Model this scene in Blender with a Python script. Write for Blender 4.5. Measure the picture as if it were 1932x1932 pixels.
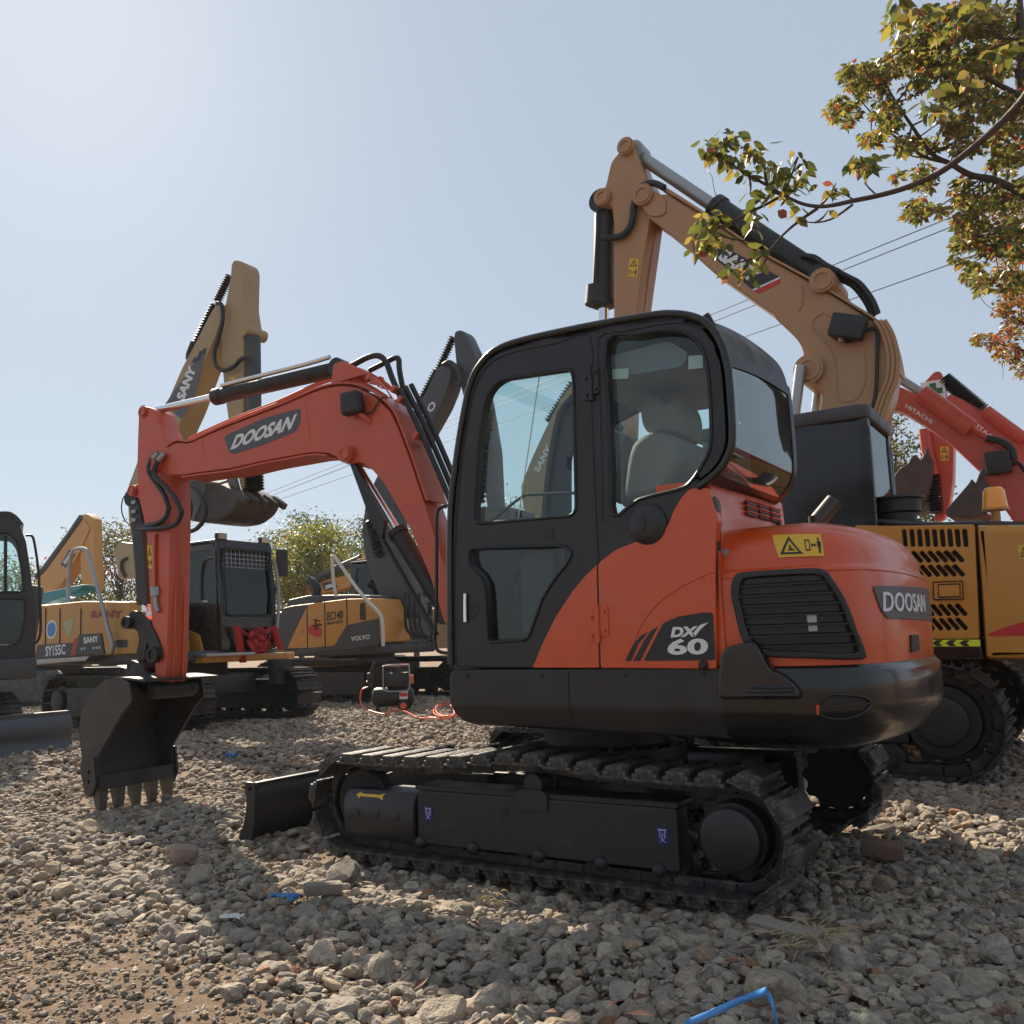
import bpy, bmesh, math, random
import numpy as np
from mathutils import Vector, Matrix, noise
random.seed(7); rng = np.random.default_rng(7)
PI = math.pi
sc = bpy.context.scene
for o in list(bpy.data.objects): bpy.data.objects.remove(o)
# ---------------------------------------------------------------- camera
FPX = 1700.0
YAW, PITCH, ROLL = -.571, .142, -.032
CAM = Vector((2.47, -4.776, 1.128))
fw = Vector((math.sin(YAW)*math.cos(PITCH), math.cos(YAW)*math.cos(PITCH), math.sin(PITCH)))
r0 = Vector((math.cos(YAW), -math.sin(YAW), 0)); u0 = r0.cross(fw)
RT = r0*math.cos(ROLL)+u0*math.sin(ROLL); UP = u0*math.cos(ROLL)-r0*math.sin(ROLL)
cd = bpy.data.cameras.new('camera'); cam = bpy.data.objects.new('camera', cd)
sc.collection.objects.link(cam); sc.camera = cam
cam.matrix_world = Matrix(((RT.x, UP.x, -fw.x, CAM.x), (RT.y, UP.y, -fw.y, CAM.y), (RT.z, UP.z, -fw.z, CAM.z), (0, 0, 0, 1)))
cd.sensor_width = 36; cd.lens = 36*FPX/1932; cd.clip_start = .05; cd.clip_end = 6000
sc.cycles.transparent_max_bounces = 24
sc.render.resolution_x = sc.render.resolution_y = 1024
# ---------------------------------------------------------------- light
SUN_AZ, SUN_EL = math.radians(150.5), math.radians(36.5)
w = bpy.data.worlds.new('World'); sc.world = w; w.use_nodes = True
nt = w.node_tree; bg = nt.nodes['Background']
sky = nt.nodes.new('ShaderNodeTexSky'); sky.sky_type = 'NISHITA'; sky.sun_disc = False
sky.sun_elevation = SUN_EL; sky.sun_rotation = math.radians(90)-SUN_AZ
sky.air_density = 1.0; sky.dust_density = .6; sky.ozone_density = 2.0; sky.altitude = 0
hz_ = nt.nodes.new('ShaderNodeMix'); hz_.data_type = 'RGBA'; hz_.inputs[0].default_value = .75; hz_.inputs[7].default_value = (4.85, 5.55, 6.45, 1)   # thin even haze veil in the sky
nt.links.new(sky.outputs[0], hz_.inputs[6]); nt.links.new(hz_.outputs[2], bg.inputs[0]); bg.inputs[1].default_value = .053
sl = bpy.data.lights.new('sun', 'SUN'); so = bpy.data.objects.new('sun', sl); sc.collection.objects.link(so)
sl.energy = 5.0; sl.angle = math.radians(.6); sl.color = (1, .87, .70)
sd = Vector((math.cos(SUN_AZ)*math.cos(SUN_EL), math.sin(SUN_AZ)*math.cos(SUN_EL), math.sin(SUN_EL)))
so.rotation_euler = sd.to_track_quat('Z', 'Y').to_euler()
sc.view_settings.view_transform = 'Standard'; sc.view_settings.look = 'None'
sc.view_settings.exposure = 1.06; sc.view_settings.gamma = 1
# ---------------------------------------------------------------- materials
MT = {}
def mat(name, col, rough=.5, metal=0., bump=0., bscale=40., var=.0, vscale=6., coat=0., dirt=None, dscale=3., spec=.5):
    if name in MT: return MT[name]
    m = bpy.data.materials.new(name); m.use_nodes = True; n = m.node_tree; p = n.nodes['Principled BSDF']
    p.inputs['Roughness'].default_value = rough; p.inputs['Metallic'].default_value = metal
    p.inputs['Base Color'].default_value = (*col, 1); p.inputs['Specular IOR Level'].default_value = spec
    p.inputs['Coat Weight'].default_value = coat; p.inputs['Coat Roughness'].default_value = .12
    tc = n.nodes.new('ShaderNodeTexCoord')
    if var or dirt:
        nz = n.nodes.new('ShaderNodeTexNoise'); nz.inputs['Scale'].default_value = vscale; nz.inputs['Detail'].default_value = 6
        n.links.new(tc.outputs['Object'], nz.inputs['Vector'])
        mx = n.nodes.new('ShaderNodeMix'); mx.data_type = 'RGBA'
        mx.inputs[6].default_value = (*[c*(1-var) for c in col], 1); mx.inputs[7].default_value = (*[min(1, c*(1+var)) for c in col], 1)
        n.links.new(nz.outputs['Fac'], mx.inputs[0]); out = mx.outputs[2]
        mr = n.nodes.new('ShaderNodeMapRange'); mr.inputs['To Min'].default_value = max(.03, rough*.75); mr.inputs['To Max'].default_value = min(1, rough*1.35)
        mr.inputs['From Min'].default_value = .3; mr.inputs['From Max'].default_value = .7
        n.links.new(nz.outputs['Fac'], mr.inputs['Value']); n.links.new(mr.outputs[0], p.inputs['Roughness'])
        if dirt:
            n2 = n.nodes.new('ShaderNodeTexNoise'); n2.inputs['Scale'].default_value = dscale; n2.inputs['Detail'].default_value = 10; n2.inputs['Roughness'].default_value = .7
            n.links.new(tc.outputs['Object'], n2.inputs['Vector'])
            m2 = n.nodes.new('ShaderNodeMapRange'); m2.inputs['From Min'].default_value = .52; m2.inputs['From Max'].default_value = .72; m2.inputs['To Max'].default_value = dirt[1]
            n.links.new(n2.outputs['Fac'], m2.inputs['Value'])
            m3 = n.nodes.new('ShaderNodeMix'); m3.data_type = 'RGBA'; m3.inputs[7].default_value = (*dirt[0], 1)
            n.links.new(out, m3.inputs[6]); n.links.new(m2.outputs[0], m3.inputs[0]); out = m3.outputs[2]
        n.links.new(out, p.inputs['Base Color'])
    if bump:
        nb = n.nodes.new('ShaderNodeTexNoise'); nb.inputs['Scale'].default_value = bscale; nb.inputs['Detail'].default_value = 4
        n.links.new(tc.outputs['Object'], nb.inputs['Vector'])
        b = n.nodes.new('ShaderNodeBump'); b.inputs['Strength'].default_value = bump; b.inputs['Distance'].default_value = .02
        n.links.new(nb.outputs['Fac'], b.inputs['Height']); n.links.new(b.outputs[0], p.inputs['Normal'])
    MT[name] = m; return m
dust = (.28, .24, .19)
ORANGE = mat('orange_paint', (.58, .070, .009), .30, var=.07, bump=.04, bscale=9, coat=.3, dirt=((.40, .11, .05), .45), dscale=1.4)
ARMOR = mat('boom_orange_paint', (.50, .078, .033), .38, var=.10, bump=.05, bscale=14, coat=.2, dirt=((.36, .13, .08), .5), dscale=1.6)
DARK = mat('dark_grey_paint', (.022, .020, .022), .42, var=.2, bump=.05, bscale=12, coat=.1, spec=.4, dirt=((.07, .06, .05), .35))
CWB = mat('black_counterweight_paint', (.011, .010, .010), .26, var=.2, bump=.05, bscale=7, coat=.35, spec=.4, dirt=((.045, .038, .03), .3))
STEEL = mat('black_steel', (.014, .0135, .014), .5, var=.2, bump=.12, bscale=50, dirt=((.07, .06, .05), .5), dscale=6)
SHOE = mat('track_steel', (.020, .019, .019), .5, var=.25, bump=.35, bscale=45, dirt=((.13, .11, .085), .85), dscale=7)
PAD = mat('worn_pad_top', (.028, .026, .024), .5, var=.3, bump=.6, bscale=35, dirt=((.17, .145, .115), .95), dscale=7)
RUBBER = mat('hose_rubber', (.012, .012, .013), .5, bump=.1, bscale=80)
TRIM = mat('window_seal', (.008, .008, .009), .4)
CHROME = mat('chrome', (.75, .76, .78), .12, 1)
GALV = mat('grey_metal', (.34, .34, .34), .4, .8, var=.1)
TAN = mat('tan_paint', (.37, .20, .085), .42, var=.08, bump=.05, bscale=10, coat=.15, dirt=((.36, .22, .12), .35))
BEIGE = mat('faded_yellow_paint', (.34, .235, .115), .45, var=.10, bump=.04, dirt=((.34, .26, .15), .4))
YEL = mat('yellow_paint', (.50, .225, .028), .42, var=.08, bump=.05, bscale=8, coat=.2, dirt=((.40, .22, .07), .35))
VGREY = mat('charcoal_paint', (.045, .046, .052), .45, var=.12, dirt=((.1, .09, .08), .3))
HIT = mat('red_orange_paint', (.48, .060, .03), .38, var=.08, coat=.2, bump=.04, dirt=((.45, .14, .08), .3))
TEAL = mat('teal_paint', (.02, .20, .24), .4, var=.1)
RUST = mat('brown_steel', (.055, .042, .036), .6, var=.3, bump=.2, dirt=((.13, .09, .06), .6), dscale=5)
BKT = mat('bucket_black_paint', (.028, .026, .026), .38, var=.2, bump=.06, bscale=12, dirt=((.08, .065, .05), .45), dscale=4)
GREYB = mat('grey_bucket_steel', (.12, .115, .11), .5, var=.25, bump=.1, dirt=((.2, .17, .13), .5), dscale=3)
TOOTH = mat('tooth_steel', (.10, .088, .075), .5, .3, var=.3, bump=.2, dirt=((.2, .16, .12), .7), dscale=12)
WHITE = mat('white_lettering', (.70, .70, .70), .45)
BLACKD = mat('black_decal', (.012, .012, .016), .35)
GREYD = mat('grey_decal', (.07, .075, .085), .4)
SIGNY = mat('yellow_sticker', (.70, .42, .03), .4)
INK = mat('sticker_ink', (.02, .018, .015), .5)
RED = mat('red_cloth', (.36, .014, .012), .7, bump=.3, bscale=30)
REDD = mat('red_decal', (.50, .025, .03), .45)
SEAT = mat('seat_fabric', (.22, .205, .185), .85, bump=.2, bscale=120)
SEATD = mat('seat_fabric_dark', (.10, .10, .10), .85, bump=.2, bscale=120)
HEADL = mat('headliner', (.17, .18, .19), .8)
PLASTIC = mat('black_plastic', (.015, .015, .016), .5, bump=.1, bscale=100)
BLUES = mat('blue_decal', (.01, .015, .16), .5)
LIME = mat('lime_reflective', (.65, .78, .03), .4)
AMBER = mat('amber_lens', (.9, .33, .02), .2, coat=.5)
LAMPG = mat('lamp_glass', (.55, .50, .38), .25, coat=.5)
HOSEO = mat('orange_hose', (.75, .13, .05), .4)
BLUEP = mat('blue_plastic', (.03, .16, .42), .35)
WOOD = mat('weathered_wood', (.22, .18, .145), .85, var=.3, bump=.6, bscale=30)
STRAW = mat('dry_straw', (.42, .32, .16), .8)
WIRE = mat('power_cable', (.05, .05, .055), .6)
GREEN = mat('green_cross', (.02, .12, .05), .5)
PALE = mat('pale_green_grey', (.45, .52, .47), .6)
def glass(name, tint, refl=1.0):
    m = bpy.data.materials.new(name); m.use_nodes = True; n = m.node_tree; n.nodes.clear()
    o = n.nodes.new('ShaderNodeOutputMaterial'); t = n.nodes.new('ShaderNodeBsdfTransparent'); g = n.nodes.new('ShaderNodeBsdfGlossy')
    t.inputs[0].default_value = (*tint, 1); g.inputs['Roughness'].default_value = .02; g.inputs[0].default_value = (.9, .95, .95, 1)
    ge = n.nodes.new('ShaderNodeNewGeometry'); dt = n.nodes.new('ShaderNodeVectorMath'); dt.operation = 'DOT_PRODUCT'
    n.links.new(ge.outputs['Incoming'], dt.inputs[0]); n.links.new(ge.outputs['Normal'], dt.inputs[1])
    def mth(op, a, b=None, c=None):
        q = n.nodes.new('ShaderNodeMath'); q.operation = op
        for i, x in enumerate((a, b, c)):
            if x is None: continue
            if isinstance(x, (int, float)): q.inputs[i].default_value = x
            else: n.links.new(x, q.inputs[i])
        return q.outputs[0]
    fr_o = mth('MULTIPLY_ADD', mth('POWER', mth('SUBTRACT', 1.0, mth('ABSOLUTE', dt.outputs['Value'])), 4.0), .9*refl, .07*refl)
    nz = n.nodes.new('ShaderNodeTexNoise'); nz.inputs['Scale'].default_value = 2.2; tc = n.nodes.new('ShaderNodeTexCoord')
    b = n.nodes.new('ShaderNodeBump'); b.inputs['Strength'].default_value = .08; b.inputs['Distance'].default_value = .02
    n.links.new(tc.outputs['Object'], nz.inputs['Vector']); n.links.new(nz.outputs[0], b.inputs['Height']); n.links.new(b.outputs[0], g.inputs['Normal'])
    x = n.nodes.new('ShaderNodeMixShader')
    n.links.new(fr_o, x.inputs[0]); n.links.new(t.outputs[0], x.inputs[1]); n.links.new(g.outputs[0], x.inputs[2])
    n.links.new(x.outputs[0], o.inputs[0]); return m
GLASS = glass('cab_glass', (.80, .92, .91), .8)
GLASSR = glass('rear_glass', (.68, .86, .85), 1.1)
GLASSD = glass('dark_glass', (.12, .15, .15), .7)
# ---------------------------------------------------------------- frames and pixel rays (traces are put on real planes at real distance)
def ray(p): return fw + RT*((p[0]-966)/FPX) - UP*((p[1]-966)/FPX)
def onz(p, z=0):
    d = ray(p); return CAM+d*((z-CAM.z)/d.z)
def atd(p, depth): return CAM+ray(p)*depth
def proj(P):
    d = Vector(P)-CAM; z = d.dot(fw); return (966+FPX*d.dot(RT)/z, 966-FPX*d.dot(UP)/z)
class Fr:
    def __init__(s, o, deg):
        h = math.radians(deg); s.h = h; s.o = Vector(o); s.a = Vector((math.cos(h), math.sin(h), 0)); s.b = Vector((-math.sin(h), math.cos(h), 0))
        s.M = Matrix.Translation(s.o) @ Matrix.Rotation(h, 4, 'Z'); s.I = s.M.inverted()
    def at(s, p, v=0):
        d = ray(p); t = ((s.o-CAM).dot(s.b)+v)/d.dot(s.b); P = CAM+d*t-s.o; return (P.dot(s.a), P.z)
    def atu(s, p, u=0):
        d = ray(p); t = ((s.o-CAM).dot(s.a)+u)/d.dot(s.a); P = CAM+d*t-s.o; return (P.dot(s.b), P.z)
    def px(s, pts, v=0): return [s.at(p, v) for p in pts]
    def p3(s, p, v=0):
        u, w_ = s.at(p, v); return (u, v, w_)
def zz(ax, ay, s):
    def g(*pts): return [(ax+s*x, ay+s*y) for x, y in pts]
    return g
Z1 = zz(0, 905.6, .35163); Z2 = zz(226.4, 452.8, .35156); Z3 = zz(830.2, 566.0, .39063); Z4 = zz(1207.5, 905.6, .3125)
T1 = zz(415.1, 1320.7, .35156); T2 = zz(981.1, 1320.7, .39063); F3 = zz(1056.6, 226.4, .37116); R4 = zz(1584.8, 641.5, .46875)
TR = zz(1245.2, 0, .37103); M4 = zz(301.9, 905.6, .33203); DD = zz(0, 0, 1)
# ---------------------------------------------------------------- object helpers
ROOTS = {}
def thing(name, frame, label, cat, group=None):
    o = bpy.data.objects.new(name, None); sc.collection.objects.link(o); o.empty_display_size = .3
    o.matrix_world = frame.M; ROOTS[o] = frame
    tagp(o, label, cat, group); return o
def tagp(o, label=None, cat=None, group=None, kind=None):
    if label: o['label'] = label
    if cat: o['category'] = cat
    if group: o['group'] = group
    if kind: o['kind'] = kind
    return o
def rootof(o):
    while o.parent: o = o.parent
    return o
def smoothpts(pts, n=6, closed=True):
    m = len(pts); out = []
    rg = range(m) if closed else range(m-1)
    for i in rg:
        if closed: p0, p1, p2, p3 = pts[i-1], pts[i], pts[(i+1) % m], pts[(i+2) % m]
        else: p0, p1, p2, p3 = pts[max(i-1, 0)], pts[i], pts[i+1], pts[min(i+2, m-1)]
        for k in range(n):
            t = k/n
            out.append(tuple(.5*((2*b)+(c-a)*t+(2*a-5*b+4*c-d)*t*t+(-a+3*b-3*c+d)*t*t*t) for a, b, c, d in zip(p0, p1, p2, p3)))
    if not closed: out.append(tuple(pts[-1]))
    return out
def rnd(pts, r=.05, seg=5):
    out = []; n = len(pts)
    for i in range(n):
        p = Vector(pts[i][:2]); a = Vector(pts[i-1][:2])-p; b = Vector(pts[(i+1) % n][:2])-p
        rr = pts[i][2] if len(pts[i]) > 2 else r
        la, lb = a.length, b.length
        if rr <= 0 or la < 1e-6 or lb < 1e-6: out.append(tuple(p)); continue
        d = min(rr, la*.48, lb*.48); A = p+a/la*d; B = p+b/lb*d
        for k in range(seg+1):
            t = k/seg; q = A*(1-t)**2+p*2*t*(1-t)+B*t*t; out.append(tuple(q))
    return out
def curve_mesh(loops, depth, bev=0.):
    cu = bpy.data.curves.new('c', 'CURVE'); cu.dimensions = '2D'; cu.fill_mode = 'BOTH'
    for lp in loops:
        s = cu.splines.new('POLY'); s.points.add(len(lp)-1)
        for q, p in zip(s.points, lp): q.co = (p[0], p[1], 0, 1)
        s.use_cyclic_u = True
    cu.extrude = max(depth/2-bev, 0.00005) if depth > 0 else 0; cu.bevel_depth = bev; cu.bevel_resolution = 1
    if bev: cu.offset = -bev
    o = bpy.data.objects.new('c', cu); me = bpy.data.meshes.new_from_object(o)
    bpy.data.objects.remove(o); bpy.data.curves.remove(cu); return me
def font_mesh(s, depth, shear=0., bold=0., space=1.):
    cu = bpy.data.curves.new('f', 'FONT'); cu.body = s; cu.extrude = depth/2; cu.offset = bold; cu.shear = shear; cu.space_character = space; cu.resolution_u = 3
    o = bpy.data.objects.new('f', cu); me = bpy.data.meshes.new_from_object(o)
    bpy.data.objects.remove(o); bpy.data.curves.remove(cu); return me
class MB:
    """collects shapes in one frame, builds ONE mesh"""
    def __init__(s, frame): s.f = frame; s.bm = bmesh.new()
    def add_mesh(s, me, fn):
        n0 = len(s.bm.verts); s.bm.from_mesh(me); s.bm.verts.ensure_lookup_table()
        for v in list(s.bm.verts)[n0:]: v.co = fn(v.co)
        bpy.data.meshes.remove(me); return s
    def slab(s, outl, v0, v1, holes=(), bev=.0):          # outline in (u,w), extruded along v
        me = curve_mesh([outl]+list(holes), abs(v1-v0), bev); vm = (v0+v1)/2
        return s.add_mesh(me, lambda c: Vector((c.x, vm-c.z, c.y)))
    def slabz(s, outl, w0, w1, bev=.0, holes=()):         # outline in (u,v), extruded along w
        me = curve_mesh([outl]+list(holes), abs(w1-w0), bev); m_ = (w0+w1)/2
        return s.add_mesh(me, lambda c: Vector((c.x, c.y, m_+c.z)))
    def slabu(s, outl, a0, a1, bev=.0, holes=()):         # outline in (v,w), extruded along u
        me = curve_mesh([outl]+list(holes), abs(a1-a0), bev); m_ = (a0+a1)/2
        return s.add_mesh(me, lambda c: Vector((m_+c.z, c.x, c.y)))
    def box(s, c, d, rot=(0, 0, 0), bev=0.):
        R = Matrix.Rotation(rot[2], 4, 'Z') @ Matrix.Rotation(rot[1], 4, 'Y') @ Matrix.Rotation(rot[0], 4, 'X')
        M = Matrix.Translation(c) @ R @ Matrix.Diagonal((d[0], d[1], d[2], 1))
        g = bmesh.ops.create_cube(s.bm, size=1, matrix=M)
        if bev:
            es = list({e for v in g['verts'] for e in v.link_edges})
            bmesh.ops.bevel(s.bm, geom=es, offset=bev, segments=2, affect='EDGES', profile=.6)
        return s
    def cyl(s, p0, p1, r0, r1=None, seg=20, cap=True):
        r1 = r0 if r1 is None else r1; p0 = Vector(p0); p1 = Vector(p1); d = p1-p0; L = d.length
        if L < 1e-6: return s
        M = Matrix.Translation((p0+p1)/2) @ d.to_track_quat('Z', 'Y').to_matrix().to_4x4()
        bmesh.ops.create_cone(s.bm, cap_ends=cap, segments=seg, radius1=r0, radius2=r1, depth=L, matrix=M); return s
    def ring(s, p0, p1, ro, ri, seg=28):
        return s.lathe(p0, p1, [(ri, 0), (ro, 0), (ro, 1), (ri, 1), (ri, 0)], seg)
    def lathe(s, p0, p1, prof, seg=24):                    # prof: (radius, t along axis)
        p0 = Vector(p0); p1 = Vector(p1); d = p1-p0; q = d.to_track_quat('Z', 'Y'); rings = []
        for r, t in prof:
            c = p0+d*t
            rings.append([s.bm.verts.new(c+q @ Vector((max(r, .0005)*math.cos(2*PI*k/seg), max(r, .0005)*math.sin(2*PI*k/seg), 0))) for k in range(seg)])
        for a, b in zip(rings, rings[1:]):
            for k in range(seg): s.bm.faces.new((a[k], a[(k+1) % seg], b[(k+1) % seg], b[k]))
        return s
    def tube(s, pts, r, seg=8, smooth=0, caps=True):
        if smooth: pts = smoothpts([tuple(p) for p in pts], smooth, False)
        pts = [Vector(p) for p in pts]; rs = r if isinstance(r, (list, tuple)) else None; rings = []
        nrm = None
        for i, p in enumerate(pts):
            t = (pts[min(i+1, len(pts)-1)]-pts[max(i-1, 0)]).normalized()
            if nrm is None: nrm = t.orthogonal().normalized()
            else: nrm = (nrm-t*nrm.dot(t)); nrm = nrm.normalized() if nrm.length > 1e-5 else t.orthogonal().normalized()
            b = t.cross(nrm)
            rr = (rs[0]+(rs[1]-rs[0])*i/(len(pts)-1)) if rs else r
            rings.append([s.bm.verts.new(p+nrm*rr*math.cos(2*PI*k/seg)+b*rr*math.sin(2*PI*k/seg)) for k in range(seg)])
        for a, b in zip(rings, rings[1:]):
            for k in range(seg): s.bm.faces.new((a[k], a[(k+1) % seg], b[(k+1) % seg], b[k]))
        if caps:
            s.bm.faces.new(rings[0][::-1]); s.bm.faces.new(rings[-1])
        return s
    def loft(s, rings, closed=True, caps=False):
        R = [[s.bm.verts.new(p) for p in r] for r in rings]
        for a, b in zip(R, R[1:]):
            n = len(a)
            for k in range(n if closed else n-1): s.bm.faces.new((a[k], a[(k+1) % n], b[(k+1) % n], b[k]))
        if caps: s.bm.faces.new(R[0][::-1]); s.bm.faces.new(R[-1])
        return s
    def strip(s, prof, v0, v1, th):                        # (u,w) open profile as plate of thickness th, spanning v0..v1
        P = [Vector(p) for p in prof]; N = []
        for i in range(len(P)):
            t = (P[min(i+1, len(P)-1)]-P[max(i-1, 0)]).normalized(); N.append(Vector((-t.y, t.x)))
        ring = [p for p in P]+[p-n*th for p, n in reversed(list(zip(P, N)))]
        return s.loft([[(q.x, v, q.y) for q in ring] for v in (v0, v1)], True, True)
    def sheet(s, outl, v): return s.slab(outl, v, v)      # single pane of glass
    def bend(s, prof, v0, v1): return s.loft([[(p[0], v, p[1]) for p in prof] for v in np.linspace(v0, v1, 5)], closed=False)
    def sub(s, axis, step, lo, hi):
        x = lo
        nrm = Vector((0, 0, 0)); nrm[axis] = 1
        while x < hi:
            co = Vector((0, 0, 0)); co[axis] = x
            bmesh.ops.bisect_plane(s.bm, geom=s.bm.verts[:]+s.bm.edges[:]+s.bm.faces[:], dist=1e-5, plane_co=co, plane_no=nrm); x += step
        return s
    def warp(s, fn):
        for v in s.bm.verts: v.co = Vector(fn(v.co))
        return s
    def out(s, name, m, parent=None, label=None, smooth=35, norm=True):
        if norm: bmesh.ops.recalc_face_normals(s.bm, faces=s.bm.faces)
        rf = ROOTS[rootof(parent)] if parent else None
        if rf is not None and rf is not s.f: s.bm.transform(rf.I @ s.f.M)
        me = bpy.data.meshes.new(name); s.bm.to_mesh(me); s.bm.free(); me.materials.append(m)
        if smooth: me.shade_smooth(); me.set_sharp_from_angle(angle=math.radians(smooth))
        o = bpy.data.objects.new(name, me); sc.collection.objects.link(o)
        if parent: o.parent = parent
        elif s.f is not W0: o.matrix_world = s.f.M
        if label: o['label'] = label
        return o
W0 = Fr((0, 0, 0), 0)
def text(frame, v, s, bl, br, tl, m, parent, sgn=1, name='lettering', shear=.0, bold=.0, d=.004, fn=None, space=1., flip=False):
    """text laid on the plane v of a frame (sgn: side it faces); corners traced"""
    me = font_mesh(s, 1, shear, bold, space)
    xs = [q.co.x for q in me.vertices]; ys = [q.co.y for q in me.vertices]; x0, x1, y0, y1 = min(xs), max(xs), min(ys), max(ys)
    A = Vector(frame.at(bl, v)) if not fn else Vector(fn(bl)); B = Vector(frame.at(br, v)) if not fn else Vector(fn(br)); C = Vector(frame.at(tl, v)) if not fn else Vector(fn(tl))
    mb = MB(frame)
    def f(c):
        a = (c.x-x0)/(x1-x0); b = (c.y-y0)/(y1-y0); q = A+(B-A)*a+(C-A)*b
        return Vector((q.x, v+sgn*(d/2+c.z*d), q.y))
    mb.add_mesh(me, f)
    if fn: return mb
    return mb.out(name, m, parent, smooth=0)
# ================================================================ ground
def gz(x, y):
    # ruts pressed by the tracks and a scrape under the bucket
    if abs(x) > 6 or abs(y) > 4: return .035*noise.noise((x*.35, y*.35, 1.3))+.02*noise.noise((x*1.1, y*1.1, 4.1))
    rut = .04*math.exp(-((abs(y)-1.02)/.42)**4)/(1+math.exp((abs(x)-1.75)*6))+.03*math.exp(-((x+3.95)**2+(y+.33)**2)/.35)
    return .035*noise.noise((x*.35, y*.35, 1.3))+.02*noise.noise((x*1.1, y*1.1, 4.1))-rut
DIRTC = [onz(p) for p in DD((-60, 1800), (120, 1735), (300, 1790), (420, 1840), (520, 1932), (560, 2100), (-100, 2100))]
def dirtmask(x, y):
    c = proj((x, y, 0)); px, py = c
    n = 60*noise.noise((x*1.3, y*1.3, 9.2))+25*noise.noise((x*4, y*4, 2.2))
    return min(1, max(0, (py-(1640+.34*px*(1+.0006*px))+n*1.2)/100)) if px < 900 else 0
def ground():
    n = 260
    def axis(lo, hi, c):
        t = np.linspace(-1, 1, n); a = np.sign(t)*(np.abs(t)*.25+np.abs(t)**3*.15+np.abs(t)**14*14)
        return c+a*90
    xs = axis(0, 0, -1); ys = axis(0, 0, -1)
    vs = []; 
    for y in ys:
        for x in xs:
            d = math.hypot(x, y); k = 1 if d < 25 else max(0, 1-(d-25)/20)
            vs.append((x, y, gz(x, y)*k-.015))
    fs = [(j*n+i, j*n+i+1, (j+1)*n+i+1, (j+1)*n+i) for j in range(n-1) for i in range(n-1)]
    me = bpy.data.meshes.new('ground'); me.from_pydata(vs, [], fs); me.shade_smooth()
    m = bpy.data.materials.new('dirt_ground'); m.use_nodes = True; t = m.node_tree; p = t.nodes['Principled BSDF']; p.inputs['Roughness'].default_value = .95
    p.inputs['Specular IOR Level'].default_value = .2
    tc = t.nodes.new('ShaderNodeTexCoord')
    def nz(sc_, det=8, ro=.6):
        q = t.nodes.new('ShaderNodeTexNoise'); q.inputs['Scale'].default_value = sc_; q.inputs['Detail'].default_value = det; q.inputs['Roughness'].default_value = ro
        t.links.new(tc.outputs['Object'], q.inputs['Vector']); return q
    a = nz(.9); b = nz(14, 8, .75); c = nz(60, 4, .7)
    cr = t.nodes.new('ShaderNodeValToRGB'); e = cr.color_ramp.elements
    e[0].position = .3; e[0].color = (.075, .052, .034, 1); e[1].position = .7; e[1].color = (.30, .215, .15, 1)
    k = cr.color_ramp.elements.new(.5); k.color = (.20, .14, .095, 1)
    ad = t.nodes.new('ShaderNodeMath'); ad.operation = 'MULTIPLY_ADD'; ad.inputs[1].default_value = .6
    t.links.new(b.outputs[0], ad.inputs[0])
    a2 = t.nodes.new('ShaderNodeMath'); a2.operation = 'MULTIPLY'; a2.inputs[1].default_value = .42; t.links.new(a.outputs[0], a2.inputs[0]); t.links.new(a2.outputs[0], ad.inputs[2])
    t.links.new(ad.outputs[0], cr.inputs[0]); t.links.new(cr.outputs[0], p.inputs['Base Color'])
    s_ = t.nodes.new('ShaderNodeMath'); s_.operation = 'MULTIPLY_ADD'; s_.inputs[1].default_value = .35; t.links.new(c.outputs[0], s_.inputs[0]); t.links.new(b.outputs[0], s_.inputs[2])
    bu = t.nodes.new('ShaderNodeBump'); bu.inputs['Strength'].default_value = .9; bu.inputs['Distance'].default_value = .03
    t.links.new(s_.outputs[0], bu.inputs['Height']); t.links.new(bu.outputs[0], p.inputs['Normal'])
    me.materials.append(m); o = bpy.data.objects.new('ground', me); sc.collection.objects.link(o); tagp(o, kind='structure')
ground()
# ---- gravel: thousands of crushed stones, far too many to count
def rock_variant(sub, seed, cuts=9):
    bm = bmesh.new(); bmesh.ops.create_icosphere(bm, subdivisions=sub, radius=1)
    r = random.Random(seed)
    for _ in range(cuts):
        n = Vector((r.gauss(0, 1), r.gauss(0, 1), r.gauss(0, 1))).normalized(); d = r.uniform(.5, .82)
        for v in bm.verts:
            e = v.co.dot(n)-d
            if e > 0: v.co -= n*e*.97
    for v in bm.verts:
        v.co += v.co.normalized()*.10*noise.noise(v.co*2.2+Vector((seed, 0, 0)))+v.co.normalized()*.05*noise.noise(v.co*6+Vector((seed, 3, 0)))
    bm.verts.ensure_lookup_table()
    V = np.array([v.co[:] for v in bm.verts]); F = np.array([[x.index for x in f.verts] for f in bm.faces]); bm.free(); return V, F
STONEMAT = bpy.data.materials.new('crushed_stone'); STONEMAT.use_nodes = True
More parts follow.
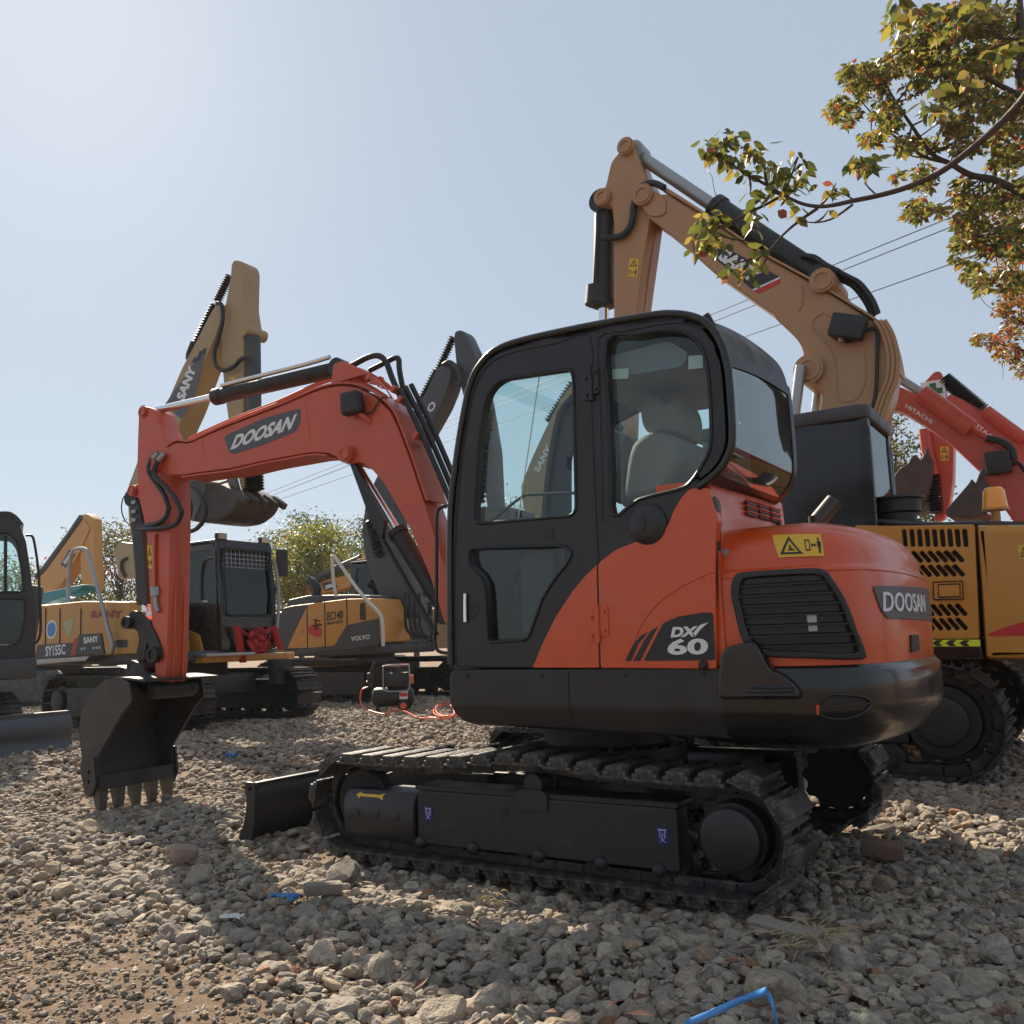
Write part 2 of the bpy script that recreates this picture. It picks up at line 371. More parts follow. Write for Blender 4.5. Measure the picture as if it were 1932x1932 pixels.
def _sm():
    t = STONEMAT.node_tree; p = t.nodes['Principled BSDF']; p.inputs['Roughness'].default_value = .9; p.inputs['Specular IOR Level'].default_value = .25
    a = t.nodes.new('ShaderNodeAttribute'); a.attribute_name = 'Col'; tc = t.nodes.new('ShaderNodeTexCoord')
    n = t.nodes.new('ShaderNodeTexNoise'); n.inputs['Scale'].default_value = 38; n.inputs['Detail'].default_value = 8; n.inputs['Roughness'].default_value = .7
    t.links.new(tc.outputs['Object'], n.inputs['Vector'])
    mr = t.nodes.new('ShaderNodeMapRange'); mr.inputs['From Min'].default_value = .3; mr.inputs['From Max'].default_value = .7; mr.inputs['To Min'].default_value = .62; mr.inputs['To Max'].default_value = 1.3
    t.links.new(n.outputs[0], mr.inputs[0])
    vm = t.nodes.new('ShaderNodeVectorMath'); vm.operation = 'SCALE'; t.links.new(a.outputs['Color'], vm.inputs[0]); t.links.new(mr.outputs[0], vm.inputs['Scale'])
    t.links.new(vm.outputs[0], p.inputs['Base Color'])
    b = t.nodes.new('ShaderNodeBump'); b.inputs['Strength'].default_value = .7; b.inputs['Distance'].default_value = .01
    n2 = t.nodes.new('ShaderNodeTexNoise'); n2.inputs['Scale'].default_value = 110; n2.inputs['Detail'].default_value = 5; t.links.new(tc.outputs['Object'], n2.inputs['Vector'])
    t.links.new(n2.outputs[0], b.inputs['Height']); t.links.new(b.outputs[0], p.inputs['Normal'])
_sm()
PALS = np.array([(.36, .33, .28), (.30, .28, .25), (.42, .38, .31), (.25, .235, .215), (.38, .32, .25), (.33, .30, .27), (.30, .23, .17), (.40, .37, .33), (.34, .19, .12)])
PW = np.array([.2, .2, .13, .13, .12, .12, .045, .045, .01])
def batch_stones(name, P, S, sub, nvar, squash=(.55, .85)):
    """P: Nx3 centres, S: N radii"""
    var = [rock_variant(sub, 11*sub+i) for i in range(nvar)]
    allV = []; allF = []; allC = []; off = 0
    vi = rng.integers(0, nvar, len(P))
    for k in range(nvar):
        idx = np.where(vi == k)[0]
        if not len(idx): continue
        V, F = var[k]; n = len(idx)
        q = rng.normal(size=(n, 4)); q /= np.linalg.norm(q, axis=1)[:, None]
        a, b, c, d = q.T
        R = np.stack([1-2*(c*c+d*d), 2*(b*c-a*d), 2*(b*d+a*c), 2*(b*c+a*d), 1-2*(b*b+d*d), 2*(c*d-a*b), 2*(b*d-a*c), 2*(c*d+a*b), 1-2*(b*b+c*c)], 1).reshape(n, 3, 3)
        sc3 = np.stack([rng.uniform(.8, 1.3, n), rng.uniform(.7, 1.05, n), rng.uniform(.6, .95, n)], 1)
        X = (V[None]*sc3[:, None, :]) @ R.transpose(0, 2, 1)
        X[:, :, 2] *= rng.uniform(squash[0], squash[1], n)[:, None]
        X = X*S[idx][:, None, None]+P[idx][:, None, :]
        allV.append(X.reshape(-1, 3)); allF.append((F[None]+(np.arange(n)*len(V))[:, None, None]+off).reshape(-1, 3)); off += n*len(V)
        col = PALS[rng.choice(len(PALS), n, p=PW/PW.sum())]*np.array((.86, .79, .72))*rng.uniform(.78, 1.18, (n, 1))
        allC.append(np.repeat(np.concatenate([col, np.ones((n, 1))], 1), len(V), 0))
    V = np.concatenate(allV).astype(np.float32); F = np.concatenate(allF).astype(np.int32); C = np.concatenate(allC).astype(np.float32)
    me = bpy.data.meshes.new(name); me.vertices.add(len(V)); me.vertices.foreach_set('co', V.ravel())
    me.loops.add(F.size); me.loops.foreach_set('vertex_index', F.ravel()); me.polygons.add(len(F)); me.polygons.foreach_set('loop_start', np.arange(0, F.size, 3, dtype=np.int32))
    me.update(calc_edges=True)
    ca = me.attributes.new('Col', 'FLOAT_COLOR', 'POINT'); ca.data.foreach_set('color', C.ravel())
    me.materials.append(STONEMAT)
    me.shade_flat()
    o = bpy.data.objects.new(name, me); sc.collection.objects.link(o)
    tagp(o, kind='stuff'); return o
def scatter(d0, d1, dens, rmu, rsig, thin=True, tw=.68):
    P = []; S = []
    A = .5*(d1*d1-d0*d0)*2*tw
    n = int(A*dens)
    dd = np.sqrt(rng.uniform(d0*d0, d1*d1, n)); tt = rng.uniform(-tw, tw, n)
    for d, t in zip(dd, tt):
        x = CAM.x+math.sin(YAW)*d+math.cos(YAW)*d*t; y = CAM.y+math.cos(YAW)*d-math.sin(YAW)*d*t
        r = max(.3*rmu, random.gauss(rmu, rsig)); 
        if random.random() < .02 and d < 8: r *= random.uniform(1.5, 2.4)
        m_ = dirtmask(x, y)
        if thin and m_ > 0:
            if random.random() < m_*.93: continue
            r *= 1-.45*m_
        hump = .06*noise.noise((x*.8, y*.8, 3))+.03*noise.noise((x*2.3, y*2.3, 8))
        under = 0
        if -1.5 < x < 1.6 and (-1.3 < y < -.60 or .6 < y < 1.1): under = .010 if y > -1.06 else .004
        if abs(x) < 1.5 and -.6 < y < .6: under = .0
        if math.hypot(x+3.95, (y+.33)*.8) < .62: under = .018*(1-(math.hypot(x+3.95, (y+.33)*.8)/.62)**3); r *= .8
        if d > 9: hump *= .6
        P.append((x, y, gz(x, y)-.012+hump*.35+random.uniform(-.25, .55)*r-under)); S.append(r)
    return np.array(P), np.array(S)
P, S = scatter(2.0, 4.3, 820, .029, .010); batch_stones('gravel', P, S, 3, 14)
P, S = scatter(4.3, 8.2, 640, .031, .010, tw=.78); batch_stones('gravel', P, S, 2, 20)
P, S = scatter(8.2, 22, 210, .045, .012, tw=1.0); batch_stones('gravel', P, S, 2 if False else 1, 16)
P, S = scatter(2.0, 5.5, 1500, .010, .005, False); batch_stones('pebbles', P, S, 1, 12)
# ================================================================ tracks
def track(fr, parent, vc, width, L, Rp, n, zc, out_s, pad=False, holes=True, bigshoe=True):
    """crawler track in frame coordinates; vc centre line, out_s: side facing outward"""
    per = 4*L+2*PI*Rp; step = per/n
    def at(s):
        s %= per
        if s < 2*L: return (-L+s, zc+Rp+((.045*math.exp(-((L-s-.05)/.40)**2)-.012) if pad else 0), 0.)
        s -= 2*L
        if s < PI*Rp: a = s/Rp; return (L+Rp*math.sin(a), zc+Rp*math.cos(a), a)
        s -= PI*Rp
        if s < 2*L: return (L-s, zc-Rp, PI)
        s -= 2*L; a = s/Rp; return (-L-Rp*math.sin(a), zc-Rp*math.cos(a), PI+a)
    mb = MB(fr)
    for k in range(n):
        u, w_, a = at(k*step)
        for sv in (-1, 1):
            for q in (-.25, .25):
                u2, w2, a2 = at(k*step+q*step)
                mb.box((u2, vc+sv*width*.16, w2-0), (step*.62, .028, Rp*.22), (0, a2, 0), .006)
        mb.cyl((u, vc-width*.2, w_), (u, vc+width*.2, w_), Rp*.07, seg=8)
    t = mb.out('track', SHOE, parent)
    sh = MB(fr); h = Rp*.13
    if pad:
        sh.box((0, 0, h), (step*1.02, width, .014), bev=.003)
        sh.box((0, 0, h+.028), (step*.60, width*.985, .046), bev=.011)
        for sv in (-1, 1):
            sh.box((0, sv*width*.44, h+.015), (step*.8, width*.10, .030), bev=.008)
            for q in (-1, 1): sh.cyl((q*step*.22, sv*width*.505, h+.018), (q*step*.22, sv*width*.46, h+.018), .011, seg=8)
            sh.box((step*.30, sv*width*.26, h+.020), (step*.12, width*.12, .012), bev=.003)
    else:
        sh.box((0, 0, h), (step*.97, width, .016), bev=.003)
        for q, hh in ((-.42, .034), (0, .030), (.42, .034)): sh.box((q*step, 0, h+hh/2), (step*.09, width*.99, hh), bev=.003)
    s0 = sh.out('track_shoe', PAD if pad else SHOE, t)
    rf = ROOTS[rootof(parent)]; base = rf.I @ fr.M
    for k in range(n):
        o = s0 if k == 0 else s0.copy()
        if k: sc.collection.objects.link(o); o.parent = t
        u, w_, a = at(k*step+.5*step)
        o.matrix_local = base @ Matrix.Translation((u, vc, w_)) @ Matrix.Rotation(a, 4, 'Y')
    # wheels
    mb = MB(fr); mb.lathe((L, vc-.05, zc), (L, vc+.05, zc), [(.03, -.6), (.07, -.6), (.08, -.1), (Rp*.55, .1), (Rp*.80, 0), (Rp*.86, .1), (Rp*.86, .9), (Rp*.80, 1), (Rp*.55, .9), (.08, 1.1), (.07, 1.6), (.03, 1.6), (.001, 1.6)], 32)
    mb.out('idler', STEEL, parent)
    mb = MB(fr)
    teeth = []
    for k in range(44):
        a = 2*PI*k/44; r = Rp*(.97 if k % 4 < 2 else .84); teeth.append((-L+r*math.cos(a), zc+r*math.sin(a)))
    mb.slab(teeth, vc-.02, vc+.02, bev=.004)
    e = vc+out_s*(width*.5-.01)
    mb.cyl((-L, vc, zc), (-L, vc+out_s*(width*.30), zc), Rp*.74, Rp*.70, 32)
    sp = mb.out('sprocket', STEEL, parent)
    k_ = 1 if pad else .8
    mb = MB(fr); mb.lathe((-L, vc+out_s*width*.28, zc), (-L, e, zc), [(Rp*.62*k_, 0), (Rp*.62*k_, .85), (Rp*.58*k_, .97), (Rp*.55*k_, 1.0), (.001, 1.0)], 36)
    mb.out('drive_cover', DARK if pad else STEEL, sp)
    for q in np.linspace(-.72, .70, 5):
        mb = MB(fr); mb.lathe((q*L, vc-width*.2, zc-Rp*.78), (q*L, vc+width*.2, zc-Rp*.78), [(.02, -.15), (Rp*.14, -.15), (Rp*.14, 0), (Rp*.3, .05), (Rp*.3, .3), (Rp*.22, .32), (Rp*.22, .68), (Rp*.3, .7), (Rp*.3, .95), (Rp*.14, 1), (Rp*.14, 1.15), (.001, 1.15)], 20); mb.out('roller', STEEL, parent)
    return t
# ================================================================ the main excavator
M = Fr((0, 0, 0), 180)
EX = thing('excavator', M, 'orange excavator with dark cab in the foreground, its bucket resting on gravel', 'excavator')
TL_, TR_, TZ = 1.075, .208, .272
track(M, EX, .845, .37, TL_, TR_, 38, TZ, 1, pad=True)
track(M, EX, -.845, .37, TL_, TR_, 38, TZ, -1, pad=True)
def track_frame(s):
    V = lambda a: s*a
    mb = MB(M)
    # long beam outboard of chain
    o_ = rnd([(.60, .375), (-.84, .382), (-.84, .118), (.60, .112)], .015)
    mb.slab(o_, min(V(.87), V(.995)), max(V(.87), V(.995)), bev=.006)
    mb.slab(rnd([(.95, .34), (-.75, .36), (-.75, .15), (.95, .15)], .01), min(V(.70), V(.87)), max(V(.70), V(.87)))
    mb.slab(rnd([(.62, .40), (-.84, .405), (-.84, .384), (.62, .377)], .004), min(V(.80), V(.985)), max(V(.80), V(.985)))
    tf = mb.out('track_frame', STEEL, EX)
    mb = MB(M)
    mb.slabu([(V(.82), .355), (V(.975), .355), (V(1.012), .305), (V(1.012), .15), (V(.975), .095), (V(.82), .095)], .615, 1.10, bev=.008)
    ic = mb.out('idler_guard', DARK, tf)
    for u in (1.01, .87, .73): mb = MB(M); mb.lathe((u, V(1.011), .235), (u, V(1.020), .235), [(.024, 0), (.024, .6), (.014, 1), (.001, 1)], 16); mb.out('guard_bolt', STEEL, ic)
    for u in (.58, .25, -.13, -.46, -.745):
        mb = MB(M); bmesh.ops.create_uvsphere(mb.bm, u_segments=14, v_segments=8, radius=.034, matrix=Matrix.Translation((u, V(.99), .118))); mb.out('roller_cap', STEEL, tf)
    mb = MB(M)
    mb.lathe((-.10, V(.80), .44), (-.10, V(.98), .44), [(.001, 0), (.055, 0), (.055, .25), (.04, .27), (.04, .7), (.05, .72), (.05, 1), (.03, 1.0), (.001, 1)], 20)
    mb.slab(rnd([(-.19, .32), (-.01, .32), (-.01, .40), (-.04, .42), (-.16, .42), (-.19, .40)], .012), min(V(.985), V(1.004)), max(V(.985), V(1.004)), bev=.003)
    mb.out('carrier_roller', STEEL, tf)
    mb = MB(M); mb.lathe((.06, V(.996), .30), (.06, V(.998), .30), [(.026, 0), (.026, 1), (.001, 1)], 20); mb.out('round_port', TRIM, tf)
    return tf
tfn = track_frame(1); track_frame(-1)
# arrow and tie down marks on the near side
mb = MB(M)
ar = [(.0, .5), (.16, 1), (.16, .68), (.82, .68), (1, 1), (.93, .5), (1, .0), (.82, .32), (.16, .32), (.16, 0)]
mb.slab([(1.02-.20*x, .312+.034*y) for x, y in ar], 0, .002)
for v in mb.bm.verts: v.co.y += .975+(.355-v.co.z)*.74+.003
mb.out('arrow_decal', SIGNY, tfn)
for pc in ((808, 1535), (1250, 1577)):
    u, w_ = M.at(pc, .998); mb = MB(M)
    mb.slab([(u-.028, w_-.033), (u+.028, w_-.033), (u+.028, w_+.033), (u-.028, w_+.033)], .996, .998); pl = mb.out('tie_down_decal', BLUES, tfn)
    mb = MB(M); y = .999; k = .02
    mb.tube([(u-k, y, w_+.024), (u+k, y, w_+.024)], .0013, 4)
    for q in (-.8, -.3, .2, .7): mb.tube([(u+q*k, y, w_+.024), (u+(q+.3)*k, y, w_+.029)], .001, 4)
    mb.tube([(u-.012, y, w_+.022), (u-.012, y, w_-.005), (u, y, w_-.018), (u+.012, y, w_-.005), (u+.012, y, w_+.022)], .0014, 4)
    mb.tube([(u+.004, y, w_+.010), (u-.004, y, w_+.008), (u+.004, y, w_-.002), (u-.003, y, w_-.006)], .0013, 4)
    mb.tube([(u-.012, y, w_-.026), (u, y, w_-.018), (u+.012, y, w_-.026)], .0013, 4)
    mb.out('hook_symbol', WHITE, pl)
# chassis
mb = MB(M)
mb.slabz(rnd([(.75, .55), (.45, .68), (-.45, .68), (-.75, .60), (-.75, -.60), (-.45, -.68), (.45, -.68), (.75, -.55)], .1), .30, .44, bev=.015)
mb.box((.45, .55, .36), (.25, .4, .14), bev=.01); mb.box((-.45, .55, .36), (.25, .4, .14), bev=.01); mb.box((.45, -.55, .36), (.25, .4, .14), bev=.01); mb.box((-.45, -.55, .36), (.25, .4, .14), bev=.01)
mb.out('undercarriage', STEEL, EX)
mb = MB(M); mb.lathe((0, 0, .44), (0, 0, .70), [(.001, 0), (.46, 0), (.46, .35), (.36, .40), (.36, .7), (.40, .72), (.40, 1), (.001, 1)], 48)
for k in range(24):
    a = k*PI/12; mb.cyl((.47*math.cos(a), .47*math.sin(a), .53), (.47*math.cos(a), .47*math.sin(a), .55), .016, seg=6)
mb.out('swing_bearing', STEEL, EX)
# sloped covers seen between the tracks
mb = MB(M)
mb.loft([[(.2, .55, .42), (.2, -.55, .42), (.85, -.45, .40), (.85, .45, .40)], [(.15, .28, .56), (.15, -.28, .56), (.38, -.25, .55), (.38, .25, .55)]], True, True)
mb.out('frame_cover', DARK, EX)
# dozer blade
mb = MB(M)
bl0 = M.px(DD((468, 1478), (472, 1520), (474, 1550), (461, 1585)), .985)
prof = [(1.90, .325), (1.87, .28), (1.855, .22), (1.855, .15), (1.88, .08), (1.93, .012)]
mb.strip([(u, w_) for u, w_ in smoothpts(prof, 4, False)], -.97, .97, .02)
mb.box((1.885, 0, .32), (.045, 1.94, .035), bev=.006)
mb.box((1.85, 0, .185), (.03, 1.94, .05), bev=.006)
mb.box((1.935, 0, .03), (.02, 1.94, .06), (0, -.6, 0), bev=.003)
bd = mb.out('dozer_blade', DARK, EX)
for s in (-1, 1):
    mb = MB(M); mb.slab(rnd([(1.835, .345, .03), (1.92, .345, .03), (1.92, .30, .02), (1.90, .21, .04), (1.925, .10, .04), (1.985, .0, .01), (1.86, .0, .01), (1.835, .10, .03), (1.835, .22, .05), (1.83, .28, .04)], .03), s*.97, s*.995, holes=[[(1.875+.012*math.cos(a), .305+.012*math.sin(a)) for a in np.linspace(0, 2*PI, 14)[:-1]]], bev=.004); mb.out('blade_end_plate', DARK, bd)
    mb = MB(M); mb.slab(rnd([(1.86, .26), (.75, .30), (.75, .42), (1.2, .38), (1.86, .18)], .02), s*.33, s*.41, bev=.008); mb.out('blade_arm', STEEL, bd)
# ---------------------------------------------------------------- upper structure
HS = EX
mb = MB(M)
lo = [(.415, .99), (.415, .80, .05), (.37, .725, .05), (.29, .705, .03), (-1.07, .672, 0), (-1.07, .985, 0)]
mb.slab(rnd(lo, .05), .60, .945, bev=.012); mb.sub(2, .02, .66, .90); mb.warp(lambda c: Vector((c.x, c.y-max(0, .80-c.z)*.45, c.z)))
sk = mb.out('side_skirt', DARK, EX)
for u in (.30, -.15, -.60, -.98): mb = MB(M); mb.lathe((u, .944, .955), (u, .953, .955), [(.011, 0), (.011, .7), (.007, 1), (.001, 1)], 6); mb.out('skirt_bolt', STEEL, sk)
mb = MB(M); mb.tube([(-.30, .946, .975), (-.30, .946, .80), (-.30, .90, .70)], .003, 4); mb.out('skirt_seam', TRIM, sk)
mb = MB(M); mb.slab(rnd([(.40, .97), (.40, .76), (-1.2, .72), (-1.2, .97)], .03), -.93, .62); mb.out('revolving_frame', STEEL, EX)
# rear plan curve
half = [(-1.06, .95), (-1.25, .95), (-1.42, .945), (-1.55, .90), (-1.65, .80), (-1.72, .62), (-1.765, .35), (-1.78, 0)]
plan = half+[(a, -b) for a, b in half[-2::-1]]
PLC = [Vector(p) for p in smoothpts(plan, 8, False)]
CUM = [0.]
for a, b in zip(PLC, PLC[1:]): CUM.append(CUM[-1]+(b-a).length)
SL = CUM[-1]
def plan_at(s):
    s = min(max(s, 0), SL-1e-6); lo_, hi_ = 0, len(CUM)-1
    while hi_-lo_ > 1:
        m_ = (lo_+hi_)//2
        if CUM[m_] <= s: lo_ = m_
        else: hi_ = m_
    t = (s-CUM[lo_])/(CUM[hi_]-CUM[lo_]); p = PLC[lo_].lerp(PLC[hi_], t)
    def nr(i):
        d = (PLC[min(i+1, len(PLC)-1)]-PLC[max(i-1, 0)]).normalized(); return Vector((d.y, -d.x))
    n = nr(lo_).lerp(nr(hi_), t).normalized()
    if n.dot(p-Vector((-.9, 0))) < 0: n = -n
    return p, n
def lerp_tab(tab, w_):
    if w_ <= tab[0][0]: return tab[0][1]
    for (a, x), (b, y) in zip(tab, tab[1:]):
        if w_ <= b: return x+(y-x)*(w_-a)/(b-a)
    return tab[-1][1]
HT = [(.97, .035), (1.10, .03), (1.36, .035), (1.395, .045), (1.41, .062), (1.45, .068), (1.50, .082), (1.545, .11), (1.58, .155), (1.605, .22), (1.618, .32)]
CT = [(.635, .16), (.655, .10), (.69, .055), (.735, .025), (.80, .004), (.90, .0), (.955, .008), (.985, .03), (1.0, .075)]
def hood_pt(s, w_, off=0., tab=HT):
    p, n = plan_at(s); k = lerp_tab(tab, w_); q = p-n*(k-off)
    return Vector((q.x, q.y, w_))
def fan(mb, tab, ws, s0, s1, ns, close=None):
    rings = []
    for w_ in ws: rings.append([hood_pt(s0+(s1-s0)*i/ns, w_, 0, tab) for i in range(ns+1)])
    mb.loft(rings, closed=False)
    return rings
mb = MB(M)
ws = [.972]+[HT[i][0]+(HT[i+1][0]-HT[i][0])*k/3 for i in range(len(HT)-1) for k in range(3)]+[HT[-1][0]]
R_ = fan(mb, HT, ws, .02, SL-.02, 96)
top = R_[-1]; n_ = len(top)
inner = [Vector((-1.085, p.y*.9, 1.63)) if True else p for p in top]
mb.loft([[p.copy() for p in top], [Vector((p.x*.5-1.085*.5, p.y*.75, 1.628)) for p in top], [Vector((-1.085, p.y*.5, 1.632)) for p in top]], closed=False)
hood = mb.out('engine_hood', ORANGE, EX, smooth=50)
mb = MB(M)
ws = [CT[i][0]+(CT[i+1][0]-CT[i][0])*k/3 for i in range(len(CT)-1) for k in range(3)]+[1.0]
R_ = fan(mb, CT, ws, 0, SL, 96)
mb.loft([[p.copy() for p in R_[-1]], [Vector((p.x*.93-.07, p.y*.93, 1.003)) for p in R_[-1]], [Vector((-1.08, p.y*.8, 1.0)) for p in R_[-1]]], closed=False)
mb.loft([[p.copy() for p in R_[0]], [Vector((-1.08, p.y*.7, .635)) for p in R_[0]]], closed=False)
mb.loft([[hood_pt(0, w_, 0, CT) for w_ in ws], [hood_pt(0, w_, 0, CT)*1+Vector((0, -.3, 0)) for w_ in ws]], closed=False)
cw = mb.out('counterweight', CWB, EX, smooth=50)
# pixel -> (s, w) on hood surface
GRID = [(s, w_, proj(M.M @ hood_pt(s, w_))) for s in np.linspace(0, SL*.5, 240) for w_ in np.linspace(.95, 1.62, 110)]
GRC = [(s, w_, proj(M.M @ hood_pt(s, w_, 0, CT))) for s in np.linspace(0, SL*.5, 240) for w_ in np.linspace(.60, 1.0, 70)]
def hsw(p, G=None):
    b = min(G or GRID, key=lambda g: (g[2][0]-p[0])**2+(g[2][1]-p[1])**2); return (b[0], b[1])
def on_hood(mb, tab=HT, step=.03):
    mb.sub(0, step, 0, SL*.55); mb.sub(2, .025, .99, 1.62)
    return mb.warp(lambda c: hood_pt(c.x, c.z, c.y, tab))
# grille
gout = [hsw(p) for p in Z4((575, 590), (640, 560), (900, 540), (1085, 540), (1150, 600), (1230, 740), (1300, 920), (1335, 1030), (1320, 1080), (1000, 1080), (760, 1060), (630, 975), (580, 800), (558, 680))]
gout = smoothpts(gout, 3)
cx_ = sum(p[0] for p in gout)/len(gout); cy_ = sum(p[1] for p in gout)/len(gout)
gin = [(cx_+(a-cx_)*.86, cy_+(b-cy_)*.86) for a, b in gout]
mb = MB(M); mb.slab(gin, .001, .004); on_hood(mb); gr = mb.out('grille_opening', TRIM, hood, smooth=50)
mb = MB(M); mb.slab(gout, .0, .026, holes=[gin], bev=.007); on_hood(mb); mb.out('grille_frame', PLASTIC, gr, smooth=50)
mb = MB(M)
y0_, y1_ = min(p[1] for p in gin), max(p[1] for p in gin)
for k in range(7):
    yy = y0_+(y1_-y0_)*(k+.9)/7.7
    xs_ = sorted(a[0]+(b[0]-a[0])*(yy-a[1])/(b[1]-a[1]) for a, b in zip(gin, gin[1:]+gin[:1]) if (a[1]-yy)*(b[1]-yy) < 0)
    if len(xs_) < 2: continue
    mb.slab([(xs_[0], yy), (xs_[-1], yy), (xs_[-1], yy+.006), (xs_[0], yy+.006)], .004, .026)
for v in mb.bm.verts: v.co.z -= (v.co.y-.004)*.35
on_hood(mb); mb.out('grille_louvres', PLASTIC, gr, smooth=30)
mb = MB(M); q = [hsw(p) for p in Z4((1000, 800), (1060, 800), (1068, 910), (1018, 910))]
mb.slab(q, .004, .008); on_hood(mb); mb.out('bracket', GALV, gr)
# rear name plate
plate = [hsw(p) for p in Z4((1400, 640), (1640, 632), (1668, 640), (1690, 850), (1490, 838), (1450, 790))]
plate = [plate[0], (plate[3][0]+.55, plate[1][1]), (plate[3][0]+.50, plate[3][1]), plate[4], plate[5]]
mb = MB(M); mb.slab(rnd(plate, .025), .0, .006, bev=.002); on_hood(mb, step=.02); npl = mb.out('name_plate', GREYD, hood, smooth=50)
b0 = hsw(Z4((1458, 795))[0]); t0 = hsw(Z4((1458, 676))[0]); e0 = hsw(Z4((1640, 790))[0])
lw = (e0[0]-b0[0])/4.05*7.0
mb = text(M, .007, 'DOOSAN', (b0[0], b0[1]), (b0[0]+lw, b0[1]), (t0[0], t0[1]), WHITE, npl, fn=lambda p: p, bold=.012, space=1.06)
on_hood(mb, step=.012); mb.out('lettering', WHITE, npl, smooth=0)
# warning sticker on hood
def warn_sticker(frame, fn, corners, parent, d=.003, base=0., horiz=True, wrap=None):
    """yellow sticker: triangle pictogram and a keep-away pictogram"""
    q = [fn(p) for p in corners]                      # tl, tr, br, bl
    def uv(a, b):
        t = Vector(q[0][:2]).lerp(Vector(q[1][:2]), a); l = Vector(q[3][:2]).lerp(Vector(q[2][:2]), a); r_ = l.lerp(t, b); return (r_.x, r_.y)
    def fin(mb):
        if wrap: wrap(mb)
        return mb
    sg = 1 if base >= 0 else -1
    mb = MB(frame); mb.slab(q, base, base+sg*d); st = fin(mb).out('warning_sticker', SIGNY, parent, smooth=50)
    b = base+sg*d; e = b+sg*.0015; mb = MB(frame)
    if horiz: A = lambda x, y: uv(x*.58, y); B = lambda x, y: uv(.58+x*.42, y)
    else: A = lambda x, y: uv(x, .5+y*.5); B = lambda x, y: uv(x, y*.5)
    mb.slab([A(.08, .12), A(.92, .12), A(.5, .92)], b, e, holes=[[A(.22, .21), A(.78, .21), A(.5, .74)]])
    mb.slab([A(.36, .28), A(.66, .28), A(.62, .34), A(.55, .36), A(.52, .52), A(.46, .50), A(.46, .36)], b, e)
    mb.slab([B(.05, .25), B(.30, .25), B(.30, .75), B(.05, .75)], b, e, holes=[[B(.10, .31), B(.25, .31), B(.25, .69), B(.10, .69)]])
    mb.slab([B(.34, .5), B(.42, .60), B(.42, .54), B(.54, .54), B(.54, .60), B(.62, .5), B(.54, .40), B(.54, .46), B(.42, .46), B(.42, .40)], b, e)
    mb.slab([B(.68, .68), B(.90, .68), B(.89, .42), B(.85, .42), B(.85, .15), B(.74, .15), B(.74, .42), B(.69, .42)], b, e)
    mb.slab([B(.79+.06*math.cos(a), .78+.07*math.sin(a)) for a in np.linspace(0, 2*PI, 9)[:-1]], b, e)
    fin(mb).out('pictograms', INK, st, smooth=0); return st
warn_sticker(M, hsw, Z4((805, 330), (1085, 325), (1110, 458), (845, 465)), hood, d=.003, base=.004, wrap=lambda mb: on_hood(mb))
mb = MB(M); s_, w_ = hsw(Z4((518, 437))[0]); p = hood_pt(s_, w_); mb.lathe(p, p+Vector((0, .014, 0)), [(.018, 0), (.018, .3), (.010, .3), (.010, 1), (.001, 1)], 12); mb.out('bolt', GALV, hood)
mb = MB(M); q = [hsw(p) for p in Z4((1628, 935), (1672, 935), (1680, 1030), (1632, 1040))]; mb.slab(q, .0, .008, bev=.002); on_hood(mb, step=.02); mb.out('latch', PLASTIC, hood)
# crease line moulded into hood
mb = MB(M)
pts = [hood_pt(s, 1.372+.012*math.sin(s*2), .001) for s in np.linspace(.02, SL*.62, 60)]
mb.tube(pts, .005, 6); mb.out('moulding', ORANGE, hood)
# counterweight side lug and rear light pocket
ear = [hsw(p, GRC) for p in ()]
eo = M.px(Z4((475, 1325), (472, 1180), (490, 1040), (540, 1000), (610, 985), (690, 972), (725, 1010), (760, 1090), (800, 1150), (860, 1170), (940, 1230), (975, 1290), (960, 1325)), .97)
mb = MB(M); mb.slab(rnd(eo, .03), .90, .978, bev=.014); mb.out('side_lug', CWB, cw)
mb = MB(M)
for yy in (1250, 1275, 1300):
    a = M.p3(Z4((650+(yy-1250)*-.6, yy))[0], .978); b = M.p3(Z4((930, yy))[0], .978); mb.tube([a, b], .006, 6)
mb.out('lug_ribs', CWB, cw)
oc = [hsw(p, GRC) for p in Z4((1062, 1370), (1120, 1300), (1200, 1290), (1330, 1300), (1396, 1345), (1340, 1410), (1230, 1450), (1110, 1440), (1070, 1400))]
oc = smoothpts(oc, 3); ocx = sum(p[0] for p in oc)/len(oc); ocy = sum(p[1] for p in oc)/len(oc)
mb = MB(M); mb.slab(oc, .0, .012, holes=[[(ocx+(a-ocx)*.9, ocy+(b-ocy)*.82) for a, b in oc]], bev=.004); on_hood(mb, CT); mb.out('pocket_rim', CWB, cw, smooth=60)
mb = MB(M); mb.slab([(ocx+(a-ocx)*.9, ocy+(b-ocy)*.84) for a, b in oc], .001, .003); on_hood(mb, CT); pk = mb.out('pocket_shade', TRIM, cw, smooth=60)  # near-black oval laid on the surface, painted shade that makes it look sunk
mb = MB(M); mb.slab([(min(p[0] for p in oc)+.012, ocy-.002), (max(p[0] for p in oc)-.012, ocy+.006), (max(p[0] for p in oc)-.012, ocy+.014), (min(p[0] for p in oc)+.012, ocy+.006)], .002, .012); on_hood(mb, CT); mb.out('pocket_ridge', CWB, pk)
mb = MB(M); q = [hsw(p, GRC) for p in Z4((1063, 1360), (1080, 1352), (1086, 1375), (1080, 1418), (1068, 1410))]; mb.slab(q, .004, .014); on_hood(mb, CT); mb.out('reflector', ORANGE, pk)
# small black cap
mb = MB(M); p = M.p3(Z4((385, 1118))[0], .958); mb.lathe(p, (p[0], p[1]+.02, p[2]), [(.022, 0), (.022, .6), (.014, 1), (.001, 1)], 8); mb.out('rubber_cap', TRIM, EX)
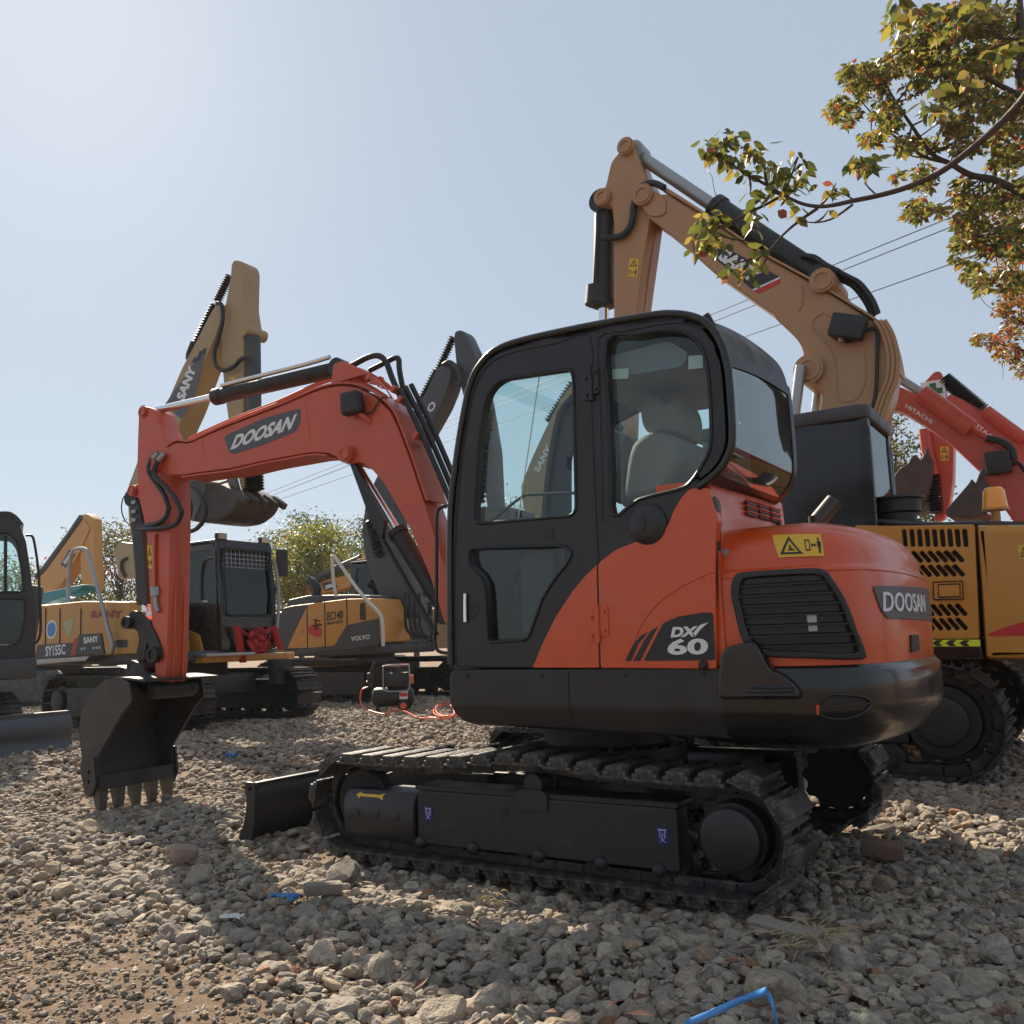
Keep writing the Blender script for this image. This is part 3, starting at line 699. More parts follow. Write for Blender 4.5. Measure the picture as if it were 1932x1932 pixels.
# ---------------------------------------------------------------- cab
def crown(c):                                     # roof swells across the width
    t = min(1, max(0, (.95-c.y)/1.0)); k = min(1, max(0, (c.z-2.05)/.4))*min(1, max(0, (-.1-c.x)/.5)); return Vector((c.x, c.y, c.z+.135*t*(1.75-t)*k))
RS = 28
CV0, CV1 = -.05, .95
cab_o = M.px(Z3((45, 1775), (38, 1500), (45, 1100), (70, 800), (105, 560), (140, 400), (190, 310), (262, 242), (400, 195), (700, 130), (1000, 78), (1130, 66), (1230, 85), (1300, 130), (1350, 200), (1380, 290), (1395, 400), (1410, 640), (1395, 740), (1340, 830), (1250, 905), (1335, 960), (1335, 1785)), .95)
win_d = rnd(M.px(Z3((163, 1082), (168, 950), (185, 700), (212, 500), (243, 425), (300, 382), (632, 333), (645, 380), (658, 1040)), .95), .05)
win_q = smoothpts(M.px(Z3((806, 196), (940, 168), (1080, 146), (1170, 155), (1240, 200), (1282, 280), (1300, 400), (1310, 600), (1302, 720), (1265, 800), (1210, 880), (1150, 915), (960, 965), (836, 1040), (826, 800), (814, 500)), .95), 3)
win_l = rnd(M.px(Z3((138, 1198), (600, 1186), (640, 1215), (618, 1270), (560, 1340), (495, 1440), (425, 1640), (232, 1654), (216, 1380), (190, 1325), (140, 1280)), .95), .03)
cabo = rnd(cab_o, .03, 3)
mb = MB(M); mb.slab(cabo, .885, .95, holes=[win_d, win_q, win_l], bev=.008)
cab = mb.out('cab', DARK, EX)
far_h = rnd([(.22, 1.25), (.17, 2.28), (.02, 2.36), (-.70, 2.46), (-.95, 2.2), (-.95, 1.85), (-.75, 1.7), (-.45, 1.65), (-.42, 1.15)], .08)
mb = MB(M); mb.slab(cabo, -.05, -.01, holes=[far_h], bev=.008); mb.warp(crown); mb.out('far_side_frame', DARK, cab)
# roof and back shell following the side outline
out3 = M.px(Z3((105, 560), (140, 400), (190, 310), (262, 242), (400, 195), (700, 130), (1000, 78), (1130, 66), (1230, 85), (1300, 130), (1350, 200), (1380, 290), (1395, 400), (1410, 640), (1395, 740), (1340, 830), (1250, 905)), .95)
sm = smoothpts(out3, 6, False)
i0 = 1*6; i1 = 11*6
mb = MB(M)
mb.strip(sm[RS:i1], -.05, .95, -.035)
mb.sub(1, .1, 0, .9); mb.warp(crown); rf = mb.out('roof', DARK, cab)
for q in (Vector(M.p3(Z3((1300, 112))[0], .90)), crown(Vector((-1.0, -.0, M.at(Z3((1300, 112))[0], .9)[1]-.03)))):
    mb = MB(M); mb.box((q[0], q[1], q[2]+.01), (.035, .03, .07), (0, .4, 0), .004); mb.out('lifting_bolt', TRIM, rf)

mb = MB(M); mb.slab(rnd([(-.36, 2.48), (-.5, 2.50), (-.88, 2.52), (-.98, 2.44), (-.95, 2.38), (-.36, 2.40)], .04), .0, .88); mb.out('headliner', HEADL, cab)
# pillars and lower back
mb = MB(M)
mb.strip(sm[i1-1:i1+3], -.05, .95, -.03); mb.strip(sm[-3:], -.05, .95, -.05)
bk = sm[i1:len(sm)-2]
mb.strip(bk, .85, .95, -.03); mb.strip(bk, -.05, .0, -.03)
mb.sub(1, .1, 0, .9); mb.warp(crown); mb.out('rear_frame', DARK, cab)
mb = MB(M); mb.bend([(u-.004, w_) for u, w_ in sm[i1-1:len(sm)-2]], -.04, .93); mb.sub(1, .07, 0, .9); mb.warp(crown); rw = mb.out('rear_window', GLASSR, cab, smooth=60)
gl_ = [(u-.010, w_) for u, w_ in sm[i1-1:len(sm)-2]]
mb = MB(M); mb.bend(gl_[:4], -.04, .93); mb.bend(gl_[-4:], -.04, .93); mb.bend(gl_, -.045, .015); mb.sub(1, .07, 0, .9); mb.warp(crown); mb.out('printed_border', TRIM, rw, smooth=60)
mb = MB(M); fr_ = M.px(Z3((45, 1100), (70, 800), (105, 560), (140, 400), (175, 330)), .95)
mb.bend(smoothpts(fr_, 4, False), .0, .90); mb.out('windshield', GLASS, cab)
mb = MB(M); mb.bend(sm[6:RS+1], .0, .90); mb.out('skylight', GLASS, cab)
mb = MB(M)
mb.strip(sm[6:RS+1], .87, .95, -.03); mb.strip(sm[6:RS+1], -.05, .02, -.03)
f2 = smoothpts(M.px(Z3((42, 1775), (38, 1500), (45, 1100), (70, 800), (105, 560), (140, 400), (190, 310)), .95), 4, False)
mb.strip(f2, .86, .95, -.03); mb.strip(f2, -.05, .02, -.03); mb.strip(f2[:9], .0, .9, -.03)
mb.out('front_pillars', DARK, cab)
mb = MB(M); mb.slab(rnd([(.36, 1.10), (-1.0, 1.10), (-1.0, 1.02), (.36, 1.02)], .01), .0, .90); mb.out('cab_floor', PLASTIC, cab)
mb = MB(M); mb.slab([(-.62, 1.62), (-1.02, 1.84), (-1.06, 1.62), (-1.06, 1.1), (-.62, 1.1)], .0, .90); mb.out('rear_shelf', PLASTIC, cab)
mb = MB(M); mb.sheet(win_d, .908); gd = mb.out('door_window', GLASS, cab)
mb = MB(M); mb.sheet(win_q, .908); mb.out('quarter_window', GLASS, cab)
mb = MB(M); mb.sheet(win_l, .908); mb.out('door_lower_window', GLASS, cab)
mb = MB(M); mb.sheet(far_h, -.03); mb.warp(crown); mb.out('far_window', GLASS, cab)
for wn in (win_d, win_q, win_l):
    mb = MB(M); P = [(u, .951, w_) for u, w_ in wn]; mb.tube(P+[P[0]], .009, 6, caps=False); mb.out('window_seal', TRIM, cab)
# sliding pane edge, latch, grab rail
mb = MB(M); a = M.p3(Z3((482, 352))[0], .915); b = M.p3(Z3((375, 1075))[0], .915); mb.tube([a, b], .003, 6); mb.out('pane_edge', PALE, gd)
mb = MB(M); mb.slab(rnd(M.px(Z3((617, 760), (635, 760), (635, 818), (617, 818)), .915), .004), .912, .93); mb.out('window_catch', TRIM, gd)
mb = MB(M); mb.tube([M.p3(p, .86) for p in Z3((240, 1075), (390, 955), (460, 940), (650, 932))], .008, 8, smooth=4); mb.out('inner_rail', TRIM, cab)
mb = MB(M)
for q in (Z3((832, 335), (910, 330), (910, 378), (834, 383)), Z3((1200, 270), (1270, 265), (1270, 328), (1200, 335))): mb.slab(M.px(q, .903), .902, .904)
mb.out('window_pale_squares', PALE, cab)  # two small pale squares just behind the quarter window glass
# seams: door edge and panels
mb = MB(M)
mb.tube([M.p3(p, .951) for p in Z3((78, 1772), (70, 1500), (78, 1100), (100, 820), (135, 570), (172, 420), (215, 335), (290, 275), (400, 240), (560, 210), (724, 178), (730, 500), (742, 800), (755, 1100), (764, 1275), (773, 1778))], .0045, 6, smooth=3)
mb.tube([M.p3(p, .951) for p in Z3((782, 1075), (778, 700), (770, 400), (766, 185), (900, 150), (1060, 118), (1170, 112), (1260, 140), (1330, 230))], .004, 6, smooth=3)
mb.out('door_seam', TRIM, cab)
mb = MB(M); mb.tube([(u, .955, w_) for u, w_ in smoothpts(M.px(Z3((52, 1760), (48, 1100), (75, 800), (112, 560), (150, 395), (200, 305), (270, 240), (400, 193), (700, 128), (1000, 76), (1130, 66), (1235, 84), (1305, 130), (1352, 200), (1382, 290), (1398, 400), (1412, 640), (1396, 740), (1340, 830), (1245, 905)), .955), 4, False)], .018, 10)
mb.out('cab_edge_tube', CWB, cab, smooth=60)
def hinge(p, m, par, hh=.105, ww=.06):
    u, w_ = M.at(p, .955); mb = MB(M)
    for q in (-1, 1): mb.slab(rnd([(u+q*.006, w_-hh*.8+q*-.012), (u+q*ww, w_-hh*.8-q*.012), (u+q*ww, w_+hh*.8-q*.012), (u+q*.006, w_+hh*.8-q*.012)], .01), .952, .964, bev=.002)
    mb.cyl((u, .966, w_-hh), (u, .966, w_+hh), .012, seg=12)
    for q in (-1, 1):
        for r in (-.5, .5): mb.lathe((u+q*ww*.62, .964, w_+r*hh-q*.012), (u+q*ww*.62, .974, w_+r*hh-q*.012), [(.009, 0), (.009, 1), (.001, 1)], 8)
    return mb.out('hinge', m, par)
hinge(Z3((732, 405))[0], DARK, cab, .085, .042); hinge(Z3((766, 1565))[0], ORANGE, cab, .088, .055)
# handle
mb = MB(M); u, w_ = M.at(Z3((150, 1490))[0], .953); mb.lathe((u, .946, w_), (u, .954, w_), [(.05, 0), (.05, .8), (.042, 1), (.001, .6)], 24)
hd = mb.out('handle_recess', PLASTIC, cab)
mb = MB(M); mb.tube([M.p3(p, .965) for p in Z3((122, 1418), (121, 1480), (122, 1555))], .0105, 10, smooth=3); mb.out('door_handle', CHROME, hd, smooth=60)
mb = MB(M); mb.slab(rnd(M.px(Z3((494, 1102), (546, 1102), (550, 1155), (500, 1158)), .95), .015), .948, .953, bev=.001); mb.out('access_cap', PLASTIC, cab)
# front grab bar outside the cab front
mb = MB(M)
mb.tube([M.p3(p, .88) for p in M4((1655, 145), (1600, 155), (1575, 200), (1572, 400), (1570, 700), (1562, 900), (1580, 970), (1650, 985))], .010, 8, smooth=4)
mb.out('grab_bar', TRIM, cab)
# cab lock pod
mb = MB(M); u, w_ = M.at(Z3((1005, 1085))[0], .95)
mb.lathe((u, .945, w_), (u, .985, w_), [(.098, 0), (.094, .4), (.07, .85), (.045, 1), (.001, 1)], 28); mb.box((u+.008, .986, w_), (.018, .006, .06), bev=.003)
mb.out('side_lock', DARK, cab)
# orange panels
def seg(pts): return M.px(Z3(*pts), .955)
mb = MB(M); mb.slab(rnd(seg([(448, 1776), (500, 1650), (560, 1530), (640, 1408), (700, 1335), (757, 1280), (768, 1776)]), .006), .950, .957, bev=.002); mb.out('door_lower_panel', ORANGE, cab)
mb = MB(M)
po = seg([(776, 1778), (764, 1272), (850, 1205), (960, 1162), (1060, 1130), (1100, 1090), (1130, 1015), (1165, 955), (1200, 918), (1225, 908), (1300, 908), (1345, 1065), (1334, 1120), (1330, 1300), (1338, 1782)])
mb.slab(rnd(po, .015), .90, .958, bev=.005); sp = mb.out('side_panel', ORANGE, EX)
mb = MB(M); mb.tube([M.p3(p, .958) for p in Z3((940, 1640), (990, 1540), (1080, 1440), (1200, 1365), (1330, 1310))], .004, 6, smooth=4); mb.out('panel_crease', ORANGE, sp)
mb = MB(M); mb.slab(rnd(seg([(985, 1743), (1080, 1560), (1150, 1530), (1280, 1508), (1320, 1512), (1333, 1740)]), .012), .957, .9605); dk = mb.out('model_decal', BLACKD, sp)
mb = MB(M)
mb.slab(seg([(895, 1743), (940, 1655), (975, 1618), (1008, 1603), (960, 1660), (925, 1743)]), .957, .9605); mb.slab(seg([(935, 1743), (985, 1650), (1020, 1598), (1055, 1577), (1010, 1660), (968, 1743)]), .957, .9605); mb.out('decal_stripes', BLACKD, sp)
text(M, .961, 'DX', *Z3((1114, 1630), (1236, 1626), (1125, 1580)), WHITE, dk, shear=.0, bold=.05, d=.002)
text(M, .961, '60', *Z3((1098, 1715), (1294, 1712), (1101, 1637)), WHITE, dk, bold=.035, d=.002)
mb = MB(M); mb.slab(seg([(1228, 1606), (1258, 1570), (1300, 1556), (1262, 1590), (1232, 1628), (1222, 1616)]), .961, .963); mb.out('swoosh', WHITE, dk)
# cowl behind the cab with vents
mb = MB(M)
mb.loft([[(a, .93, w_), (a, -.16, w_+e), (-.80, -.16, w_+e), (-.80, .93, w_)] for a, w_, e in ((-1.085, .99, 0), (-1.078, 1.60, 0), (-1.066, 1.775, .05), (-1.05, 1.80, .05), (-1.02, 1.812, .05), (-.97, 1.82, .05))], True, True)
mb.sub(1, .1, -.1, .9)
cwl = mb.out('rear_cowl', ORANGE, EX)
def cowl_u(w_): return -1.072
for i in range(3):
    for j in range(3):
        v_ = .42-j*.20; w_ = 1.762+j*.003-i*.028
        mb = MB(M); mb.box((cowl_u(w_)-.006, v_, w_), (.012, .16, .012), (0, 0, 0), .003); so_v = mb.out('vent_slot', TRIM, cwl)
        mb = MB(M); mb.box((cowl_u(w_)-.009, v_, w_+.009), (.022, .17, .006), (0, .5, 0), .002); mb.out('vent_hood', ORANGE, so_v)
# exhaust
mb = MB(M); e = M.atu(Z4((1000, 235))[0], -1.2); mb.cyl((-1.25, -.15, 1.58), (-1.25, -.15, 1.74), .045, seg=18); mb.cyl((-1.25, -.15, 1.71), (-1.33, -.22, 1.82), .045, seg=18); mb.out('exhaust_pipe', mat('dark_chrome', (.06, .055, .05), .4, .6, var=.3), hood)
# interior
mb = MB(M); mb.slab(smoothpts(M.px(Z3((978, 870), (1000, 750), (1040, 695), (1110, 668), (1200, 685), (1245, 715), (1252, 800), (1210, 880), (1150, 960), (985, 985)), .5), 3), .27, .72, bev=.04); st = mb.out('seat', SEAT, cab, smooth=60)
mb = MB(M); mb.slab(smoothpts(M.px(Z3((1015, 540), (1040, 485), (1075, 470), (1110, 488), (1138, 512), (1170, 495), (1200, 505), (1225, 560), (1230, 640), (1205, 682), (1120, 675), (1045, 655), (1018, 605)), .5), 3), .36, .64, bev=.035); mb.out('headrest', SEAT, st, smooth=60)
mb = MB(M); mb.box((-.35, .5, 1.36), (.5, .48, .14), bev=.05); mb.box((-.38, .5, 1.2), (.4, .4, .2), bev=.02); mb.out('seat_cushion', SEATD, st, smooth=60)
for v_ in (.18, .80):
    mb = MB(M); mb.slab(rnd([(.02, 1.15), (.02, 1.55), (-.04, 1.62), (-.20, 1.60), (-.20, 1.15)], .03), v_-.06, v_+.06, bev=.02); c_ = mb.out('control_console', PLASTIC, cab)
    mb = MB(M); mb.tube([(-.02, v_, 1.58), (.03, v_, 1.70)], .012); mb.lathe((.03, v_, 1.68), (.045, v_, 1.80), [(.012, 0), (.026, .2), (.024, .8), (.018, 1), (.001, 1)], 14); mb.out('joystick', TRIM, c_)
mb = MB(M)
for k in range(4): mb.tube([(.20, .25+k*.12, 1.10), (.22, .25+k*.12, 1.42), (.12, .25+k*.12, 1.55)], .008, smooth=3)
mb.out('travel_levers', TRIM, cab)
# mirror inside / seatbelt dark block on far pillar
mb = MB(M); mb.slab(rnd(M.px(Z3((885, 1000), (890, 800), (930, 793), (965, 820), (985, 940), (975, 1000)), .3), .02), .25, .32, bev=.01); mb.out('monitor_box', PLASTIC, cab)
# ---------------------------------------------------------------- boom, stick, bucket (swung a few degrees)
B = Fr((-.6, .02, 0), 185)
BW = .115
bo = Z2((205, 1195), (245, 1115), (300, 1085), (370, 1090), (480, 1040), (600, 990), (850, 895), (1000, 830), (1090, 795), (1180, 780), (1270, 790), (1360, 835), (1450, 920), (1500, 1030), (1560, 1190), (1630, 1400), (1665, 1510))+DD((840, 1075), (862, 1165), (840, 1180), (812, 1090), (775, 1000))+Z2((1500, 1450), (1420, 1310), (1350, 1230), (1290, 1190), (1240, 1200), (1195, 1180), (1120, 1145), (1030, 1140), (900, 1162), (750, 1190), (600, 1225), (440, 1245), (330, 1262), (240, 1262), (205, 1245))
BO = B.px(bo, BW)
mb = MB(B); mb.slab(rnd(BO, .03, 3), -BW, BW, bev=.008); boom = mb.out('boom', ARMOR, EX)
# flange plates overhanging along the top and bottom edges
def flange(fr, par, pts, hw, th, m, name):
    P = smoothpts(fr.px(pts, hw), 5, False); mb = MB(fr); mb.strip(P, -hw, hw, th); return mb.out(name, m, par)
flange(B, boom, Z2((245, 1110), (300, 1078), (370, 1082), (480, 1032), (600, 982), (850, 887), (1000, 822), (1090, 787), (1180, 771), (1275, 781), (1368, 827), (1460, 913), (1510, 1023), (1570, 1186), (1640, 1398)), BW+.012, .012, ARMOR, 'top_flange')
flange(B, boom, Z2((330, 1268), (440, 1251), (600, 1231), (750, 1196), (900, 1168), (1030, 1146), (1110, 1150)), BW+.012, -.012, ARMOR, 'bottom_flange')
mb = MB(B); bp = B.px(Z2((562, 1065), (570, 1048), (780, 955), (960, 905), (970, 915), (965, 985), (940, 1030), (780, 1095), (620, 1148), (595, 1145), (580, 1120)), BW); mb.slab(rnd(bp, .012), BW, BW+.003); nd = mb.out('boom_decal', GREYD, boom)
text(B, BW+.003, 'DOOSAN', *Z2((592, 1128), (935, 1010), (608, 1052)), WHITE, nd, shear=.32, bold=.04, d=.002)
# weld seams
mb = MB(B); mb.tube([B.p3(p, BW) for p in Z2((990, 850), (1005, 950), (1022, 1085))], .003, 4, smooth=3); mb.tube([B.p3(p, BW) for p in Z2((440, 1085), (460, 1180))], .003, 4); mb.out('weld_seam', ARMOR, boom)
def pin(fr, p, hw, r, m, par, L=.05):
    u, w_ = fr.at(p, hw); mb = MB(fr)
    mb.lathe((u, -hw-L, w_), (u, hw+L, w_), [(.001, 0), (r*.55, 0), (r*.55, .02), (r, .02), (r, .98), (r*.55, .98), (r*.55, 1), (.001, 1)], 22)
    mb.ring((u, hw+L, w_), (u, hw+L+.006, w_), r*.75, r*.55, 22)
    return mb.out('pivot_pin', m, par)
pin(B, Z2((200, 1212))[0], .12, .055, ARMOR, boom); pin(B, Z2((1225, 1152))[0], .12, .06, ARMOR, boom)
# cylinder bracket on the boom back
mb = MB(B)
cb = Z2((1140, 700), (1145, 665), (1180, 650), (1225, 660), (1290, 690), (1370, 740), (1420, 790), (1460, 850), (1400, 838), (1300, 790), (1180, 778), (1130, 790))
for s in (-1, 1):
    hl = B.at(Z2((1333, 738))[0], .08)
    mb.slab(rnd(B.px(cb, .08), .02, 3), s*.055, s*.08, holes=[[(hl[0]+.022*math.cos(a), hl[1]+.04*math.sin(a)) for a in np.linspace(0, 2*PI, 16)[:-1]]], bev=.004)
mb.out('cylinder_bracket', ARMOR, boom)
def cylinder(fr, par, a, b, m_, t, R, r, v=0., name='hydraulic_cylinder', mb_=STEEL, eye=True):
    """barrel from a to t, rod from t to b (frame u,w)"""
    A = Vector((a[0], v, a[1])); Bb = Vector((b[0], v, b[1])); T = A.lerp(Bb, t); mb = MB(fr)
    d = (Bb-A).normalized()
    mb.lathe(A, T, [(R*.6, 0), (R, .02), (R, .93), (R*1.15, .935), (R*1.15, .99), (R*.9, 1), (.001, 1)], 22)
    if eye: mb.cyl(A+Vector((0, -R*1.1, 0)), A+Vector((0, R*1.1, 0)), R*1.15, seg=18)
    o = mb.out(name, mb_, par, smooth=50)
    mb = MB(fr); mb.cyl(T, Bb, r, seg=18)
    if eye: mb.cyl(Bb+Vector((0, -R*.9, 0)), Bb+Vector((0, R*.9, 0)), r*1.7, seg=18)
    mb.out('piston_rod', m_, o, smooth=50); return o
a = B.at(Z2((1185, 690))[0], 0); b = B.at(Z2((150, 925))[0], 0); T_ = B.at(Z2((505, 855))[0], 0)
tt = (T_[0]-a[0])/(b[0]-a[0])
sc_ = cylinder(B, boom, a, b, CHROME, tt, .058, .032)
mb = MB(B); mb.tube([(x[0], .03, x[1]+.065) for x in [B.at(p, 0) for p in Z2((560, 830), (800, 770), (1020, 715), (1140, 680))]], .018, 8, smooth=3); mb.out('steel_pipe', CHROME, sc_)
# boom lift cylinders
a = B.at(M4((1640, 760))[0], 0); b = B.at(Z2((1240, 1165))[0], 0); T_ = B.at(M4((1340, 285))[0], 0)
tt = (T_[1]-a[1])/(b[1]-a[1])
cylinder(B, boom, a, b, CHROME, tt, .062, .033, .0)
mb = MB(B); P = B.px(Z2((1215, 1200), (1240, 1195), (1310, 1330), (1400, 1503)), .14)+B.px(M4((1240, 330), (1550, 880), (1500, 830), (1180, 240), (1100, 20)), .14); mb.slab(P, .06, .10); mb.out('cylinder_guard', DARK, boom)
# stick
so_ = Z2((100, 930), (110, 900), (135, 890), (160, 898), (185, 915), (215, 1010), (262, 1105), (290, 1160), (300, 1215), (285, 1262), (262, 1275))+Z1((915, 110), (906, 600), (893, 1000), (876, 1148), (838, 1140), (826, 900), (803, 620), (788, 300), (768, 190), (738, 70))+Z2((92, 1180), (95, 1060))
mb = MB(B); mb.slab(rnd(B.px(so_, .105), .025, 3), -.105, .105, bev=.007); stick = mb.out('stick', ARMOR, EX)
pin(B, Z2((128, 925))[0], .10, .05, ARMOR, stick, .02); pin(B, Z1((718, 58))[0], .10, .045, ARMOR, stick, .03)
mb = MB(B); mb.slab(rnd(B.px(Z1((690, 30), (740, 20), (775, 60), (770, 110), (735, 95), (700, 85)), .1), .01), -.09, .09, bev=.005); mb.out('cylinder_lug', ARMOR, stick)
mb = MB(B)
for u_ in ((955, 560), (940, 560)): pass
for s in (-.05, .045):
    P = [B.at(p, 0.105) for p in Z1((906, 580), (893, 1000), (885, 1100))]
    mb.tube([(u-.006, s, w_) for u, w_ in P], .007, 6, smooth=3)
mb.out('wear_strip', ARMOR, stick)
# bucket cylinder
a = B.at(Z1((735, 100))[0], .0); b = B.at(Z1((790, 745))[0], .0); T_ = B.at(Z1((765, 668))[0], .0)
tt = (T_[1]-a[1])/(b[1]-a[1]); bc = cylinder(B, stick, a, b, CHROME, tt, .062, .035)
mb = MB(B); mb.slab(B.px(Z1((705, 110), (752, 105), (772, 270), (800, 665), (742, 668), (730, 400)), .06), .055, .075, bev=.004); mb.out('hose_guard', DARK, bc)
for y in (120, 170, 215): p = B.p3(Z1((722, y))[0], .08); mb = MB(B); mb.box(p, (.05, .03, .03), bev=.005); mb.out('hose_fitting', GALV, bc)
# tipping links
def plate(fr, pts, v0, v1, m, name, par, r=.015, bev=.004, both=False):
    mb = MB(fr); P = rnd(fr.px(pts, max(v0, v1)), r, 3)
    mb.slab(P, v0, v1, bev=bev)
    if both: mb.slab(P, -v1, -v0, bev=bev)
    return mb.out(name, m, par)
lk = plate(B, Z1((690, 720), (710, 700), (740, 705), (800, 760), (845, 850), (870, 920), (868, 960), (830, 975), (795, 960), (800, 900), (770, 840), (720, 800), (680, 790), (668, 760)), .09, .12, STEEL, 'rocker_link', stick, both=True)
for p, r in (((688, 765), .05), ((828, 938), .06), ((722, 1005), .055)):
    u, w_ = B.at(Z1(p)[0], .13); mb = MB(B); mb.lathe((u, -.15, w_), (u, .15, w_), [(.001, 0), (r, 0), (r, 1), (.001, 1)], 20); mb.ring((u, .15, w_), (u, .162, w_), r, r*.6, 20); mb.out('link_pin', STEEL, lk)

plate(B, Z1((725, 740), (770, 740), (790, 850), (770, 980), (735, 1010), (700, 1030), (690, 1000), (725, 960), (745, 860)), .04, .085, STEEL, 'push_link', stick, both=True)
# bucket
K = .36
bside = Z1((650, 1068), (690, 1085), (705, 1188), (650, 1258), (600, 1350), (520, 1490), (524, 1640), (452, 1622), (440, 1480), (425, 1340), (440, 1250), (490, 1150), (560, 1085))
BS = B.px(bside, K)
shell = smoothpts(B.px(Z1((775, 1085), (650, 1070), (560, 1088), (490, 1150), (442, 1250), (428, 1340), (442, 1480), (452, 1570), (478, 1630), (518, 1648)), K), 5, False)
mb = MB(B); mb.strip(shell, -K+.005, K-.005, -.016); bk = mb.out('bucket', BKT, EX, smooth=60)
for s in (1, -1): mb = MB(B); mb.slab(rnd(BS, .015, 3), s*(K-.022), s*K, bev=.003); mb.out('side_plate', BKT, bk)
mb = MB(B); lp = B.px(Z1((488, 1600), (500, 1672), (532, 1668), (528, 1590)), K); mb.slab(lp, -K+.01, K-.01, bev=.004); mb.out('cutting_lip', BKT, bk)
P = B.px(Z1((735, 1075), (790, 1065), (860, 1085), (878, 1130), (860, 1165), (800, 1175), (745, 1130)), .16)
Q = B.px(Z1((660, 1075), (680, 1010), (715, 970), (760, 985), (775, 1030), (830, 1070), (800, 1120), (740, 1100)), .16)
for s in (-1, 1): mb = MB(B); mb.slab(rnd(P, .03, 3), s*.13, s*.165, bev=.005); mb.slab(rnd(Q, .03, 3), s*.13, s*.16, bev=.005); mb.out('bucket_ear', STEEL, bk)
mb = MB(B); u, w_ = B.at(Z1((832, 1130))[0], .17)
mb.lathe((u, -.21, w_), (u, .21, w_), [(.001, 0), (.05, 0), (.065, .05), (.065, .95), (.05, 1), (.001, 1)], 22)
mb.out('pivot_pin', STEEL, bk)
# teeth
tb = [B.at(p, K) for p in Z1((505, 1650), (512, 1775))]
for k in range(5):
    v_ = K-.05-k*(2*K-.10)/4; mb = MB(B)
    (ua, wa), (ub, wb) = tb; d = Vector((ub-ua, 0, wb-wa)).normalized(); n = Vector((-d.z, 0, d.x))
    c = Vector((ua, v_, wa)); L = (Vector((ub-ua, 0, wb-wa))).length*1.28
    def rg(t, hw, ht): q = c+d*L*t; return [q+Vector((0, hw, 0))+n*ht, q+Vector((0, -hw, 0))+n*ht, q+Vector((0, -hw, 0))-n*ht, q+Vector((0, hw, 0))-n*ht]
    mb.loft([rg(-.08, .034, .030), rg(.05, .036, .034), rg(.06, .042, .040), rg(.35, .038, .034), rg(1, .028, .012)], True, True); mb.out('tooth', TOOTH, bk)
for s, pc in ((1, Z1((450, 1490), (515, 1485), (520, 1560), (524, 1640), (500, 1700), (470, 1690), (440, 1560))), (-1, None)):
    P = B.px(pc, K) if pc else [(u-.03, w_+.0) for u, w_ in P0]
    if pc: P0 = P
    mb = MB(B); cx0 = sum(p[0] for p in P)/len(P); cy0 = sum(p[1] for p in P)/len(P)
    mb.slab(rnd(P, .012, 3), s*K, s*(K+.02), bev=.003, holes=[[(cx0+.012*math.cos(a), cy0+q+.016*math.sin(a)) for a in np.linspace(0, 2*PI, 10)[:-1]] for q in (-.04, .03)]); mb.out('side_cutter', BKT, bk)
# hoses
def hose(fr, pts, r, par, v=0., m=RUBBER, name='hydraulic_hose', sm_=6):
    vs = v if isinstance(v, (list, tuple)) else [v]*len(pts)
    mb = MB(fr); mb.tube([fr.p3(p, q) for p, q in zip(pts, vs)], r, 8, smooth=sm_); return mb.out(name, m, par, smooth=60)
hose(B, Z2((1150, 715), (1250, 670), (1330, 630), (1390, 622), (1430, 660), (1460, 740), (1500, 830), (1530, 880)), .022, boom, .02)
hose(B, Z2((1340, 700), (1420, 660), (1470, 635), (1495, 640), (1500, 700), (1520, 800), (1550, 880)), .020, boom, -.05)
for k, dv in enumerate((.06, .0, -.06)):
    hose(B, [(x+k*11, y-k*4) for x, y in Z2((1500, 800), (1540, 880), (1600, 1000), (1680, 1180), (1760, 1370), (1800, 1490))]+[DD((870+k*10, 1040))[0]], .020, boom, dv)
for p in ((1505, 815), (1540, 870), (1625, 1060)):
    q = B.at(Z2(p)[0], 0); mb = MB(B); mb.box((q[0], 0, q[1]), (.05, .2, .03), (0, .8, 0), .004); mb.out('hose_clamp', ARMOR, boom)
for k in range(2):
    hose(B, [(x, y-k*4) for x, y in Z2((370, 1075), (600, 972), (850, 875), (1080, 772), (1200, 750), (1330, 790), (1430, 850))], .010, boom, .05-k*.07, m=ARMOR, name='steel_pipe')
hose(B, Z2((205, 1140), (170, 1175), (155, 1240), (190, 1300), (240, 1370), (262, 1440))+Z1((905, 150), (890, 200), (840, 235), (745, 250)), .020, stick, [.13, .16, .17, .17, .17, .16, .15, .15, .14, .08])
hose(B, Z2((235, 1150), (200, 1190), (185, 1260), (250, 1330), (300, 1390), (325, 1450))+Z1((975, 170), (950, 230), (890, 255), (800, 262), (745, 262)), .020, stick, [.13, .16, .18, .19, .20, .20, .19, .18, .17, .14, .08])
mb = MB(B)
for p, q in (((175, 1175), (205, 1145)), ((205, 1185), (238, 1145))): mb.tube([B.p3(Z2(p)[0], .16), B.p3(Z2(q)[0], .14)], .023, 8)
mb.out('hose_fitting', GALV, stick)
hose(B, Z1((685, 70), (660, 100), (652, 160), (670, 215), (700, 240)), .005, stick, .0)
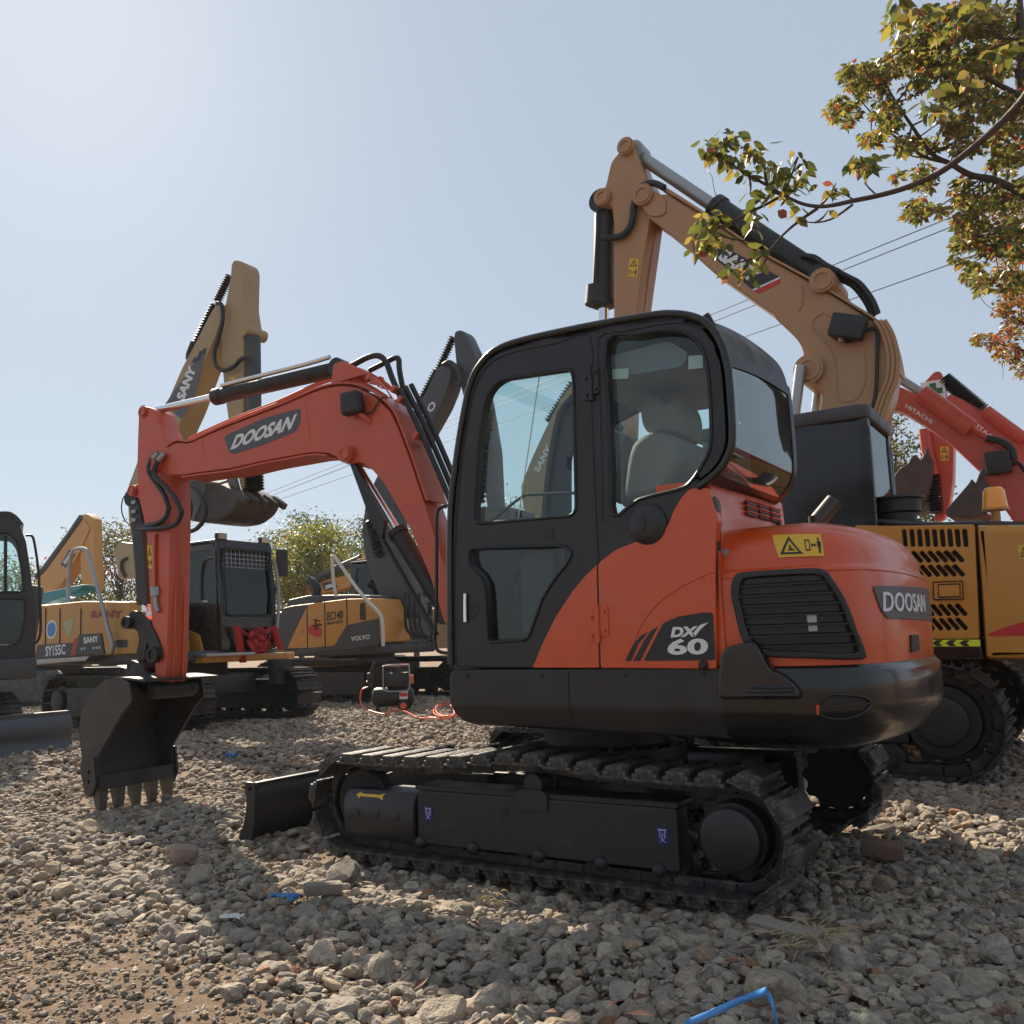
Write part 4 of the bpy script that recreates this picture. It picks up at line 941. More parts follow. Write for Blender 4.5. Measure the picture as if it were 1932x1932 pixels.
# pipe, tap on stick
mb = MB(B); mb.tube([B.p3(p, .12) for p in Z1((830, 290), (828, 420), (830, 540), (830, 570))], .014, 8); mb.out('breaker_pipe', ARMOR, stick)
mb = MB(B); mb.cyl(B.p3(Z1((832, 575))[0], .12), B.p3(Z1((834, 622))[0], .12), .038, seg=6); mb.tube([B.p3(p, .12) for p in Z1((834, 620), (836, 655), (840, 680), (852, 705))], .018, 8, smooth=3); mb.out('pipe_tap', GALV, stick)
warn_sticker(B, lambda p: B.at(p, .105), Z1((790, 350), (817, 352), (822, 475), (798, 475)), stick, base=.105, horiz=False)
# work light on the boom
u, w_ = B.at(Z2((1262, 880))[0], .16)
mb = MB(B); mb.slab(rnd([(u-.085, w_-.075), (u+.08, w_-.085), (u+.09, w_+.08), (u-.06, w_+.085)], .03), .14, .23, bev=.02); wl = mb.out('work_light', PLASTIC, boom)
mb = MB(B); mb.tube([B.p3(p, q) for p, q in zip(Z2((1270, 915), (1310, 950), (1345, 980)), (.17, .15, .115))], .016, 6); mb.out('light_bracket', ARMOR, wl)
hose(B, Z2((1310, 930), (1350, 925), (1385, 870), (1412, 840)), .006, wl, .13)
# swing post at the house front
mb = MB(B); mb.slab(rnd(B.px(DD((905, 1080), (940, 1078), (966, 1110), (972, 1190), (930, 1200), (880, 1150)), .0), .03), -.10, .10, bev=.01); mb.out('boom_swing_bracket', ARMOR, EX)
mb = MB(B); mb.box((-.02, 0, .95), (.35, .5, .45), bev=.04); mb.out('boom_foot', STEEL, EX)
# ================================================================ machines behind
def arm_part(fr, par, pts, hw, m, name, v=0., r=.05, bev=.02):
    """box section traced on the plane of its near face; hw signed towards the camera side"""
    mb = MB(fr); P = rnd(fr.px(pts, v+hw), r, 3); mb.slab(P, v-abs(hw), v+abs(hw), bev=bev); return mb.out(name, m, par)
def guard(fr, par, a, b, v, n, r, m=RUBBER, name='spiral_guard'):
    """hose wrapped in spiral guard: a row of fins"""
    A = Vector(fr.p3(a, v)); Bq = Vector(fr.p3(b, v)); mb = MB(fr); d = (Bq-A)/n
    prof = []
    for k in range(n): prof += [(r*.55, k/n), (r, (k+.45)/n), (r*.55, (k+.9)/n)]
    mb.lathe(A, Bq, [(.001, 0)]+prof+[(.001, 1)], 12); return mb.out(name, m, par, smooth=0)
def arc(cx, cy, r, a0, a1, n): return [(cx+r*math.cos(a), cy+r*math.sin(a)) for a in np.linspace(a0, a1, n)]
def carbody(fr, par, vs, L, m=STEEL):
    mb = MB(fr); mb.slabz(rnd([(1.1, vs-.4), (-1.1, vs-.4), (-1.1, -vs+.4), (1.1, -vs+.4)], .2), .45, .75, bev=.02)
    mb.lathe((0, 0, .7), (0, 0, 1.02), [(.001, 0), (.7, 0), (.7, 1), (.001, 1)], 32)
    mb.out('undercarriage', m, par)
    for s in (-1, 1):
        mb = MB(fr); mb.slab(rnd([(L*.8, .62), (-L*.85, .62), (-L*.85, .16), (L*.8, .16)], .04), s*vs-.2, s*vs+.2, bev=.02); mb.out('track_frame', m, par)
def lamp(fr, par, p, d=(.08, .2, .11)):
    mb = MB(fr); mb.box(p, d, bev=.02); l = mb.out('work_lamp', PLASTIC, par); mb = MB(fr); mb.box((p[0]+d[0]*.52, p[1], p[2]), (.012, d[1]*.85, d[2]*.8), bev=.004); mb.out('lens', LAMPG, l)
# ---------------------------------------------------------------- machine with the tall faded boom and black cab (left of centre)
A = Fr((-10.15, 4.80, 0), 0)
EA = thing('excavator', A, 'faded yellow excavator, boom folded high, black cab with a red bow on its front', 'excavator')
for vv, o_ in ((-1.05, -1), (1.05, 1)): track(A, EA, vv, .50, 1.42, .34, 42, .40, o_)
carbody(A, EA, 1.05, 1.42)
mb = MB(A); mb.box((-.75, 0, 1.05), (3.3, 2.3, .16), bev=.03); mb.out('revolving_frame', VGREY, EA)
# right hand bodywork (towards the camera)
SV = -1.2
pa = lambda *z: A.px(Z1(*z), SV)
mb = MB(A); mb.slab(rnd(pa((150, 965), (175, 690), (230, 672), (440, 650), (690, 652), (700, 700), (725, 820), (740, 935), (600, 940), (400, 950)), .04), SV, -.25, bev=.03); eb = mb.out('engine_housing', YEL, EA)
mb = MB(A); mb.slab([(-3.2, 1.75), (-1.6, 1.75), (-1.75, 1.98), (-3.0, 1.98)], SV+.1, 1.1, bev=.04); mb.out('engine_hood', VGREY, EA)
mb = MB(A); mb.slab(rnd([(-1.7, 1.0), (-3.35, 1.0), (-3.45, 1.7), (-1.7, 1.74)], .08), -.28, 1.2, bev=.04); mb.out('counterweight', YEL, EA)
mb = MB(A); mb.slab(pa((188, 965), (205, 885), (398, 872), (385, 945)), SV-.012, SV+.0); d_ = mb.out('side_decal', BLACKD, eb)
text(A, SV-.012, 'SY155C', *Z1((245, 948), (352, 936), (245, 892)), WHITE, d_, -1, bold=.03)
mb = MB(A); mb.slab(pa((385, 945), (402, 850), (425, 846), (408, 942)), SV-.016, SV+.0); mb.out('red_stripe', REDD, eb)
mb = MB(A); mb.slab(rnd(pa((408, 942), (428, 828), (548, 822), (566, 934)), .02), SV-.022, SV+.0, bev=.004); d2 = mb.out('storage_box_decal', BLACKD, eb)
text(A, SV-.022, 'SANY', *Z1((450, 878), (530, 870), (448, 843)), WHITE, d2, -1, bold=.04)
mb = MB(A)
for k in range(7):
    if k in (2, 3): continue
    p = A.at(Z1((445+k*16, 906-k*1.2))[0], SV); mb.slab([(p[0]-.018, p[1]-.018), (p[0]+.018, p[1]-.018), (p[0]+.018, p[1]+.018), (p[0]-.018, p[1]+.018)], SV-.026, SV-.022)
mb.out('small_marks', WHITE, d2)
text(A, SV, 'SANY', *Z1((488, 740), (660, 740), (490, 700)), mat('faded_red_decal', (.30, .05, .05), .5), eb, -1, bold=.07, space=1.15)
mb = MB(A); c = A.at(Z1((277, 802))[0], SV); mb.slab(arc(c[0], c[1], .155, 0, 2*PI, 24)[:-1], SV-.004, SV); r1 = mb.out('round_sticker', WHITE, eb)
mb = MB(A); mb.slab(arc(c[0], c[1], .12, 0, 2*PI, 24)[:-1], SV-.006, SV-.004); mb.out('sticker_centre', mat('sticker_blue', (.04, .22, .50), .4), r1)
mb = MB(A); mb.slab(pa((338, 765), (396, 740), (392, 790), (375, 838), (360, 835), (345, 790)), SV-.004, SV); mb.out('crest_sticker', mat('sticker_gold', (.40, .38, .22), .5), eb)
mb = MB(A)
for x in (243, 320, 432): mb.tube([A.p3(Z1((x, 940))[0], SV-.002), A.p3(Z1((x+3, 690))[0], SV-.002)], .012, 6)
mb.out('panel_gap', INK, eb)
mb = MB(A); mb.slab(rnd(pa((575, 935), (560, 820), (600, 808), (730, 815), (738, 930)), .03), SV-.03, SV+.3, bev=.01); tb_ = mb.out('tool_box', YEL, EA)
mb = MB(A); mb.slab(rnd(pa((628, 898), (628, 858), (694, 856), (694, 898)), .03), SV-.036, SV-.03); mb.out('box_vent', INK, tb_)
mb = MB(A); mb.slab(pa((190, 992), (540, 968), (562, 942), (200, 966)), SV-.25, SV, bev=.01); mb.out('walkway', GALV, EA)
mb = MB(A); mb.tube([A.p3(p, SV-.1) for p in Z1((405, 640), (368, 625), (370, 500), (385, 400), (410, 372), (450, 370), (478, 410), (530, 600), (580, 800), (605, 880), (598, 930))], .032, 8, smooth=3); mb.out('handrail', GALV, EA)
# boom, stick, bucket
HB = -.20
ab = Z2((556, 345), (540, 440), (500, 545), (440, 680), (395, 800), (360, 900), (310, 1010), (262, 1120), (215, 1240), (200, 1400))+Z1((800, 420), (830, 640), (830, 760), (770, 760), (742, 640), (720, 420), (690, 230), (683, 100), (690, 20))+Z2((55, 1290), (95, 1180), (150, 1060), (245, 888), (330, 690), (400, 560), (470, 420), (520, 335))
mb = MB(A); mb.slab(rnd(A.px(ab, HB), .08, 3), -.20, .20, bev=.02); bmA = mb.out('boom', BEIGE, EA)
mb = MB(A); mb.slab(A.px(Z2((240, 885), (440, 600), (462, 600), (395, 860), (330, 960)), HB), HB-.004, HB); dd = mb.out('boom_decal', GREYD, bmA)
bm_ = text(A, HB-.004, 'SANY', *Z2((342, 868), (412, 690), (302, 845)), WHITE, dd, -1, bold=.05)
mb = MB(A)
for x, y in ((400, 648), (432, 612), (450, 600), (420, 640)): 
    p = A.px(Z2((x-14, y+12), (x-2, y-16), (x+16, y-20), (x+8, y+10)), HB); mb.slab(p, HB-.007, HB-.004)
mb.out('checker_marks', BLACKD, dd)
as_ = Z2((597, 130), (610, 108), (632, 106), (655, 118), (666, 150), (660, 350), (676, 455), (680, 500), (664, 515), (660, 900), (662, 1230), (675, 1330), (650, 1345), (625, 1240), (606, 1245), (580, 960), (560, 820), (545, 640), (540, 480), (560, 370), (592, 200))
HSv = -.17
mb = MB(A); mb.slab(rnd(A.px(as_, HSv), .06, 3), -.17, .17, bev=.02); stA = mb.out('stick', BEIGE, EA)
mb = MB(A); u, w_ = A.at(Z2((672, 487))[0], HSv); mb.cyl((u, -.22, w_), (u, .22, w_), .10, seg=20); mb.out('pivot_pin', BEIGE, stA)
p0 = A.at(Z2((716, 520))[0], -.06); p1 = A.at(Z2((722, 1230))[0], -.06)
mb = MB(A); mb.cyl((p0[0], -.06, p0[1]), (p1[0], -.06, (p1[1]*.92+p0[1]*.08)), .115, seg=20); cA = mb.out('hydraulic_cylinder', VGREY, stA)
guard(A, stA, Z2((715, 1205))[0], Z2((722, 1345))[0], -.06, 9, .16)
for a_, b_, n in (((590, 190), (520, 330), 12), ((508, 345), (400, 575), 16)):
    guard(A, stA if a_[0] > 550 else bmA, Z2(a_)[0], Z2(b_)[0], -.05, n, .085)
hose(A, Z2((520, 340), (545, 350), (550, 430), (530, 520), (508, 600), (515, 670), (555, 700), (610, 680), (650, 640), (690, 630)), .035, stA, -.26)
mb = MB(A); mb.tube([A.p3(p, -.1) for p in Z2((395, 545), (370, 610), (368, 640))], .05, 8); mb.out('hose_block', PLASTIC, bmA)
warn_sticker(A, lambda p: A.at(p, HSv), Z2((588, 735), (622, 735), (622, 785), (588, 785)), stA, base=-.17-.002, horiz=True)
ab_ = Z2((350, 1272), (400, 1268), (440, 1290), (520, 1300), (590, 1330), (640, 1372))+Z1((1290, 90), (1260, 160), (1190, 215), (1110, 228), (1020, 222), (990, 100))
mb = MB(A); P = rnd(A.px(ab_, -.42), .10, 4); mb.slab(P, -.42, .42, bev=.05); bkA = mb.out('bucket', RUST, EA)
mb = MB(A); mb.slab(A.px(Z2((355, 1272), (400, 1272), (460, 1305))+Z1((1100, 60), (1060, 170), (1035, 222), (1000, 200)), -.43), -.435, -.42); mb.out('bucket_side', GREYB, bkA)
mb = MB(A); mb.tube([A.p3(p, -.5) for p in Z1((1010, 10), (1060, 2), (1130, 12), (1180, 18), (1220, 5))], .025, 6); mb.out('bucket_edge', GREYB, bkA)
for k in range(5):
    q = Vector(A.p3(Z1((1285, 90))[0], -.42)); q.y = -.38+k*.19; mb = MB(A); mb.box(q, (.30, .10, .10), (0, .6, 0), .02); mb.out('tooth', RUST, bkA)
plate(A, Z2((590, 1240), (620, 1235), (650, 1340), (672, 1395), (640, 1410), (605, 1330)), -.26, -.18, GREYB, 'tipping_link', stA)
for k in range(2): hose(A, Z1((1000, 25), (1060, 60), (1100, 140), (1095, 210), (1050, 265), (990, 280)) if k == 0 else Z1((995, 60), (1015, 100), (1022, 170), (1005, 240)), .035, stA, -.55)
# cab at the far side of the boom, front towards the right
cf = lambda *z: A.px(Z1(*z), .2)
def cabbox(fr, par, u0, u1, v0, v1, w0, w1, m, sl=.12, glassm=GLASSD, mesh=True):
    o_ = rnd([(u0, w0), (u1+.02, w0), (u1, w0+.9), (u1-sl, w1-.12, .12), (u1-sl-.15, w1, .08), (u0+.05, w1, .1)], .03)
    W = rnd([(u0+.22, w0+.75), (u1-.10, w0+.75), (u1-sl-.12, w1-.14), (u0+.22, w1-.14)], .08)
    mb = MB(fr); mb.slab(o_, v0, v0+.06, holes=[W], bev=.01); c = mb.out('cab', m, par)
    mb = MB(fr); mb.slab(o_, v1-.06, v1, holes=[W], bev=.01); mb.out('side_frame', m, c)
    mb = MB(fr); mb.slabz(rnd([(u0, v0), (u1-sl, v0), (u1-sl, v1), (u0, v1)], .06), w1-.06, w1+.03, bev=.02); mb.out('roof', m, c)
    mb = MB(fr); mb.box((u0+.03, (v0+v1)/2, (w0+w1)/2), (.06, v1-v0-.1, w1-w0-.1)); mb.out('rear_wall', m, c)
    V = rnd([(v0, w0), (v1, w0), (v1, w1), (v0, w1)], .05); H = rnd([(v0+.09, w0+.55), (v1-.09, w0+.55), (v1-.09, w1-.12), (v0+.09, w1-.12)], .08)
    mb = MB(fr); mb.slabu(V, u1-.06, u1, holes=[H], bev=.012)
    mb.warp(lambda q: Vector((q.x-sl*max(0, (q.z-w0-.9)/(w1-w0-.9)), q.y, q.z))); mb.out('front_frame', m, c)
    mb = MB(fr); mb.slabu(H, u1-.04, u1-.035); mb.sub(2, .3, w0, w1); mb.warp(lambda q: Vector((q.x-sl*max(0, (q.z-w0-.9)/(w1-w0-.9)), q.y, q.z))); mb.out('windshield', glassm, c)
    mb = MB(fr); mb.slab(W, v0+.02, v0+.03); mb.out('side_window', glassm, c)
    mb = MB(fr); mb.slab(W, v1-.03, v1-.02); mb.out('side_window', glassm, c)
    if mesh:
        mb = MB(fr)
        for k in range(12): mb.tube([(u1-sl+.03, v0+.1+(v1-v0-.2)*k/11, w1-.42), (u1-sl+.02, v0+.1+(v1-v0-.2)*k/11, w1-.14)], .006, 4)
        for k in range(5): mb.tube([(u1-sl+.03, v0+.1, w1-.42+k*.07), (u1-sl+.03, v1-.1, w1-.42+k*.07)], .006, 4)
        mb.out('mesh_guard', GALV, c)
        mb = MB(fr); P = [(u1+.03-sl*max(0, (w_-w0-.9)/(w1-w0-.9)), v, w_) for v, w_ in H]; mb.tube(P+[P[0]], .022, 6, caps=False); mb.out('front_guard_frame', TRIM, c)
    mb = MB(fr); mb.box((u0+.5, (v0+v1)/2, w0+.75), (.2, .45, .8), (0, -.1, 0), .06); mb.out('seat', SEATD, c)
    return c
uC = A.atu(DD((415, 1255))[0], .95); uD = A.atu(DD((520, 1255))[0], .95); ztop = A.atu(DD((440, 1018))[0], .95)[1]
caA = cabbox(A, EA, -.55, .95, uC[0], uD[0], 1.13, ztop-.02, CWB)
mb = MB(A)
for v_ in (uC[0]+.12, uD[0]-.12): lamp(A, EA, (.78, v_, ztop+.06))
mb.bm.free()
mb = MB(A); mb.slab(rnd(A.px(Z1((1000, 1000), (1030, 795), (1110, 830), (1135, 925), (1140, 990)), .1), .03), .05, uC[0]-.02, bev=.02); mb.out('front_fairing', YEL, EA)
mb = MB(A); mb.tube([(.98, uD[0]-.05, 1.2), (1.0, uD[0]+.02, 1.9), (.92, uD[0]+.0, 2.55), (.85, uD[0]-.1, 2.65)], .028, 8, smooth=3); mb.out('grab_bar', GALV, caA)
mA = A.atu(Z1((1512, 445))[0], .9); mb = MB(A); mb.box((.9, mA[0], mA[1]), (.06, .24, .48), bev=.03); mb.tube([(.9, mA[0]-.1, mA[1]-.2), (.93, uD[0]+.02, 2.1)], .02); mb.out('mirror', PLASTIC, caA)
mb = MB(A); mb.box((1.05, uC[0]+.02, 1.06), (.30, .95, .05), bev=.01); mb.out('front_step', GALV, EA)
mb = MB(A); mb.box((.9, .5, 1.0), (.3, 1.9, .12), bev=.02); mb.out('frame_front', YEL, EA)
# bucket-shaped pail hanging at the cab corner
pc = A.atu(Z1((1480, 1030))[0], 1.12)
PA = Fr(A.M @ Vector((1.2, pc[0], pc[1]-.19)), 0); PL = thing('pail', PA, 'dark plastic pail hanging below the red bow on the cab corner', 'pail')
mb = MB(PA); mb.lathe((0, 0, 0), (0, 0, .40), [(.001, 0), (.155, 0), (.19, .95), (.205, .96), (.205, 1), (.18, 1), (.15, .05), (.001, .05)], 24); mb.out('pail_body', mat('pail_plastic', (.03, .035, .045), .5), PL)
mb = MB(PA); mb.tube([(0, -.2, .38), (0, -.1, .52), (0, .1, .52), (0, .2, .38)], .008, 6, smooth=4); mb.out('pail_handle', GALV, PL)
# red ribbon bow
RB = Fr(A.M @ Vector((1.03, 0, 0)), 0); RR = thing('ribbon_bow', RB, 'gathered red ribbon bow with two hanging tails tied across the black cab front', 'ribbon')
def rbat(x, y, u=0.): q = RB.atu(Z1((x, y))[0], u); return (u, q[0], q[1])
c = Vector(rbat(1372, 862)); mb = MB(RB); r_ = random.Random(4)
for k in range(46):
    a = r_.uniform(0, 2*PI); rad = r_.uniform(.02, .20); q = c+Vector((r_.uniform(.02, .10), math.cos(a)*rad, math.sin(a)*rad)); t = Vector((r_.gauss(0, .5), -math.sin(a), math.cos(a))).normalized(); n = Vector((1, r_.gauss(0, .6), r_.gauss(0, .6))).normalized()
    L = r_.uniform(.07, .13); hw_ = .042
    mb.loft([[q+t*L*s_+n*.05*math.sin((s_+1)*PI/2)+t.cross(n)*hw_*e for e in (-1, 1)] for s_ in np.linspace(-1, 1, 6)], closed=False)
bmv = mb.out('rosette', RED, RR, smooth=60); md = bmv.modifiers.new('s', 'SOLIDIFY'); md.thickness = .006
mb = MB(RB)
def ribbon(pts, wd):
    P = smoothpts([rbat(*p) for p in pts], 4, False)
    mb.loft([[Vector(p)+Vector((0, -wd, 0))+Vector((.02*math.sin(i), 0, 0)), Vector(p)+Vector((.03, wd, 0))] for i, p in enumerate(P)], closed=False)
for s_ in (((1250, 785), (1300, 815), (1340, 845)), ((1400, 840), (1430, 810), (1465, 782))): ribbon(s_, .05)
o = mb.out('ribbon', RED, RR, smooth=60); o.modifiers.new('s', 'SOLIDIFY').thickness = .006
mb = MB(RB); ribbon(((1262, 785), (1280, 860), (1298, 980)), .065); o = mb.out('ribbon_tail', RED, RR, smooth=60); o.modifiers.new('s', 'SOLIDIFY').thickness = .006
mb = MB(RB); ribbon(((1462, 782), (1480, 840), (1505, 918)), .065); o = mb.out('ribbon_tail', RED, RR, smooth=60); o.modifiers.new('s', 'SOLIDIFY').thickness = .006
# ---------------------------------------------------------------- charcoal-boomed machine right of it
D = Fr((-10.9, 9.9, 0), 0); DV = -1.2
ED = thing('excavator', D, 'yellow and charcoal excavator with a dark folded boom and a bent white handrail', 'excavator')
for vv, o_ in ((-1.05, -1), (1.05, 1)): track(D, ED, vv, .55, 1.5, .36, 42, .42, o_)
carbody(D, ED, 1.05, 1.5)
mb = MB(D); mb.box((-.7, 0, 1.05), (3.5, 2.4, .2), bev=.03); mb.out('revolving_frame', VGREY, ED)
pd = lambda *z: D.px(M4(*z), DV)
mb = MB(D); mb.slab(rnd(pd((700, 975), (690, 730), (740, 715), (1060, 675), (1200, 672), (1250, 800), (1255, 922), (1060, 940)), .04), DV, -.3, bev=.03); hb = mb.out('engine_housing', YEL, ED)
mb = MB(D); mb.slab(pd((702, 970), (692, 732), (838, 710), (770, 850), (722, 958)), DV-.006, DV); mb.out('charcoal_panel', VGREY, hb)
mb = MB(D); mb.slab(rnd(pd((990, 945), (1062, 825), (1245, 785), (1254, 920), (1062, 938)), .02), DV-.008, DV); cp = mb.out('charcoal_panel', VGREY, hb)
text(D, DV-.008, 'VOLVO', *M4((1086, 916), (1194, 903), (1086, 890)), WHITE, cp, -1, bold=.02)
text(D, DV, 'EC140', *M4((948, 800), (1040, 788), (948, 752)), INK, hb, -1, bold=.03, d=.006)
text(D, DV, 'HEAVY DUTY', *M4((948, 824), (1042, 812), (948, 808)), INK, hb, -1, bold=.02, d=.006)
mb = MB(D); mb.slab(smoothpts(pd((840, 850), (870, 820), (900, 835), (918, 850), (915, 885), (890, 895), (865, 880), (850, 878)), 3), DV-.006, DV); s1 = mb.out('red_sticker', REDD, hb)
mb = MB(D)
for q in (((872, 795), (905, 800)), ((885, 790), (880, 850)), ((900, 815), (890, 850)), ((868, 830), (918, 822))): mb.tube([D.p3(p, DV-.008) for p in M4(*q)], .014, 6)
mb.out('sticker_strokes', INK, s1)
mb = MB(D)
for x, y0, y1 in ((835, 710, 960), (935, 692, 950), (1060, 675, 830)): mb.tube([D.p3(M4((x, y0))[0], DV-.002), D.p3(M4((x+4, y1))[0], DV-.002)], .012, 6)
mb.out('panel_gap', INK, hb)
mb = MB(D); mb.slab(rnd(pd((786, 876), (786, 850), (812, 848), (812, 874)), .01), DV-.012, DV); mb.out('latch', YEL, hb)
mb = MB(D); mb.slab(rnd(pd((1138, 795), (1138, 700), (1165, 695), (1170, 795)), .03), DV-.012, DV); mb.out('inlet', INK, hb)
mb = MB(D); mb.slab(rnd([D.at(p, DV+.2) for p in M4((722, 725), (735, 680), (850, 655), (1100, 650), (1200, 655), (1210, 690), (1000, 690))], .03), DV+.15, 1.1, bev=.04); mb.out('engine_hood', VGREY, ED)
mb = MB(D); mb.slab(rnd([(-1.5, 1.0), (-2.8, 1.0), (-2.9, 1.9), (-1.5, 2.0)], .1), -.3, 1.2, bev=.05); mb.out('counterweight', VGREY, ED)
mb = MB(D); mb.slab(pd((705, 1000), (1240, 945), (1250, 920), (705, 975)), DV-.02, DV+.2, bev=.01); mb.out('side_sill', VGREY, ED)
mb = MB(D); mb.slab(pd((720, 1070), (980, 1060), (1080, 1030), (1110, 1012), (720, 1030)), DV+.1, DV+.4, bev=.02); mb.out('frame_side', YEL, ED)
mb = MB(D); mb.tube([D.p3(p, DV-.12) for p in M4((1000, 660), (985, 560), (978, 440), (985, 432), (1010, 460), (1100, 590), (1180, 690), (1240, 750), (1262, 800), (1268, 945))], .035, 8, smooth=3); mb.out('handrail', mat('white_rail_paint', (.6, .58, .52), .4), ED)
mb = MB(D); mb.tube([D.p3(p, DV+.4) for p in M4((880, 680), (890, 620), (875, 590), (850, 572))], .10, 10, smooth=3); mb.out('exhaust_pipe', PLASTIC, ED)
mb = MB(D); mb.box((.5, DV+.35, 1.35), (.7, .5, .45), bev=.05); tb2 = mb.out('tool_box', PLASTIC, ED)
HV = -.22
db = Z2((1700, 690), (1745, 655), (1775, 655), (1780, 710), (1760, 790), (1720, 890), (1630, 1050))+DD((760, 905), (744, 960), (745, 1010), (760, 1080), (785, 1160), (745, 1170), (733, 1158), (710, 1111), (688, 1050), (683, 1000), (690, 945), (708, 905), (745, 830), (785, 766))+Z2((1640, 820))
mb = MB(D); mb.slab(rnd(D.px(db, HV), .08, 3), -.22, .22, bev=.02); bmD = mb.out('boom', VGREY, ED)
text(D, HV, 'VOLVO', *Z2((1570, 1080), (1700, 885), (1545, 1055)), WHITE, bmD, -1, bold=.02)
ds = DD((856, 640), (858, 625), (870, 622), (878, 630), (895, 668), (915, 760), (930, 850), (935, 960), (920, 962), (905, 870), (880, 770), (862, 700))
mb = MB(D); mb.slab(rnd(D.px(ds, -.18), .06, 3), -.18, .18, bev=.02); stD = mb.out('stick', VGREY, ED)
for a_, b_, n, par in (((1790, 520), (1690, 740), 16, stD), ((1700, 700), (1610, 870), 12, bmD)):
    guard(D, par, Z2(a_)[0], Z2(b_)[0], 0, n, .10)
guard(D, stD, DD((922, 770))[0], DD((905, 950))[0], -.15, 20, .13)
guard(D, bmD, M4((1190, 230))[0], M4((1250, 440))[0], -.25, 10, .12)
hose(D, Z2((1735, 670), (1770, 655), (1820, 700), (1830, 770), (1800, 775)), .045, bmD, -.28)
mb = MB(D); mb.slab(rnd(D.px(DD((905, 955), (955, 955), (975, 1000), (950, 1060), (900, 1070), (880, 1010)), -.5), .08), -.5, .5, bev=.03); mb.out('bucket', RUST, ED)
cD = cabbox(D, ED, -.5, 1.0, .15, 1.2, 1.15, 2.95, CWB, mesh=False)
mb = MB(D); mb.box((.1, .68, 3.02), (1.0, .8, .05), bev=.02); mb.out('cab_visor', YEL, cD)
for k in range(4): hose(D, [(x+k*9, y) for x, y in M4((1390, 640), (1395, 740), (1400, 840), (1450, 900))], .035, ED, -.5)
# ---------------------------------------------------------------- dark cab with dozer blade, cut by the left edge
Zf = Fr((-10.4, .35, 0), 0)
EZ = thing('excavator', Zf, 'excavator cut by the left edge, showing its dark cab, track end and wide blade', 'excavator')
for vv, o_ in ((-.95, -1), (.95, 1)): track(Zf, EZ, vv, .45, 1.15, .28, 38, .34, o_)
carbody(Zf, EZ, .95, 1.15)
pz = lambda u, *z: [Zf.atu(p, u) for p in Z1(*z)]
mb = MB(Zf)
prof = smoothpts([(2.05, .44), (2.13, .36), (2.16, .25), (2.14, .12), (2.2, .0)], 4, False); mb.strip(prof, -1.3, 1.42, .03); mb.box((2.06, .06, .43), (.06, 2.7, .05), bev=.01); bz = mb.out('dozer_blade', mat('grey_blade_paint', (.05, .055, .065), .4, var=.15), EZ)
for s_ in (-.45, .45): mb = MB(Zf); mb.box((1.55, s_, .32), (1.2, .14, .14), bev=.02); mb.out('blade_arm', STEEL, bz)
zq = atd((20, 1230), 11.6); Zh = Fr((zq.x, zq.y, 0), 62); ZV = -.5
zo = rnd(Zh.px(Z1((-330, 1060), (-330, 320), (-250, 215), (0, 190), (62, 198), (108, 248), (140, 330), (163, 480), (186, 700), (192, 1060)), ZV), .03, 3)
zw = rnd(Zh.px(Z1((-250, 300), (-20, 280), (55, 282), (92, 330), (115, 450), (128, 600), (-250, 605)), ZV), .06)
zl_ = rnd(Zh.px(Z1((-250, 640), (130, 635), (138, 720), (110, 860), (60, 890), (-250, 890)), ZV), .05)
mb = MB(Zh); mb.slab(zo, ZV, ZV+.06, holes=[zw, zl_], bev=.012); cz = mb.out('cab', DARK, EZ)
mb = MB(Zh); mb.slab(zo, ZV+.94, ZV+1.0, holes=[zw], bev=.012); mb.out('side_frame', DARK, cz)
mb = MB(Zh); mb.sheet(zw, ZV+.03); mb.out('side_window', GLASS, cz)
mb = MB(Zh); mb.sheet(zw, ZV+.97); mb.out('side_window', GLASS, cz)
mb = MB(Zh); mb.sheet(zl_, ZV+.03); mb.out('lower_window', GLASSD, cz)
for wn in (zw, zl_):
    mb = MB(Zh); P = [(u, ZV-.004, w_) for u, w_ in wn]; mb.tube(P+[P[0]], .014, 6, caps=False); mb.out('window_seal', TRIM, cz)
zr = smoothpts(Zh.px(Z1((-330, 320), (-250, 215), (0, 190), (62, 198), (108, 248)), ZV), 4, False); mb = MB(Zh); mb.strip(zr, ZV, ZV+1.0, -.05); mb.out('roof', DARK, cz)
mb = MB(Zh); mb.tube([Zh.p3(p, ZV) for p in Z1((30, 300), (28, 600))], .02); mb.out('window_bar', TRIM, cz)
zb_ = Zh.at(Z1((192, 1060))[0], ZV); za_ = Zh.at(Z1((-330, 1060))[0], ZV)
mb = MB(Zh); mb.box(((zb_[0]+za_[0])/2-.6, .2, .98), (zb_[0]-za_[0]+1.2, 1.7, .26), bev=.05); mb.out('revolving_frame', VGREY, EZ)
mb = MB(Zh); mb.box((za_[0]-.5, .3, 1.5), (1.3, 1.6, .9), bev=.1); mb.out('engine_housing', VGREY, EZ)
mb = MB(Zh); mb.box((za_[0]+.9, ZV+.5, 1.6), (.3, .5, .9), (0, .1, 0), .08); mb.out('seat', SEATD, cz)
mb = MB(Zh); mb.tube([Zh.p3(p, ZV+.1) for p in Z1((138, 298), (170, 300), (185, 340), (205, 480), (215, 650), (218, 800), (205, 860), (180, 880))], .016, 8, smooth=3); mb.out('grab_bar', TRIM, cz)
